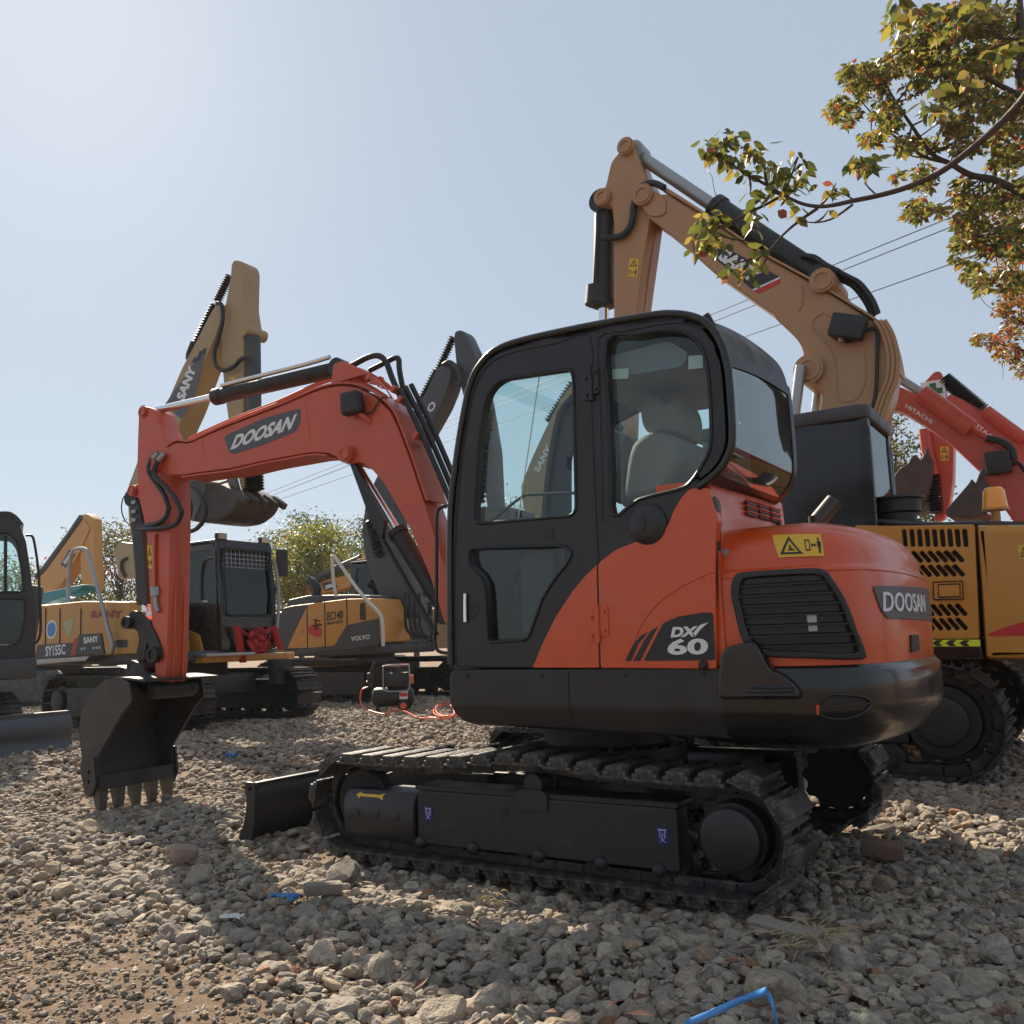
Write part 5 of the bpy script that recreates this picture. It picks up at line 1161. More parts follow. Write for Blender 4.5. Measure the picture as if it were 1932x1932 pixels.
# ---------------------------------------------------------------- far arms
def far_digger(fr, label, m, boom_pts, stick_pts, hw=.22, extra=None, body=True):
    E = thing('excavator', fr, label, 'excavator')
    if body:
        mb = MB(fr); mb.slab(rnd([(-2.9, 1.0), (1.0, 1.0), (1.0, 1.3), (-.2, 2.0), (-2.7, 2.0)], .1), -1.2, 1.2, bev=.05); mb.out('body', m, E)
        for s_ in (-1, 1): mb = MB(fr); mb.slab(rnd([(-1.9, .1), (1.9, .1), (2.0, .5), (1.8, .8), (-1.8, .8), (-2.0, .5)], .2), s_*1.05-.25, s_*1.05+.25, bev=.03); mb.out('track', SHOE, E)
        mb = MB(fr); mb.cyl((0, 0, .5), (0, 0, 1.05), .7, seg=24); mb.out('swing_bearing', STEEL, E)
    b = arm_part(fr, E, boom_pts, -hw, m, 'boom')
    s = arm_part(fr, E, stick_pts, -hw*.8, m, 'stick') if stick_pts else None
    return E, b, s
Cf = Fr((atd((60, 1240), 34).x, atd((60, 1240), 34).y, 0), 0)
EC, bC, sC = far_digger(Cf, 'distant yellow excavator with raised boom behind the leftmost cab', YEL, Z1((448, 205), (480, 260), (430, 380), (330, 560), (262, 590), (180, 602), (196, 540), (250, 480), (380, 300)), Z1((440, 185), (468, 180), (500, 210), (505, 380), (515, 590), (440, 590), (430, 400), (470, 280)), .22)
mb = MB(Cf); mb.slab(Cf.px(Z1((325, 455), (375, 370), (405, 400), (355, 470)), -.22), -.235, -.22); dC = mb.out('boom_decal', BLACKD, bC)
text(Cf, -.235, 'SANY', *Z1((352, 455), (398, 388), (340, 440)), WHITE, dC, -1, bold=.05, d=.02)
mb = MB(Cf); mb.tube([Cf.p3(p, -.1) for p in Z1((440, 200), (380, 290), (250, 465), (200, 520))], .13, 8); mb.out('hydraulic_cylinder', VGREY, bC)
Kf = Fr((atd((235, 1240), 27).x, atd((235, 1240), 27).y, 0), 0)
EK, bK, sK = far_digger(Kf, 'far cream excavator boom end showing above the housing behind the orange stick', BEIGE, Z1((612, 385), (625, 345), (650, 332), (760, 345), (760, 520), (640, 530), (618, 430)), None, .2)
hose(Kf, Z1((680, 420), (655, 435), (652, 480), (672, 520)), .05, bK, -.25)
Lf = Fr((atd((100, 1200), 22).x, atd((100, 1200), 22).y, 0), 0)
EL, bL, sL = far_digger(Lf, 'teal excavator whose lowered boom shows behind the yellow engine housing', TEAL, Z1((100, 700), (120, 640), (250, 600), (380, 572), (445, 560), (430, 590), (300, 640), (200, 680)), None, .22)
Ef = Fr((atd((640, 1230), 30).x, atd((640, 1230), 30).y, 0), 0)
EE, bE, sE = far_digger(Ef, 'distant yellow excavator with level boom under the round green tree', YEL, M4((760, 655), (790, 620), (850, 595), (950, 565), (1100, 530), (1140, 545), (1110, 600), (960, 640), (850, 660)), M4((1130, 520), (1150, 470), (1140, 435), (1165, 430), (1200, 560), (1210, 660), (1150, 670), (1110, 640)), .2)
mb = MB(Ef); mb.tube([Ef.p3(p, -.2) for p in M4((880, 570), (1000, 510), (1140, 452))], .16, 8); mb.out('hydraulic_cylinder', VGREY, bE)
mb = MB(Ef); mb.slab(Ef.px(M4((920, 588), (990, 572), (1012, 612), (940, 630)), -.2), -.22, -.2); dE = mb.out('boom_decal', BLACKD, bE)
text(Ef, -.22, 'SANY', *M4((942, 622), (1000, 605), (940, 598)), WHITE, dE, -1, bold=.05, d=.02)
Jf = Fr((atd((1010, 1230), 22).x, atd((1010, 1230), 22).y, 0), 0)
EJ, bJ, sJ = far_digger(Jf, 'faded excavator with a steep boom seen through the foreground cab windows', BEIGE, Z3((640, 400), (655, 520), (600, 640), (560, 760), (540, 900), (560, 1150), (460, 1150), (400, 1000), (390, 900), (440, 770), (500, 640), (580, 480)), Z3((650, 380), (700, 380), (740, 500), (760, 800), (765, 1000), (700, 1000), (670, 700)), .2)
guard(Jf, bJ, Z3((640, 400))[0], Z3((520, 590))[0], 0, 14, .12)
text(Jf, -.2, 'SANY', *Z3((478, 838), (540, 712), (455, 820)), WHITE, bJ, -1, bold=.05, d=.02)
# ---------------------------------------------------------------- big tan machine behind on the right
FV = 2.5
F = Fr((-.35, 4.05, 0), 180)
EF = thing('excavator', F, 'large tan excavator behind on the right, high arched boom and black cab', 'excavator')
pf = lambda v, *z: F.px(F3(*z), v)
near = 4.05-2.62
FT = F.at(R4((660, 1500))[0], near)[0]
for vv, o_ in ((1.15, 1), (-1.15, -1)):
    t_ = track(F, EF, vv, .5, 1.45, .37, 44, .43, o_)
# slide the undercarriage so its rear end shows past the foreground machine
shift = FT+1.45+.42
for o in [c for c in EF.children]: o.location.x += shift
mb = MB(F); mb.slabz(rnd([(1.1, .75), (-1.1, .75), (-1.1, -.75), (1.1, -.75)], .2), .45, .8, bev=.02); mb.lathe((0, 0, .7), (0, 0, 1.02), [(.001, 0), (.7, 0), (.7, 1), (.001, 1)], 32)
for s_ in (-1, 1): mb.slab(rnd([(1.2, .66), (-1.2, .66), (-1.2, .25), (1.2, .25)], .04), s_*1.15-.12, s_*1.15+.12, bev=.02)
mb.warp(lambda c: Vector((c.x+shift, c.y, c.z))); mb.out('undercarriage', STEEL, EF)
BV = .22
fb = F3((398, 400), (428, 362), (470, 362), (515, 378), (545, 372), (620, 420), (700, 468), (860, 575), (1030, 688), (1160, 760), (1300, 838), (1400, 900), (1480, 948), (1560, 1000), (1615, 1040), (1655, 1110), (1680, 1190), (1690, 1270), (1672, 1390), (1640, 1480), (1600, 1560), (1590, 1650), (1300, 1650), (1318, 1480), (1332, 1400), (1300, 1340), (1240, 1290), (1232, 1240), (1236, 1180), (1215, 1130), (1180, 1090), (1092, 1008), (1080, 985), (980, 915), (760, 758), (595, 608), (580, 600), (485, 522), (455, 505), (425, 455))
mb = MB(F); mb.slab(rnd(F.px(fb, BV), .05, 3), -BV, BV, bev=.02); bmF = mb.out('boom', TAN, EF)
flange(F, bmF, F3((545, 366), (700, 460), (860, 567), (1030, 680), (1160, 752), (1300, 830), (1480, 940), (1615, 1030), (1665, 1110), (1696, 1265)), BV+.03, .02, TAN, 'top_flange')
for c, r_ in (((428, 388), .12), ((1270, 1272), .14), ((1338, 822), .12)):
    u, w_ = F.at(F3(c)[0], BV); mb = MB(F); mb.lathe((u, -BV-.06, w_), (u, BV+.06, w_), [(.001, 0), (r_, 0), (r_, 1), (.001, 1)], 24); mb.ring((u, BV+.06, w_), (u, BV+.075, w_), r_*.8, r_*.55); mb.out('pivot_pin', TAN, bmF)
mb = MB(F); mb.slab(rnd(pf(BV, (400, 400), (432, 362), (515, 376), (542, 420), (540, 470), (520, 490), (460, 492), (425, 455)), .04), BV, BV+.02, bev=.005); mb.out('boom_boss', TAN, bmF)
mb = MB(F)
mb.tube([F.p3(p, BV+.004) for p in F3((1425, 1040), (1360, 990), (1330, 985), (1290, 1015), (1285, 1060), (1340, 1120), (1390, 1200), (1405, 1300), (1410, 1400), (1440, 1430), (1500, 1420), (1530, 1380), (1555, 1300), (1545, 1180))], .008, 5, smooth=3)
mb.tube([F.p3(p, BV+.004) for p in F3((1225, 838), (1235, 880), (1230, 940), (1210, 970))], .008, 5, smooth=3); mb.out('weld_seam', TAN, bmF)
mb = MB(F); mb.slab(pf(BV, (770, 690), (820, 635), (1118, 798), (978, 862)), BV, BV+.004); dF = mb.out('boom_decal', BLACKD, bmF)
mb = MB(F); mb.slab(pf(BV, (1118, 798), (1120, 806), (985, 868), (978, 862)), BV, BV+.006); mb.out('white_stripe', WHITE, dF)
mb = MB(F); mb.slab(pf(BV, (1120, 808), (1120, 830), (1010, 882), (985, 870)), BV, BV+.006); mb.out('red_stripe', REDD, dF)
text(F, BV+.004, 'SANY', *F3((800, 705), (975, 832), (850, 650)), WHITE, dF, bold=.05)
mb = MB(F); P = F.px(F3((1290, 810), (1330, 780), (1375, 790), (1430, 860), (1500, 955), (1400, 895)), BV*.6)
for s_ in (-1, 1): mb.slab(rnd(P, .03, 3), s_*.08, s_*.14, bev=.01)
mb.out('cylinder_bracket', TAN, bmF)
a = F.at(F3((1345, 820))[0], 0); b = F.at(F3((392, 175))[0], 0); t_ = F.at(F3((780, 432))[0], 0)
cF = cylinder(F, bmF, a, b, GALV, (t_[0]-a[0])/(b[0]-a[0]), .125, .07)
fs = F3((258, 215), (290, 175), (322, 132), (352, 112), (378, 122), (386, 170), (400, 215), (425, 270), (440, 300), (475, 365), (455, 520), (415, 760), (385, 1010), (340, 1400), (330, 1640), (280, 1640), (272, 1100), (275, 540), (262, 430), (212, 430), (200, 400), (215, 372), (232, 330), (242, 290))
mb = MB(F); mb.slab(rnd(F.px(fs, .17), .05, 3), -.17, .17, bev=.015); stF = mb.out('stick', TAN, EF)
mb = MB(F); mb.slab(F.px(F3((455, 520), (500, 545), (435, 1010), (430, 1100), (380, 1100), (385, 1010)), -.05), -.16, .0); mb.out('stick_web', TAN, stF)
for c, r_ in (((340, 140), .10), ((222, 398), .10)):
    u, w_ = F.at(F3(c)[0], .17); mb = MB(F); mb.lathe((u, -.22, w_), (u, .22, w_), [(.001, 0), (r_, 0), (r_, 1), (.001, 1)], 24); mb.ring((u, .22, w_), (u, .235, w_), r_*.8, r_*.5); mb.out('pivot_pin', TAN, stF)
mb = MB(F); mb.slab(rnd(F.px(F3((230, 1560), (340, 1600), (420, 1700), (400, 1900), (300, 1960), (200, 1880), (180, 1700)), .45), .08, 3), -.45, .45, bev=.04); mb.out('bucket', RUST, EF)
mb = MB(F); mb.slab(rnd(F.px(F3((200, 1470), (225, 1460), (320, 1560), (300, 1600), (215, 1510)), .2), .03, 3), .12, .2, bev=.01); mb.out('tipping_link', STEEL, stF)
warn_sticker(F, lambda p: F.at(p, .17), F3((355, 705), (402, 705), (392, 798), (346, 796)), stF, base=.17, horiz=False, d=.004)
a = F.at(F3((228, 430))[0], 0); b = F.at(F3((215, 1480))[0], 0); t_ = F.at(F3((198, 960))[0], 0)
c2 = cylinder(F, stF, a, b, CHROME, (t_[1]-a[1])/(b[1]-a[1]), .12, .06)
mb = MB(F); mb.tube([F.p3(F3((203, 850))[0], 0), F.p3(F3((197, 940))[0], 0)], .16, 16); mb.out('cylinder_collar', STEEL, c2)
mb = MB(F); mb.tube([F.p3(p, .12) for p in F3((230, 450), (195, 460), (192, 540), (188, 640), (185, 700), (178, 830))], .028, 8, smooth=2); mb.out('steel_pipe', STEEL, c2)
hose(F, F3((530, 345), (480, 322), (430, 330), (392, 375), (375, 440), (362, 530), (320, 585), (270, 598), (215, 600)), .038, stF, .22)
for k in range(3): hose(F, [(x, y-k*5) for x, y in F3((1230, 718), (1290, 725), (1350, 765), (1420, 800))] if k == 2 else [(x+k*9, y-k*6) for x, y in F3((1370, 780), (1440, 815), (1500, 850), (1560, 930), (1590, 1000))], .03, bmF, .0+k*.06)
for k in range(3): hose(F, [(x+k*9, y) for x, y in F3((1600, 1020), (1640, 1090), (1668, 1200), (1660, 1320), (1620, 1420), (1585, 1530))], .022, bmF, .25, m=TAN, name='steel_pipe')
hose(F, F3((1380, 1095), (1450, 1125), (1520, 1110), (1560, 1070), (1610, 1065), (1612, 1200), (1605, 1380), (1580, 1500)), .018, bmF, .26)
for a_, b_ in (((535, 355), (760, 500)), ((840, 570), (940, 635)), ((985, 670), (1120, 750))):
    mb = MB(F); mb.tube([F.p3(F3(a_)[0], .15), F.p3(F3(b_)[0], .15)], .03, 8); mb.out('steel_pipe', TAN, bmF)
mb = MB(F); u, w_ = F.at(F3((1462, 1048))[0], .35); mb.box((u, .33, w_), (.32, .14, .22), (0, -.35, 0), .03); wlF = mb.out('work_light', PLASTIC, bmF)
mb = MB(F); mb.tube([F.p3(p, .3) for p in F3((1440, 1075), (1425, 1100), (1430, 1130))], .03, 6); mb.out('light_bracket', TAN, wlF)
a = F.at(F3((1272, 1290))[0], 0); b = F.at(F3((1240, 1560))[0], 0)
for s_ in (-1, 1): mb = MB(F); mb.cyl((a[0], s_*.34, a[1]), (b[0], s_*.34, b[1]), .05); mb.out('piston_rod', GALV, bmF)
# its cab
cu1, cw1 = F.at(F3((1555, 1500))[0], 1.35); cu0 = F.at(DD((1640, 980))[0], 1.35)[0]
mb = MB(F)
oo = rnd([(cu1, 1.0), (cu1-.02, cw1-.03, .1), (cu1+1.4, cw1+.03, .2), (cu1+1.55, 1.0)], .04)
mb.slab(oo, 1.29, 1.35, bev=.01); mb.slab(oo, .40, .46, bev=.01); cabF = mb.out('cab', CWB, EF)
mb = MB(F); mb.slabz(rnd([(cu1-.03, 1.38), (cu1+1.45, 1.38), (cu1+1.45, .38), (cu1-.03, .38)], .1), cw1-.02, cw1+.10, bev=.03); mb.out('roof', VGREY, cabF)
mb = MB(F); mb.box((cu1+.04, 1.30, (cw1+1)/2), (.10, .10, cw1-1.02), bev=.02); mb.box((cu1+.04, .45, (cw1+1)/2), (.10, .10, cw1-1.02), bev=.02); mb.box((cu1+.04, .88, 1.4), (.08, .8, .7)); mb.out('rear_pillars', CWB, cabF)
mb = MB(F); mb.slabu([(.48, 1.7), (1.27, 1.7), (1.27, cw1-.05), (.48, cw1-.05)], cu1+.005, cu1+.015); mb.out('rear_window', GLASSD, cabF)
# housing
pr = lambda *z: F.px(R4(*z), 1.40)
hx0 = pr((130, 740), (205, 745), (543, 740), (575, 1285), (250, 1290), (130, 1290))
def slot(cx, cy, w_, h, ang):
    h *= .74 if ang else 1
    P = rnd([(-w_/2, -h/2), (w_/2, -h/2), (w_/2, h/2), (-w_/2, h/2)], w_*.5, 3); c, s = math.cos(ang), math.sin(ang)
    return [(cx+c*x-s*y, cy+s*x+c*y) for x, y in P]
slots = []
for k in range(9): c = F.at(R4((260+k*30.5, 797))[0], 1.4); slots.append(slot(c[0], c[1], .034, .135, 0))
for r_, (y, x0, n) in enumerate(((873, 310, 6), (930, 312, 6), (1088, 355, 5), (1145, 357, 5))):
    for k in range(n): c = F.at(R4((x0+k*33, y-k*.5))[0], 1.4); slots.append(slot(c[0], c[1], .034, .145, -.62 if True else 0))
mb = MB(F); mb.slab(rnd(pr((60, 745), (205, 748), (541, 742), (560, 1203), (260, 1203), (60, 1203)), .02), 1.34, 1.40, holes=slots, bev=.006); vp = mb.out('vent_door', YEL, EF)
mb = MB(F); mb.slab(pr((60, 760), (205, 760), (535, 750), (560, 1200), (60, 1200)), .2, 1.30); mb.out('radiator_core', INK, EF)
mb = MB(F); mb.slab(rnd(pr((377, 1045), (375, 975), (492, 970), (497, 1042)), .02), 1.40, 1.412, bev=.004); lt = mb.out('latch_plate', YEL, vp)
mb = MB(F); mb.slab(rnd(pr((398, 1035), (396, 985), (482, 982), (484, 1032)), .01), 1.411, 1.416); mb.out('latch', YEL, lt)
mb = MB(F)
for q in (((377, 1045), (375, 975), (492, 970), (497, 1042)), ((398, 1035), (396, 985), (482, 982), (484, 1032))): P = [F.p3(x, 1.414) for x in R4(*q)]; mb.tube(P+[P[0]], .006, 5, caps=False)
mb.out('latch_gap', INK, lt)
mb = MB(F); mb.slab(pr((200, 1204), (562, 1204), (578, 1285), (200, 1290)), .3, 1.40, bev=.01); mb.out('lower_sill', CWB, EF)
mb = MB(F); mb.slab(pr((345, 1207), (564, 1206), (565, 1233), (345, 1234)), 1.40, 1.404); hz = mb.out('hazard_strip', LIME, EF)
mb = MB(F)
for k in range(3):
    x = 368+k*55; mb.slab(pr((x+20, 1208), (x+45, 1208), (x+32, 1220), (x+45, 1232), (x+20, 1232), (x+2, 1220)), 1.404, 1.407)
mb.out('chevrons', INK, hz)
cwp = pr((546, 742), (760, 742), (900, 760), (1000, 900), (1000, 1200), (900, 1288), (584, 1286), (566, 1000))
mb = MB(F); mb.slab(rnd(cwp, .03), -1.2, 1.40, bev=.05); cwF = mb.out('counterweight', YEL, EF)
mb = MB(F); mb.slab(smoothpts(pr((596, 1190), (640, 1165), (700, 1145), (760, 1135), (850, 1150), (850, 1185), (760, 1190)), 3), 1.40, 1.403); mb.out('red_swoosh', REDD, cwF)
warn_sticker(F, lambda p: F.at(p, 1.4), R4((716, 826), (790, 826), (790, 880), (722, 880)), cwF, base=1.401)
mb = MB(F); mb.slab(rnd(pr((0, 700), (200, 745), (540, 738), (780, 735), (780, 720), (560, 715), (380, 722)), .02), .1, 1.2, bev=.03); mb.out('engine_hood', VGREY, EF)
u, w_ = F.at(R4((235, 760))[0], .9); mb = MB(F); u2, w2 = F.at(R4((237, 632))[0], .9); r_ = .20
mb.lathe((u, .9, w_), (u, .9, w2), [(.001, 0), (r_*.75, 0), (r_*.75, .45), (r_*.95, .5), (r_*.95, .88), (r_*1.15, .90), (r_*1.1, .97), (r_*.6, 1), (.001, 1)], 28); mb.out('air_cleaner', PLASTIC, EF)
u, w_ = F.at(R4((632, 735))[0], 1.1); mb = MB(F); mb.lathe((u, 1.1, w_), (u, 1.1, w_+.11), [(.001, 0), (.03, 0), (.03, .8), (.095, .85), (.095, 1), (.001, 1)], 24); bc_ = mb.out('beacon_base', YEL, EF)
mb = MB(F); mb.lathe((u, 1.1, w_+.11), (u, 1.1, w_+.27), [(.09, 0), (.085, .2), (.075, .85), (.055, 1), (.001, 1)], 24); mb.out('beacon_lens', AMBER, bc_, smooth=60)
mb = MB(F); mb.box((.3, 0, 1.05), (3.9, 2.5, .16), bev=.03); mb.out('revolving_frame', CWB, EF)
# ---------------------------------------------------------------- two red-orange machines, far right
def red_digger(y, label, boom_pts, stick_pts, bucket_pts, teeth, hw=.2):
    fr = Fr((1.2, y, 0), 180); E = thing('excavator', fr, label, 'excavator')
    b = arm_part(fr, E, boom_pts, hw, HIT, 'boom'); s = arm_part(fr, E, stick_pts, hw*.8, HIT, 'stick')
    mb = MB(fr); mb.slab(rnd(fr.px(bucket_pts, .5), .06, 3), -.5, .5, bev=.02); bk_ = mb.out('bucket', RUST, E)
    for k in range(5):
        mb = MB(fr); p = fr.p3(teeth[0], .45-.22*k); q = fr.p3(teeth[1], .45-.22*k); mb.tube([p, q], [.07, .03], 6); mb.out('tooth', RUST, bk_)
    c = fr.at((2150, 1000), 0)
    mb = MB(fr); mb.slab(rnd([(c[0]+1.2, 1.1), (c[0]-2.6, 1.1), (c[0]-2.6, 2.1), (c[0]+1.2, 2.3)], .1), -1.3, 1.3, bev=.05); mb.out('body', HIT, E)
    for s_ in (-1, 1): mb = MB(fr); mb.slab(rnd([(c[0]-1.9, .1), (c[0]+1.9, .1), (c[0]+2.0, .5), (c[0]+1.8, .85), (c[0]-1.8, .85), (c[0]-2, .5)], .2), s_*1.1-.25, s_*1.1+.25, bev=.03); mb.out('track', SHOE, E)
    mb = MB(fr); mb.cyl((c[0], 0, .5), (c[0], 0, 1.15), .7, seg=24); mb.out('swing_bearing', STEEL, E)
    return fr, E, b, s
G1, E1, b1, s1_ = red_digger(8.6, 'nearer red-orange excavator arm running down past the tan counterweight', R4((180, 265), (188, 200), (212, 182), (250, 190), (330, 228), (450, 305), (560, 368), (650, 420), (741, 500), (820, 600), (900, 800), (760, 820), (705, 740), (640, 650), (620, 600), (595, 560), (440, 412), (330, 335), (240, 282)),
    R4((140, 230), (185, 195), (195, 260), (190, 400), (200, 620), (170, 700), (150, 600), (140, 400)), R4((420, 690), (520, 575), (530, 555), (548, 585), (560, 530), (600, 590), (592, 690), (560, 712), (430, 712)), R4((560, 600), (578, 520)))
a = G1.at(R4((345, 232))[0], 0); b = G1.at(R4((200, 140))[0], 0); c_ = G1.at(R4((540, 375))[0], 0)
mb = MB(G1); mb.cyl((a[0], .3, a[1]), (b[0], .3, b[1]), .06); mb.out('piston_rod', GALV, b1)
mb = MB(G1); mb.cyl((c_[0], .3, c_[1]), (a[0], .3, a[1]), .12); mb.tube([G1.p3(p, .28) for p in R4((330, 235), (450, 310), (560, 375), (650, 430))], .03); mb.out('hydraulic_cylinder', HIT, b1)
mb = MB(G1); u, w_ = G1.at(R4((612, 588))[0], .2); mb.lathe((u, -.27, w_), (u, .27, w_), [(.001, 0), (.13, 0), (.13, 1), (.001, 1)], 20); mb.out('pivot_pin', HIT, b1)
text(G1, .2, 'HITACHI', *R4((262, 272), (368, 338), (268, 256)), WHITE, b1, bold=.02, d=.008)
mb = MB(G1); u, w_ = G1.at(R4((637, 493))[0], .3); mb.box((u, .3, w_), (.30, .14, .30), bev=.04); mb.out('work_light', PLASTIC, b1)
hose(G1, R4((650, 512), (690, 500), (720, 495), (745, 530)), .022, b1, .25)
hose(G1, R4((590, 395), (650, 410), (690, 440), (700, 480)), .05, b1, .3)
for x in (606, 624): mb = MB(G1); mb.tube([G1.p3(R4((x, 610))[0], .25), G1.p3(R4((x-8, 700))[0], .25)], .06, 10); mb.out('piston_rod', CHROME, b1)
G2, E2, b2, s2_ = red_digger(11.2, 'farther red-orange excavator, green cross on its stick top, corrugated hose along boom', R4((420, 250), (440, 215), (500, 240), (580, 285), (680, 345), (800, 430), (900, 520), (900, 640), (800, 560), (700, 470), (560, 360), (470, 310)),
    R4((335, 205), (333, 175), (378, 128), (395, 124), (408, 130), (415, 160), (430, 230), (448, 300), (458, 400), (455, 560), (440, 660), (415, 720), (380, 728), (378, 710), (405, 640), (385, 560), (365, 480), (352, 380), (340, 250)), R4((210, 560), (235, 520), (278, 492), (285, 470), (303, 458), (325, 492), (340, 450), (375, 480), (365, 570), (350, 620), (318, 680), (290, 692), (212, 640)), R4((350, 520), (352, 440)))
guard(G2, s2_, R4((418, 155))[0], R4((575, 285))[0], .1, 20, .13)
mb = MB(G2); u0_, w0_ = G2.at(R4((376, 208))[0], .16); mb.box((u0_, .165, w0_), (.36, .01, .36)); cs = mb.out('cross_sticker', WHITE, s2_)
mb = MB(G2); mb.box((u0_, .172, w0_), (.28, .006, .10)); mb.box((u0_, .1725, w0_), (.10, .007, .28)); mb.out('cross', GREEN, cs)
text(G2, .2, 'HITACHI', *R4((530, 335), (640, 425), (536, 320)), WHITE, b2, bold=.02, d=.008)
warn_sticker(G2, lambda p: G2.at(p, .16), R4((403, 428), (438, 428), (438, 486), (403, 486)), s2_, base=.16, horiz=False, d=.006)
guard(G2, s2_, R4((370, 540))[0], R4((385, 700))[0], .2, 14, .13)
mb = MB(G2); mb.tube([G2.p3(p, .25) for p in R4((340, 360), (350, 440), (375, 545))], .09, 10); mb.out('hydraulic_cylinder', HIT, s2_)
mb = MB(G2); mb.tube([G2.p3(p, .28) for p in R4((585, 285), (660, 340), (741, 400))], .10, 10); mb.out('hydraulic_cylinder', HIT, b2)
# ================================================================ small things in the yard
cp_ = onz((742, 1343)); CPf = Fr((cp_.x, cp_.y, 0.02), math.degrees(YAW)*-0+33)
CO = thing('air_compressor', CPf, 'small black portable air compressor with orange trim beside the excavator tracks', 'compressor')
mb = MB(CPf); mb.lathe((-.36, 0, .23), (.36, 0, .23), [(.001, 0), (.10, .01), (.15, .06), (.165, .12), (.165, .88), (.15, .94), (.10, .99), (.001, 1)], 28); tk = mb.out('tank', PLASTIC, CO, smooth=60)
mb = MB(CPf); mb.box((.20, -.166, .26), (.14, .01, .13)); mb.out('tank_label', WHITE, tk)
mb = MB(CPf); mb.box((.20, -.172, .27), (.13, .006, .06)); mb.out('label_band', REDD, tk)
mb = MB(CPf); mb.box((.05, 0, .52), (.34, .26, .24), bev=.05); mb.cyl((.05, 0, .60), (.05, 0, .74), .09); mb.box((.24, 0, .50), (.10, .2, .28), bev=.03); mb.out('pump', PLASTIC, CO)
mb = MB(CPf); mb.tube([(-.14, -.17, .38), (-.14, -.18, .70), (-.10, -.18, .76), (.26, -.18, .76), (.30, -.18, .70), (.30, -.17, .38), (.2, -.17, .33), (-.06, -.17, .33), (-.14, -.17, .38)], .014, 8, smooth=2); mb.out('guard_hoop', GALV, CO)
mb = MB(CPf); mb.tube([(-.1, -.02, .76), (.28, -.02, .76)], .018); mb.box((.34, -.1, .52), (.05, .06, .16), bev=.02); mb.out('orange_grip', HOSEO, CO)
mb = MB(CPf); mb.box((-.38, -.05, .55), (.10, .10, .20), bev=.03); mb.cyl((-.38, -.05, .6), (-.30, -.05, .82), .03); mb.cyl((-.42, -.05, .45), (-.36, -.05, .47), .07, seg=16); mb.out('filter_head', PLASTIC, CO)
for s in (-1, 1):
    mb = MB(CPf); mb.lathe((.20, s*.20-.025, .09), (.20, s*.20+.025, .09), [(.05, 0), (.09, 0), (.09, 1), (.05, 1)], 24); wh = mb.out('wheel', RUBBER, CO)
    mb = MB(CPf); mb.lathe((.20, s*.20-.03, .09), (.20, s*.20+.03, .09), [(.001, 0), (.055, 0), (.055, 1), (.001, 1)], 12); mb.out('rim', HOSEO, wh)
mb = MB(CPf); mb.box((-.26, 0, .06), (.05, .2, .12), bev=.01); mb.out('foot', PLASTIC, CO)
# hose lying in loops
def onG(p, h=0.): q = onz(p, 0); return Vector((q.x, q.y, h))
P = [CPf.M @ Vector((-.36, -.06, .42)), CPf.M @ Vector((-.52, -.1, .36)), CPf.M @ Vector((-.5, -.15, .1)), onG((722, 1352), .04)]
for x, y in ((740, 1349), (765, 1352), (790, 1362), (815, 1368), (838, 1370), (857, 1360), (850, 1342), (832, 1340), (818, 1352), (826, 1364), (845, 1366), (862, 1352), (850, 1336), (834, 1334), (822, 1345), (830, 1358), (860, 1362), (880, 1350)): P.append(onG((x, y), .05+.06*random.random()))
mb = MB(W0); mb.tube(P, .012, 6, smooth=5); ho = mb.out('air_hose', HOSEO, smooth=60); tagp(ho, 'thin orange air hose lying in loops on the gravel', 'hose')
# litter
def litter(name, p, m, label, cat, fn, group=None):
    c = onz(p, 0); fr = Fr((c.x, c.y, gz(c.x, c.y)+.02), 20); mb = MB(fr); fn(mb); o = mb.out(name, m, smooth=40); tagp(o, label, cat, group); return o
def crumple(sx, sy, sz, seed):
    def f(mb):
        g = bmesh.ops.create_grid(mb.bm, x_segments=14, y_segments=8, size=.5)
        for v in mb.bm.verts:
            q = v.co.copy(); v.co = Vector((q.x*sx+.2*sx*noise.noise((q.y*3, seed, 0)), q.y*sy, sz*(.5+noise.noise((q.x*5, q.y*5, seed))+.5*noise.noise((q.x*11, q.y*11, seed)))+.03))
        bmesh.ops.solidify(mb.bm, geom=mb.bm.faces[:], thickness=.002)
    return f
litter('plastic_scrap', (537, 1718), BLUEP, 'crumpled blue plastic scrap on shaded gravel in front of the small tracks', 'litter', crumple(.13, .045, .02, 3))
litter('plastic_scrap', (435, 1441), BLUEP, 'small blue plastic scrap on sunlit gravel between bucket and blade', 'litter', crumple(.13, .08, .05, 8))
litter('paper_scrap', (437, 1756), mat('paper', (.6, .57, .52), .8), 'pale flat paper scrap on the dirt at lower left', 'litter', crumple(.09, .05, .006, 5))
litter('wood_chunk', (610, 1702), WOOD, 'short grey-brown wood chunk on shaded gravel beside blue plastic', 'wood', lambda mb: mb.box((0, 0, .035), (.17, .06, .05), (.1, .08, .7), .012))
pa_, pb_ = onz((1418, 1762), .05), onz((1548, 1792), .05)
mb = MB(W0); d = pb_-pa_; mid = (pa_+pb_)/2; mb.box((mid.x, mid.y, .098), (d.length*1.0, .065, .016), (.15, .04, math.atan2(d.y, d.x)), .006); o = mb.out('wood_plank', WOOD); tagp(o, 'weathered grey plank lying flat on gravel behind the near track', 'plank')
litter('brick', (1668, 1602+34), mat('brick_clay', (.17, .105, .08), .9, var=.25, bump=.4), 'reddish broken brick half lying on shaded gravel at right', 'brick', lambda mb: mb.box((0, 0, .05), (.19, .10, .07), (.15, .1, -.2), .012))
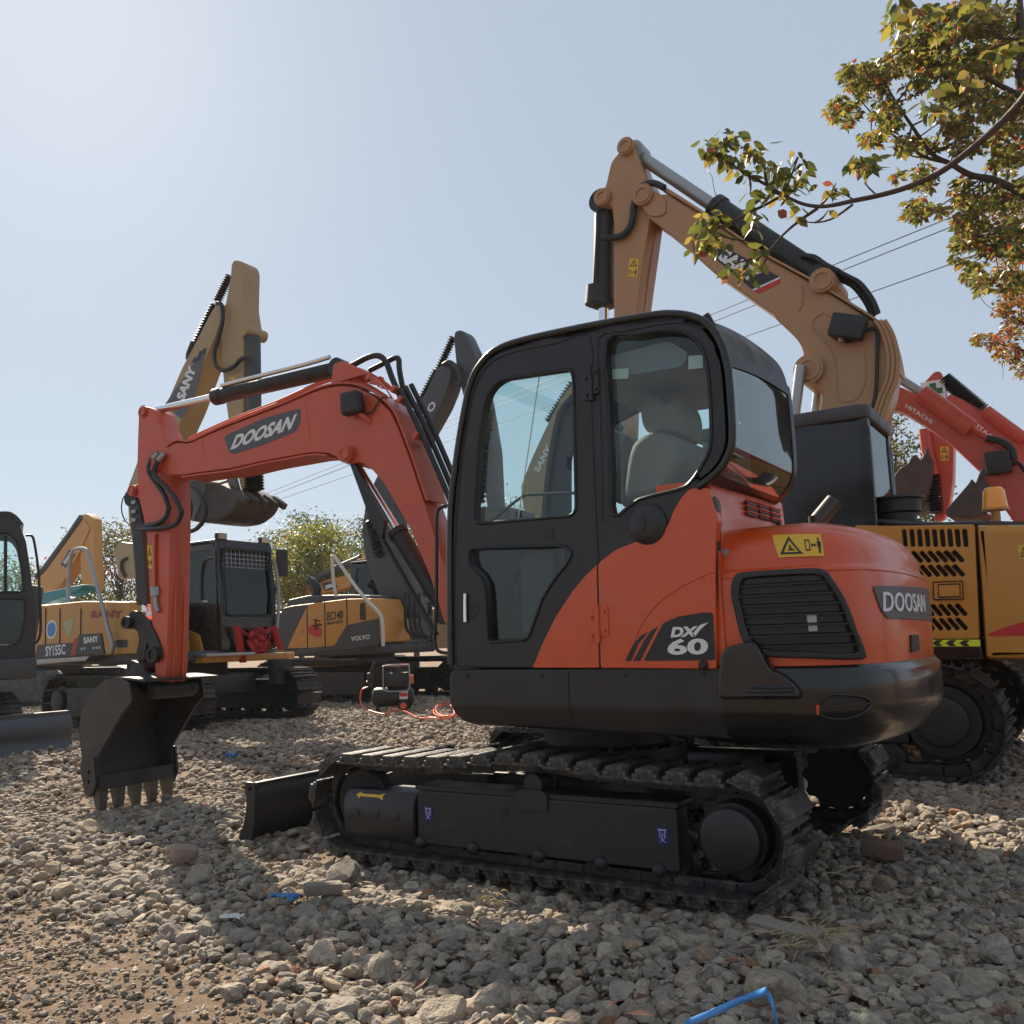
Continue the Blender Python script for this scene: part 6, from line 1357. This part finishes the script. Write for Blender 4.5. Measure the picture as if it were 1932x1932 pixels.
litter('brick', (348, 1640), mat('pink_stone', (.25, .18, .135), .9, var=.25, bump=.4), 'large pinkish stone block on sunlit gravel below the bucket', 'stone', lambda mb: mb.box((0, 0, .06), (.13, .09, .08), (.2, .15, .6), .03))
# blue strap
mb = MB(W0); P = smoothpts([tuple(onz(p, .10+h)) for p, h in zip(DD((1290, 1932), (1350, 1908), (1410, 1882), (1441, 1871), (1446, 1874), (1458, 1900), (1466, 1935)), (-.05, 0, .02, .06, .05, .02, -.04))], 4, False)
mb.loft([[Vector(p)+Vector((.0, .0, -.010)), Vector(p)+Vector((.003, .0045, .010))] for p in P], closed=False); st_ = mb.out('packing_strap', mat('blue_strap', (.06, .25, .62), .3), smooth=30); tagp(st_, 'bent light blue packing strap on the gravel at the bottom edge', 'strap'); st_.modifiers.new('s', 'SOLIDIFY').thickness = .0015
# straw tuft
def straws(p, n, spread, L, label):
    mb = MB(W0); c = onz(p, .05); r_ = random.Random(n)
    for k in range(n):
        a = r_.uniform(0, 2*PI); q = c+Vector((r_.gauss(0, spread), r_.gauss(0, spread), r_.uniform(0, .05))); l = L*r_.uniform(.5, 1.3)
        d = Vector((math.cos(a), math.sin(a), r_.uniform(-.05, .35))); e = Vector((-d.y, d.x, 0))*r_.uniform(-.4, .4)
        mb.tube([q, q+d*l*.5+e*l*.2, q+d*l+e*l-Vector((0, 0, .02))], .0016, 3, smooth=3, caps=False)
    o = mb.out('dry_grass', STRAW, smooth=0); tagp(o, label, 'dry grass')
straws((1535, 1785), 60, .045, .11, 'tangled clump of dry straw beside the grey plank'); straws((925, 1705), 40, .02, .06, 'small dry straw tuft on the sunlit stones by the near track')
straws((1640, 1400+260), 12, .1, .12, 'sparse dry straws on gravel beside the reddish brick')
# fallen leaves, countless
mb = MB(W0); r_ = random.Random(9)
for k in range(70):
    px_ = r_.choice([r_.uniform(1100, 1930), r_.uniform(0, 1930)]); py_ = r_.uniform(1480, 1925); c = onz((px_, py_), .07+r_.uniform(0, .03))
    if (c-CAM).length > 9: continue
    a = r_.uniform(0, 2*PI); L = r_.uniform(.02, .04); d = Vector((math.cos(a), math.sin(a), r_.uniform(-.3, .3)))*L; s_ = Vector((-d.y, d.x, r_.uniform(-.01, .01)))*.4
    vs = [mb.bm.verts.new(c+x) for x in (-d, s_-d*.1+Vector((0, 0, .006)), d, -s_-d*.1+Vector((0, 0, .006)))]; mb.bm.faces.new(vs)
o = mb.out('fallen_leaves', mat('dead_leaf', (.12, .05, .03), .8, var=.5, vscale=30), smooth=0); tagp(o, kind='stuff')
# ================================================================ trees
def leafmat(name, cols, trans=.5):
    m = bpy.data.materials.new(name); m.use_nodes = True; t = m.node_tree; p = t.nodes['Principled BSDF']; out = t.nodes['Material Output']
    a = t.nodes.new('ShaderNodeAttribute'); a.attribute_name = 'Col'; p.inputs['Roughness'].default_value = .45; t.links.new(a.outputs['Color'], p.inputs['Base Color'])
    tr = t.nodes.new('ShaderNodeBsdfTranslucent'); vm = t.nodes.new('ShaderNodeVectorMath'); vm.operation = 'MULTIPLY'; vm.inputs[1].default_value = (1.35, 1.3, .7)
    t.links.new(a.outputs['Color'], vm.inputs[0]); t.links.new(vm.outputs[0], tr.inputs[0])
    mx = t.nodes.new('ShaderNodeMixShader'); mx.inputs[0].default_value = trans; t.links.new(p.outputs[0], mx.inputs[1]); t.links.new(tr.outputs[0], mx.inputs[2]); t.links.new(mx.outputs[0], out.inputs[0])
    return m
LEAF = leafmat('leaf', None, .5)
BARK = mat('bark', (.075, .055, .045), .9, var=.3, bump=.5, bscale=40)
GREENS = [(.14, .15, .045), (.10, .12, .04), (.20, .18, .06), (.075, .09, .03), (.22, .17, .06)]
REDS = [(.24, .06, .04), (.26, .11, .05), (.20, .045, .04)]
def leaf_mesh(name, leaves, parent, frame, big=False):
    """leaves: list of (pos, dir, size, colour)"""
    n = len(leaves); 
    shp = [(0, 0, 0), (.28, .24, .03), (.6, .26, .0), (1, 0, -.12), (.6, -.26, .0), (.28, -.24, .03), (.5, 0, -.06)] if big else [(0, 0, 0), (.45, .27, .05), (1, 0, -.08), (.45, -.27, .05)]
    fs = [(0, 1, 6), (1, 2, 6), (2, 3, 6), (3, 4, 6), (4, 5, 6), (5, 0, 6)] if big else [(0, 1, 2), (0, 2, 3)]
    pos = np.array([l[0][:] for l in leaves]); d = np.array([l[1][:] for l in leaves]); d /= np.linalg.norm(d, axis=1)[:, None]
    sz = np.array([l[2] for l in leaves]); col = np.array([l[3] for l in leaves])
    u = rng.normal(size=(n, 3)); s = np.cross(d, u); s /= np.linalg.norm(s, axis=1)[:, None]; nn = np.cross(s, d)
    S = np.array(shp); X = pos[:, None]+(d[:, None]*S[None, :, 0:1]+s[:, None]*S[None, :, 1:2]+nn[:, None]*S[None, :, 2:3])*sz[:, None, None]
    F = (np.array(fs)[None]+(np.arange(n)*len(shp))[:, None, None]).reshape(-1, 3).astype(np.int32)
    I = np.array(frame.I); V = X.reshape(-1, 3); V = V @ I[:3, :3].T+I[:3, 3]
    me = bpy.data.meshes.new(name); me.vertices.add(len(V)); me.vertices.foreach_set('co', V.astype(np.float32).ravel()); me.loops.add(F.size); me.loops.foreach_set('vertex_index', F.ravel())
    me.polygons.add(len(F)); me.polygons.foreach_set('loop_start', np.arange(0, F.size, 3, dtype=np.int32)); me.update(calc_edges=True)
    C = np.ones((len(V), 4), np.float32); C[:, :3] = np.repeat(col, len(shp), 0); ca = me.attributes.new('Col', 'FLOAT_COLOR', 'POINT'); ca.data.foreach_set('color', C.ravel())
    me.materials.append(LEAF); o = bpy.data.objects.new(name, me); sc.collection.objects.link(o); o.parent = parent; return o
def leafcol(r, redp, cols=GREENS):
    c = r.choice(REDS) if r.random() < redp else r.choice(cols); k = r.uniform(.75, 1.3); return [min(1, x*k) for x in c]
def tree(label, base, h, cr, tr, leafsz, nclump, nper, redp=.05, cols=GREENS, cz=.62, seed=1, group=None, vis=None, trunkh=.35, cl=.12):
    r = random.Random(seed); fr = Fr((base[0], base[1], 0), 0); T = thing('tree', fr, label, 'tree', group); B0 = Vector((base[0], base[1], 0))
    mb = MB(W0 if False else fr); 
    top = Vector((0, 0, h*.8)); tp = [Vector((0, 0, -.1)), Vector((r.uniform(-.1, .1)*h*.1, r.uniform(-.1, .1)*h*.1, h*.25)), Vector((r.uniform(-.4, .4)*h*.12, r.uniform(-.3, .3)*h*.1, h*.55)), top]
    P = smoothpts([tuple(p) for p in tp], 5, False); mb.tube(P, [tr, tr*.15], 8)
    lv = []; cz_ = h*cz
    for k in range(nclump):
        for _ in range(50):
            a = r.uniform(0, 2*PI); z = r.uniform(-1, 1); rad = r.uniform(.35, 1)**.6
            c = Vector((cr*rad*math.sqrt(max(0, 1-z*z))*math.cos(a), cr*rad*math.sqrt(max(0, 1-z*z))*math.sin(a), cz_+z*rad*h*(1-cz)))
            if c.z > h*trunkh*.8: break
        k_ = 1+.25*noise.noise(c*.7+Vector((seed, 0, 0))); c.x *= k_; c.y *= k_
        s = Vector(P[min(len(P)-1, int(len(P)*max(.25, min(.95, (c.z-.2*h)/h))))])
        if k % 2 == 0:
            m1 = s.lerp(c, .5)+Vector((r.uniform(-.1, .1)*cr, r.uniform(-.1, .1)*cr, -.04*h)); mb.tube([s, m1, c], [tr*.22, tr*.03], 5, smooth=3, caps=False)
        base_c = leafcol(r, redp, cols); cs = cr*cl*r.uniform(1.0, 2.0)
        for j in range(nper):
            p = c+Vector((r.gauss(0, cs), r.gauss(0, cs), r.gauss(0, cs*.65)))
            if vis and not vis(fr.M @ p): continue
            col = leafcol(r, redp, cols) if r.random() < .45 else [x*r.uniform(.8, 1.2) for x in base_c]
            d = Vector((r.gauss(0, 1), r.gauss(0, 1), r.gauss(-.5, .7)))
            lv.append((fr.M @ p, d, leafsz*r.uniform(.6, 1.25), col))
    mb.out('trunk', BARK, T, smooth=60); leaf_mesh('crown', lv, T, fr); return T
def gp(px, d): q = atd((px, 1200), d); return (q.x, q.y)
OL = [(.13, .14, .035), (.17, .17, .04), (.09, .11, .03), (.20, .18, .05)]
DK = [(.05, .07, .028), (.07, .09, .035), (.04, .055, .025)]
tree('round yellow-green tree between the black cab and the dark boom', gp(598, 32), 5.6, 1.75, .10, .13, 150, 90, .0, OL, seed=3, cz=.64)
tree('taller grey-green tree behind the round yellow-green one', gp(570, 46), 8.2, 2.2, .16, .17, 120, 80, .0, DK, seed=4)
tree('grey-green tree left of the orange stick behind the cream boom', gp(212, 36), 6.6, 2.0, .14, .15, 110, 60, .1, [(.11, .10, .05), (.09, .09, .05)]+DK, seed=5)
tree('low dark tree behind the lowered teal boom at left', gp(125, 48), 5.2, 3.0, .14, .17, 90, 60, .0, DK, seed=6)
tree('slim tree peeking right of the round yellow-green tree', gp(688, 44), 7.6, 1.5, .14, .17, 90, 60, .0, DK, seed=7)
tree('bushy tree seen behind the foreground boom and its lift cylinder', gp(785, 42), 7.6, 2.4, .16, .17, 130, 70, .02, DK+OL, seed=8)
tree('tree seen through the foreground cab door window', gp(960, 40), 7.4, 2.6, .16, .16, 130, 70, .02, DK+OL, seed=9)
tree('tree seen low through the quarter window behind the seat', gp(1140, 40), 5.5, 2.4, .16, .16, 120, 60, .02, DK+OL, seed=10)
tree('tree right of the black glazed cab, leafy against the sky', gp(1690, 26), 8.0, 1.5, .14, .13, 130, 80, .12, OL+DK, seed=11, cz=.6)
tree('small tree behind the two dark raised buckets', gp(1800, 34), 5.2, 2.6, .14, .15, 100, 60, .05, DK, seed=12)
tree('dark spreading tree behind the leftmost cab', gp(10, 42), 6.0, 3.2, .14, .17, 90, 60, .0, DK, seed=16)
# ---- traced branches of the two trees whose trunks stand outside the right edge
def branch_tree(label, name, base, depth, limbs, leafsz, redp, seed, dens, big, trunk_r, trunk_h, clusters, cols=GREENS, dv=.0):
    """limbs: (pixel polyline, r0, r1); each limb gets a gently varying distance"""
    r = random.Random(seed); fr = Fr((base[0], base[1], 0), 0); T = thing('tree', fr, label, 'tree')
    mb = MB(fr); mb.tube(smoothpts([(0, 0, -.1), (.05, .05, trunk_h*.4), (-.05, 0, trunk_h*.8), (.0, .0, trunk_h)], 4, False), [trunk_r, trunk_r*.5], 10); mb.out('trunk', BARK, T, smooth=60)
    lv = []
    def P3(p, dd): return fr.I @ atd(p, dd)
    for pts, ra, rb, da, db in limbs:
        mb = MB(fr); Q = [P3(p, da+(db-da)*i/(len(pts)-1)) for i, p in enumerate(pts)]
        mb.tube([tuple(q) for q in Q], [ra, rb], 7, smooth=5); mb.out('branch', BARK, T, smooth=60)
    for (x, y, rx, ry, n, dd) in clusters:
        for k in range(n):
            a = r.uniform(0, 2*PI); q = math.sqrt(r.random()); px_, py_ = x+rx*q*math.cos(a), y+ry*q*math.sin(a)
            c = atd((px_, py_), dd+r.gauss(0, dv)); m_ = r.randint(*dens)
            tip = c
            for j in range(m_):
                aa = 2*PI*j/m_+r.uniform(-.4, .4); d = Vector((math.cos(aa), math.sin(aa), r.uniform(-2.0, -.2) if big else r.uniform(-1.3, .1)))
                lv.append((tip+d*leafsz*.15, d, leafsz*r.uniform(.65, 1.2), leafcol(r, redp, cols)))
    # fine twigs linking clusters to limbs
    mb = MB(fr)
    LP = [P3(p, da+(db-da)*i/(max(1, len(pts)-1))) for pts, ra, rb, da, db in limbs for i, p in enumerate(pts)]
    for (x, y, rx, ry, n, dd) in clusters:
        for k in range(max(1, n//7)):
            c = P3((x+r.uniform(-.7, .7)*rx, y+r.uniform(-.7, .7)*ry), dd); s_ = min(LP, key=lambda q: (q-c).length+r.uniform(0, .3)); 
            if (c-s_).length > .07*dd: continue
            m_ = s_.lerp(c, .5)+Vector((r.gauss(0, .04), r.gauss(0, .04), -.05))*(c-s_).length
            mb.tube([s_, m_, c], [trunk_r*.05, trunk_r*.02], 4, smooth=3, caps=False)
    tw = mb.out('twigs', BARK, T, smooth=60); tw['kind'] = 'stuff'
    leaf_mesh('foliage', lv, T, fr, big); return T
b0_ = atd((2330, 1000), 4.6)
L1 = TR((1900, 430), (1851, 500), (1790, 570), (1700, 660), (1600, 745), (1500, 825), (1400, 890), (1250, 955), (1110, 995), (980, 1022), (890, 1042), (810, 1050), (720, 1035), (620, 990), (560, 975))
near_cl = [(*TR((250, 740))[0], 22, 26, 10, 4.0), (*TR((340, 690))[0], 26, 18, 9, 4.0), (*TR((480, 730))[0], 22, 22, 8, 4.0), (*TR((350, 790))[0], 20, 20, 7, 4.0), (*TR((430, 860))[0], 26, 20, 8, 4.05), (*TR((570, 860))[0], 24, 20, 8, 4.0), (*TR((680, 830))[0], 28, 26, 9, 3.95), (*TR((690, 910))[0], 16, 16, 4, 3.95),
  (*TR((640, 950))[0], 36, 14, 6, 4.0), (*TR((480, 960))[0], 26, 20, 6, 4.0), (*TR((860, 960))[0], 24, 16, 7, 3.95), (*TR((650, 1060))[0], 24, 20, 6, 4.0), (*TR((430, 1100))[0], 30, 24, 10, 4.05), (*TR((260, 1110))[0], 34, 26, 14, 4.1), (*TR((190, 1210))[0], 26, 26, 14, 4.15), (*TR((300, 1200))[0], 20, 26, 8, 4.1), (*TR((470, 1250))[0], 18, 14, 6, 4.1), (*TR((470, 1370))[0], 24, 20, 9, 4.1), (*TR((360, 1350))[0], 14, 18, 4, 4.1),
  (*TR((1000, 800))[0], 10, 16, 4, 3.6), (*TR((1070, 830))[0], 18, 22, 8, 3.6), (*TR((1330, 500))[0], 16, 26, 6, 3.5), (*TR((1400, 540))[0], 18, 16, 5, 3.5), (*TR((1380, 430))[0], 14, 8, 3, 3.5), (*TR((1200, 60))[0], 12, 34, 8, 3.6), (*TR((1300, 40))[0], 30, 18, 9, 3.6), (*TR((1600, 30))[0], 40, 16, 10, 3.5), (*TR((1740, 240))[0], 18, 22, 6, 3.5), (*TR((1540, 370))[0], 14, 16, 4, 3.5), (*TR((850, 1070))[0], 3, 6, 1, 3.9)]
branch_tree('tree whose long bent branch with large leaves reaches in over the cab', 't', (b0_.x, b0_.y), 4.1,
  [(L1, .017, .006, 3.3, 4.0), (TR((620, 990), (540, 940), (450, 890), (370, 840), (300, 800), (250, 740)), .008, .003, 4.0, 4.0), (TR((800, 1060), (700, 1130), (630, 1190), (560, 1270), (500, 1310)), .008, .003, 4.0, 4.1),
   (TR((980, 1040), (880, 1110), (790, 1132), (700, 1120)), .006, .002, 3.95, 4.0), (TR((620, 995), (520, 1050), (430, 1095), (330, 1140), (260, 1170), (200, 1210)), .007, .002, 4.0, 4.12), (TR((620, 985), (640, 920), (670, 850), (700, 800)), .005, .002, 4.0, 3.95), (TR((1100, 990), (1050, 940), (1035, 880)), .004, .002, 3.9, 3.6), (TR((990, 1018), (940, 990), (890, 970)), .004, .002, 3.95, 3.95), (TR((320, 1050), (280, 980), (265, 900), (250, 880)), .002, .001, 4.05, 4.05)],
  .064, .04, 21, (1, 3), True, .12, 4.5, near_cl, dv=.05)
# crown behind it
far_cl = []
def fill(poly_cl): far_cl.extend(poly_cl)
for x, y, rx, ry, n in ((1000, 380, 90, 60, 46), (930, 560, 80, 80, 46), (1130, 340, 90, 40, 34), (1080, 440, 80, 60, 34), (1150, 560, 70, 60, 30), (1240, 260, 80, 70, 34), (1200, 130, 60, 80, 24), (1330, 150, 110, 120, 60), (1300, 330, 100, 60, 40), (1420, 300, 110, 90, 60), (1480, 120, 120, 110, 70), (1620, 100, 120, 100, 70), (1760, 150, 110, 130, 70), (1560, 300, 110, 90, 66), (1700, 330, 110, 100, 66), (1500, 450, 90, 80, 44), (1620, 520, 120, 90, 60), (1780, 560, 80, 110, 50), (1300, 440, 60, 50, 20), (1460, 600, 60, 50, 18), (1560, 700, 90, 80, 40), (1740, 760, 100, 110, 60), (1080, 690, 60, 50, 22), (1260, 730, 60, 50, 20), (1380, 740, 60, 60, 20), (1180, 620, 50, 40, 14), (1340, 900, 60, 70, 32), (1300, 1040, 60, 50, 20), (1290, 1090, 50, 30, 12), (1210, 880, 25, 22, 6), (1540, 960, 70, 60, 30), (1560, 1100, 90, 80, 50), (1680, 1000, 80, 80, 40), (1800, 960, 60, 90, 36), (1540, 1260, 60, 90, 34), (1680, 1200, 100, 100, 60), (1800, 1200, 60, 120, 40), (1600, 1380, 60, 60, 20), (1420, 1060, 50, 30, 10), (1900, 300, 60, 250, 60), (1900, 800, 60, 300, 60), (1640, 1440, 50, 50, 14), (1780, 1420, 70, 60, 24)):
    for k in range(1): far_cl.append((*TR((x, y))[0], rx*.371, ry*.371, int(n*1.05), 8.6+((x*7+y*3) % 100)/60))
b1_ = atd((2180, 1050), 9.6)
FL = [(TR((2050, 1200), (1950, 1060), (1830, 980), (1700, 915), (1580, 890), (1480, 835), (1380, 780), (1280, 640), (1200, 520), (1150, 430)), .05, .008, 9.3, 9.0), (TR((1480, 830), (1350, 800), (1260, 740), (1150, 660), (1080, 580), (1010, 500)), .02, .005, 9.1, 9.2), (TR((1840, 300), (1835, 120), (1820, -60)), .05, .03, 9.5, 9.5), (TR((1900, 520), (1780, 460), (1650, 390), (1560, 330), (1440, 280), (1300, 200)), .035, .006, 9.4, 9.0),
      (TR((1900, 200), (1700, 190), (1560, 130), (1450, 60)), .02, .006, 9.4, 9.2), (TR((1640, 900), (1600, 960), (1500, 1000), (1400, 1060), (1300, 1090)), .012, .004, 9.2, 9.0), (TR((2000, 1300), (1850, 1290), (1700, 1260), (1560, 1200)), .02, .005, 9.3, 9.0), (TR((1720, -40), (1690, 120), (1650, 260), (1610, 320)), .01, .006, 9.0, 9.0), (TR((2050, 1250), (2000, 800), (1850, 470), (1836, 300)), .10, .05, 9.6, 9.5)]
branch_tree('large tree with turning green and red leaves filling the upper right', 'u', (b1_.x, b1_.y), 9, FL, .082, .11, 22, (6, 11), False, .2, 7.0, far_cl, dv=.35)
# reddish fine-leaved tree at the right edge
b2_ = atd((2080, 1100), 11.5); rcl = []
for x, y, rx, ry, n in ((1760, 1060, 70, 60, 30), (1830, 1180, 50, 120, 50), (1760, 1400, 80, 100, 40), (1820, 1500, 60, 90, 50), (1740, 1560, 60, 40, 26), (1800, 1660, 60, 60, 36), (1660, 1730, 80, 40, 34), (1760, 1790, 80, 50, 30), (1830, 1860, 40, 70, 24), (1900, 1500, 60, 300, 80), (1850, 1020, 40, 60, 24)):
    rcl.append((*TR((x, y))[0], rx*.371, ry*.371, int(n*1.6), 11+((x+y) % 50)/60))
branch_tree('slender tree with fine reddish leaves at the right edge', 'w', (b2_.x, b2_.y), 11, [(TR((2050, 1900), (1950, 1700), (1850, 1640), (1740, 1610)), .03, .006, 11.4, 11), (TR((2050, 1850), (1900, 1800), (1780, 1760), (1640, 1740)), .02, .004, 11.4, 11), (TR((1950, 1500), (1850, 1300), (1760, 1100), (1720, 1000)), .02, .004, 11.4, 11), (TR((1700, 1800), (1740, 1860), (1745, 1930)), .004, .002, 11, 11), (TR((1610, 1470), (1650, 1540), (1720, 1590)), .004, .003, 11, 11)],
  .065, .38, 23, (4, 7), False, .13, 5.6, rcl, [(.16, .13, .03), (.20, .11, .035), (.13, .12, .03)], dv=.3)
# ================================================================ power lines on poles (poles stand outside the picture)
for k, (pl, pr_) in enumerate((((504, 927), (1776, 408)), ((507, 934), (1794, 419)), ((502, 948), (1792, 490)))):
    zl = 9.6-.25*k; a = onz((pl[0], pl[1]), zl); b = onz((pr_[0], pr_[1]), zl); d = b-a
    a2 = a-d*.9; b2 = b+d*1.0; mb = MB(W0); P = []
    for i in range(41):
        t = i/40; q = a2.lerp(b2, t); q.z += -.25*(1-((t-.5)*2)**2)+.12; P.append(q)
    mb.tube(P, .013, 5, caps=False); o = mb.out('power_line', WIRE, smooth=60)
    tagp(o, ('uppermost of the three power lines crossing the sky', 'middle of the three power lines crossing the sky', 'lowest of the three power lines crossing the sky')[k], 'power line', 'power lines across the sky')

# ================================================================ thin dusty air
mb = MB(W0); mb.box((0, 0, 6.5), (2900, 2900, 16)); hz = bpy.data.materials.new('dusty_air'); hz.use_nodes = True; t = hz.node_tree; t.nodes.clear()
ho_ = t.nodes.new('ShaderNodeOutputMaterial'); pv = t.nodes.new('ShaderNodeVolumePrincipled'); pv.inputs['Color'].default_value = (.86, .90, .96, 1); pv.inputs['Density'].default_value = .0004; pv.inputs['Anisotropy'].default_value = .3
t.links.new(pv.outputs[0], ho_.inputs['Volume']); o = mb.out('haze', hz, smooth=0); tagp(o, kind='stuff')
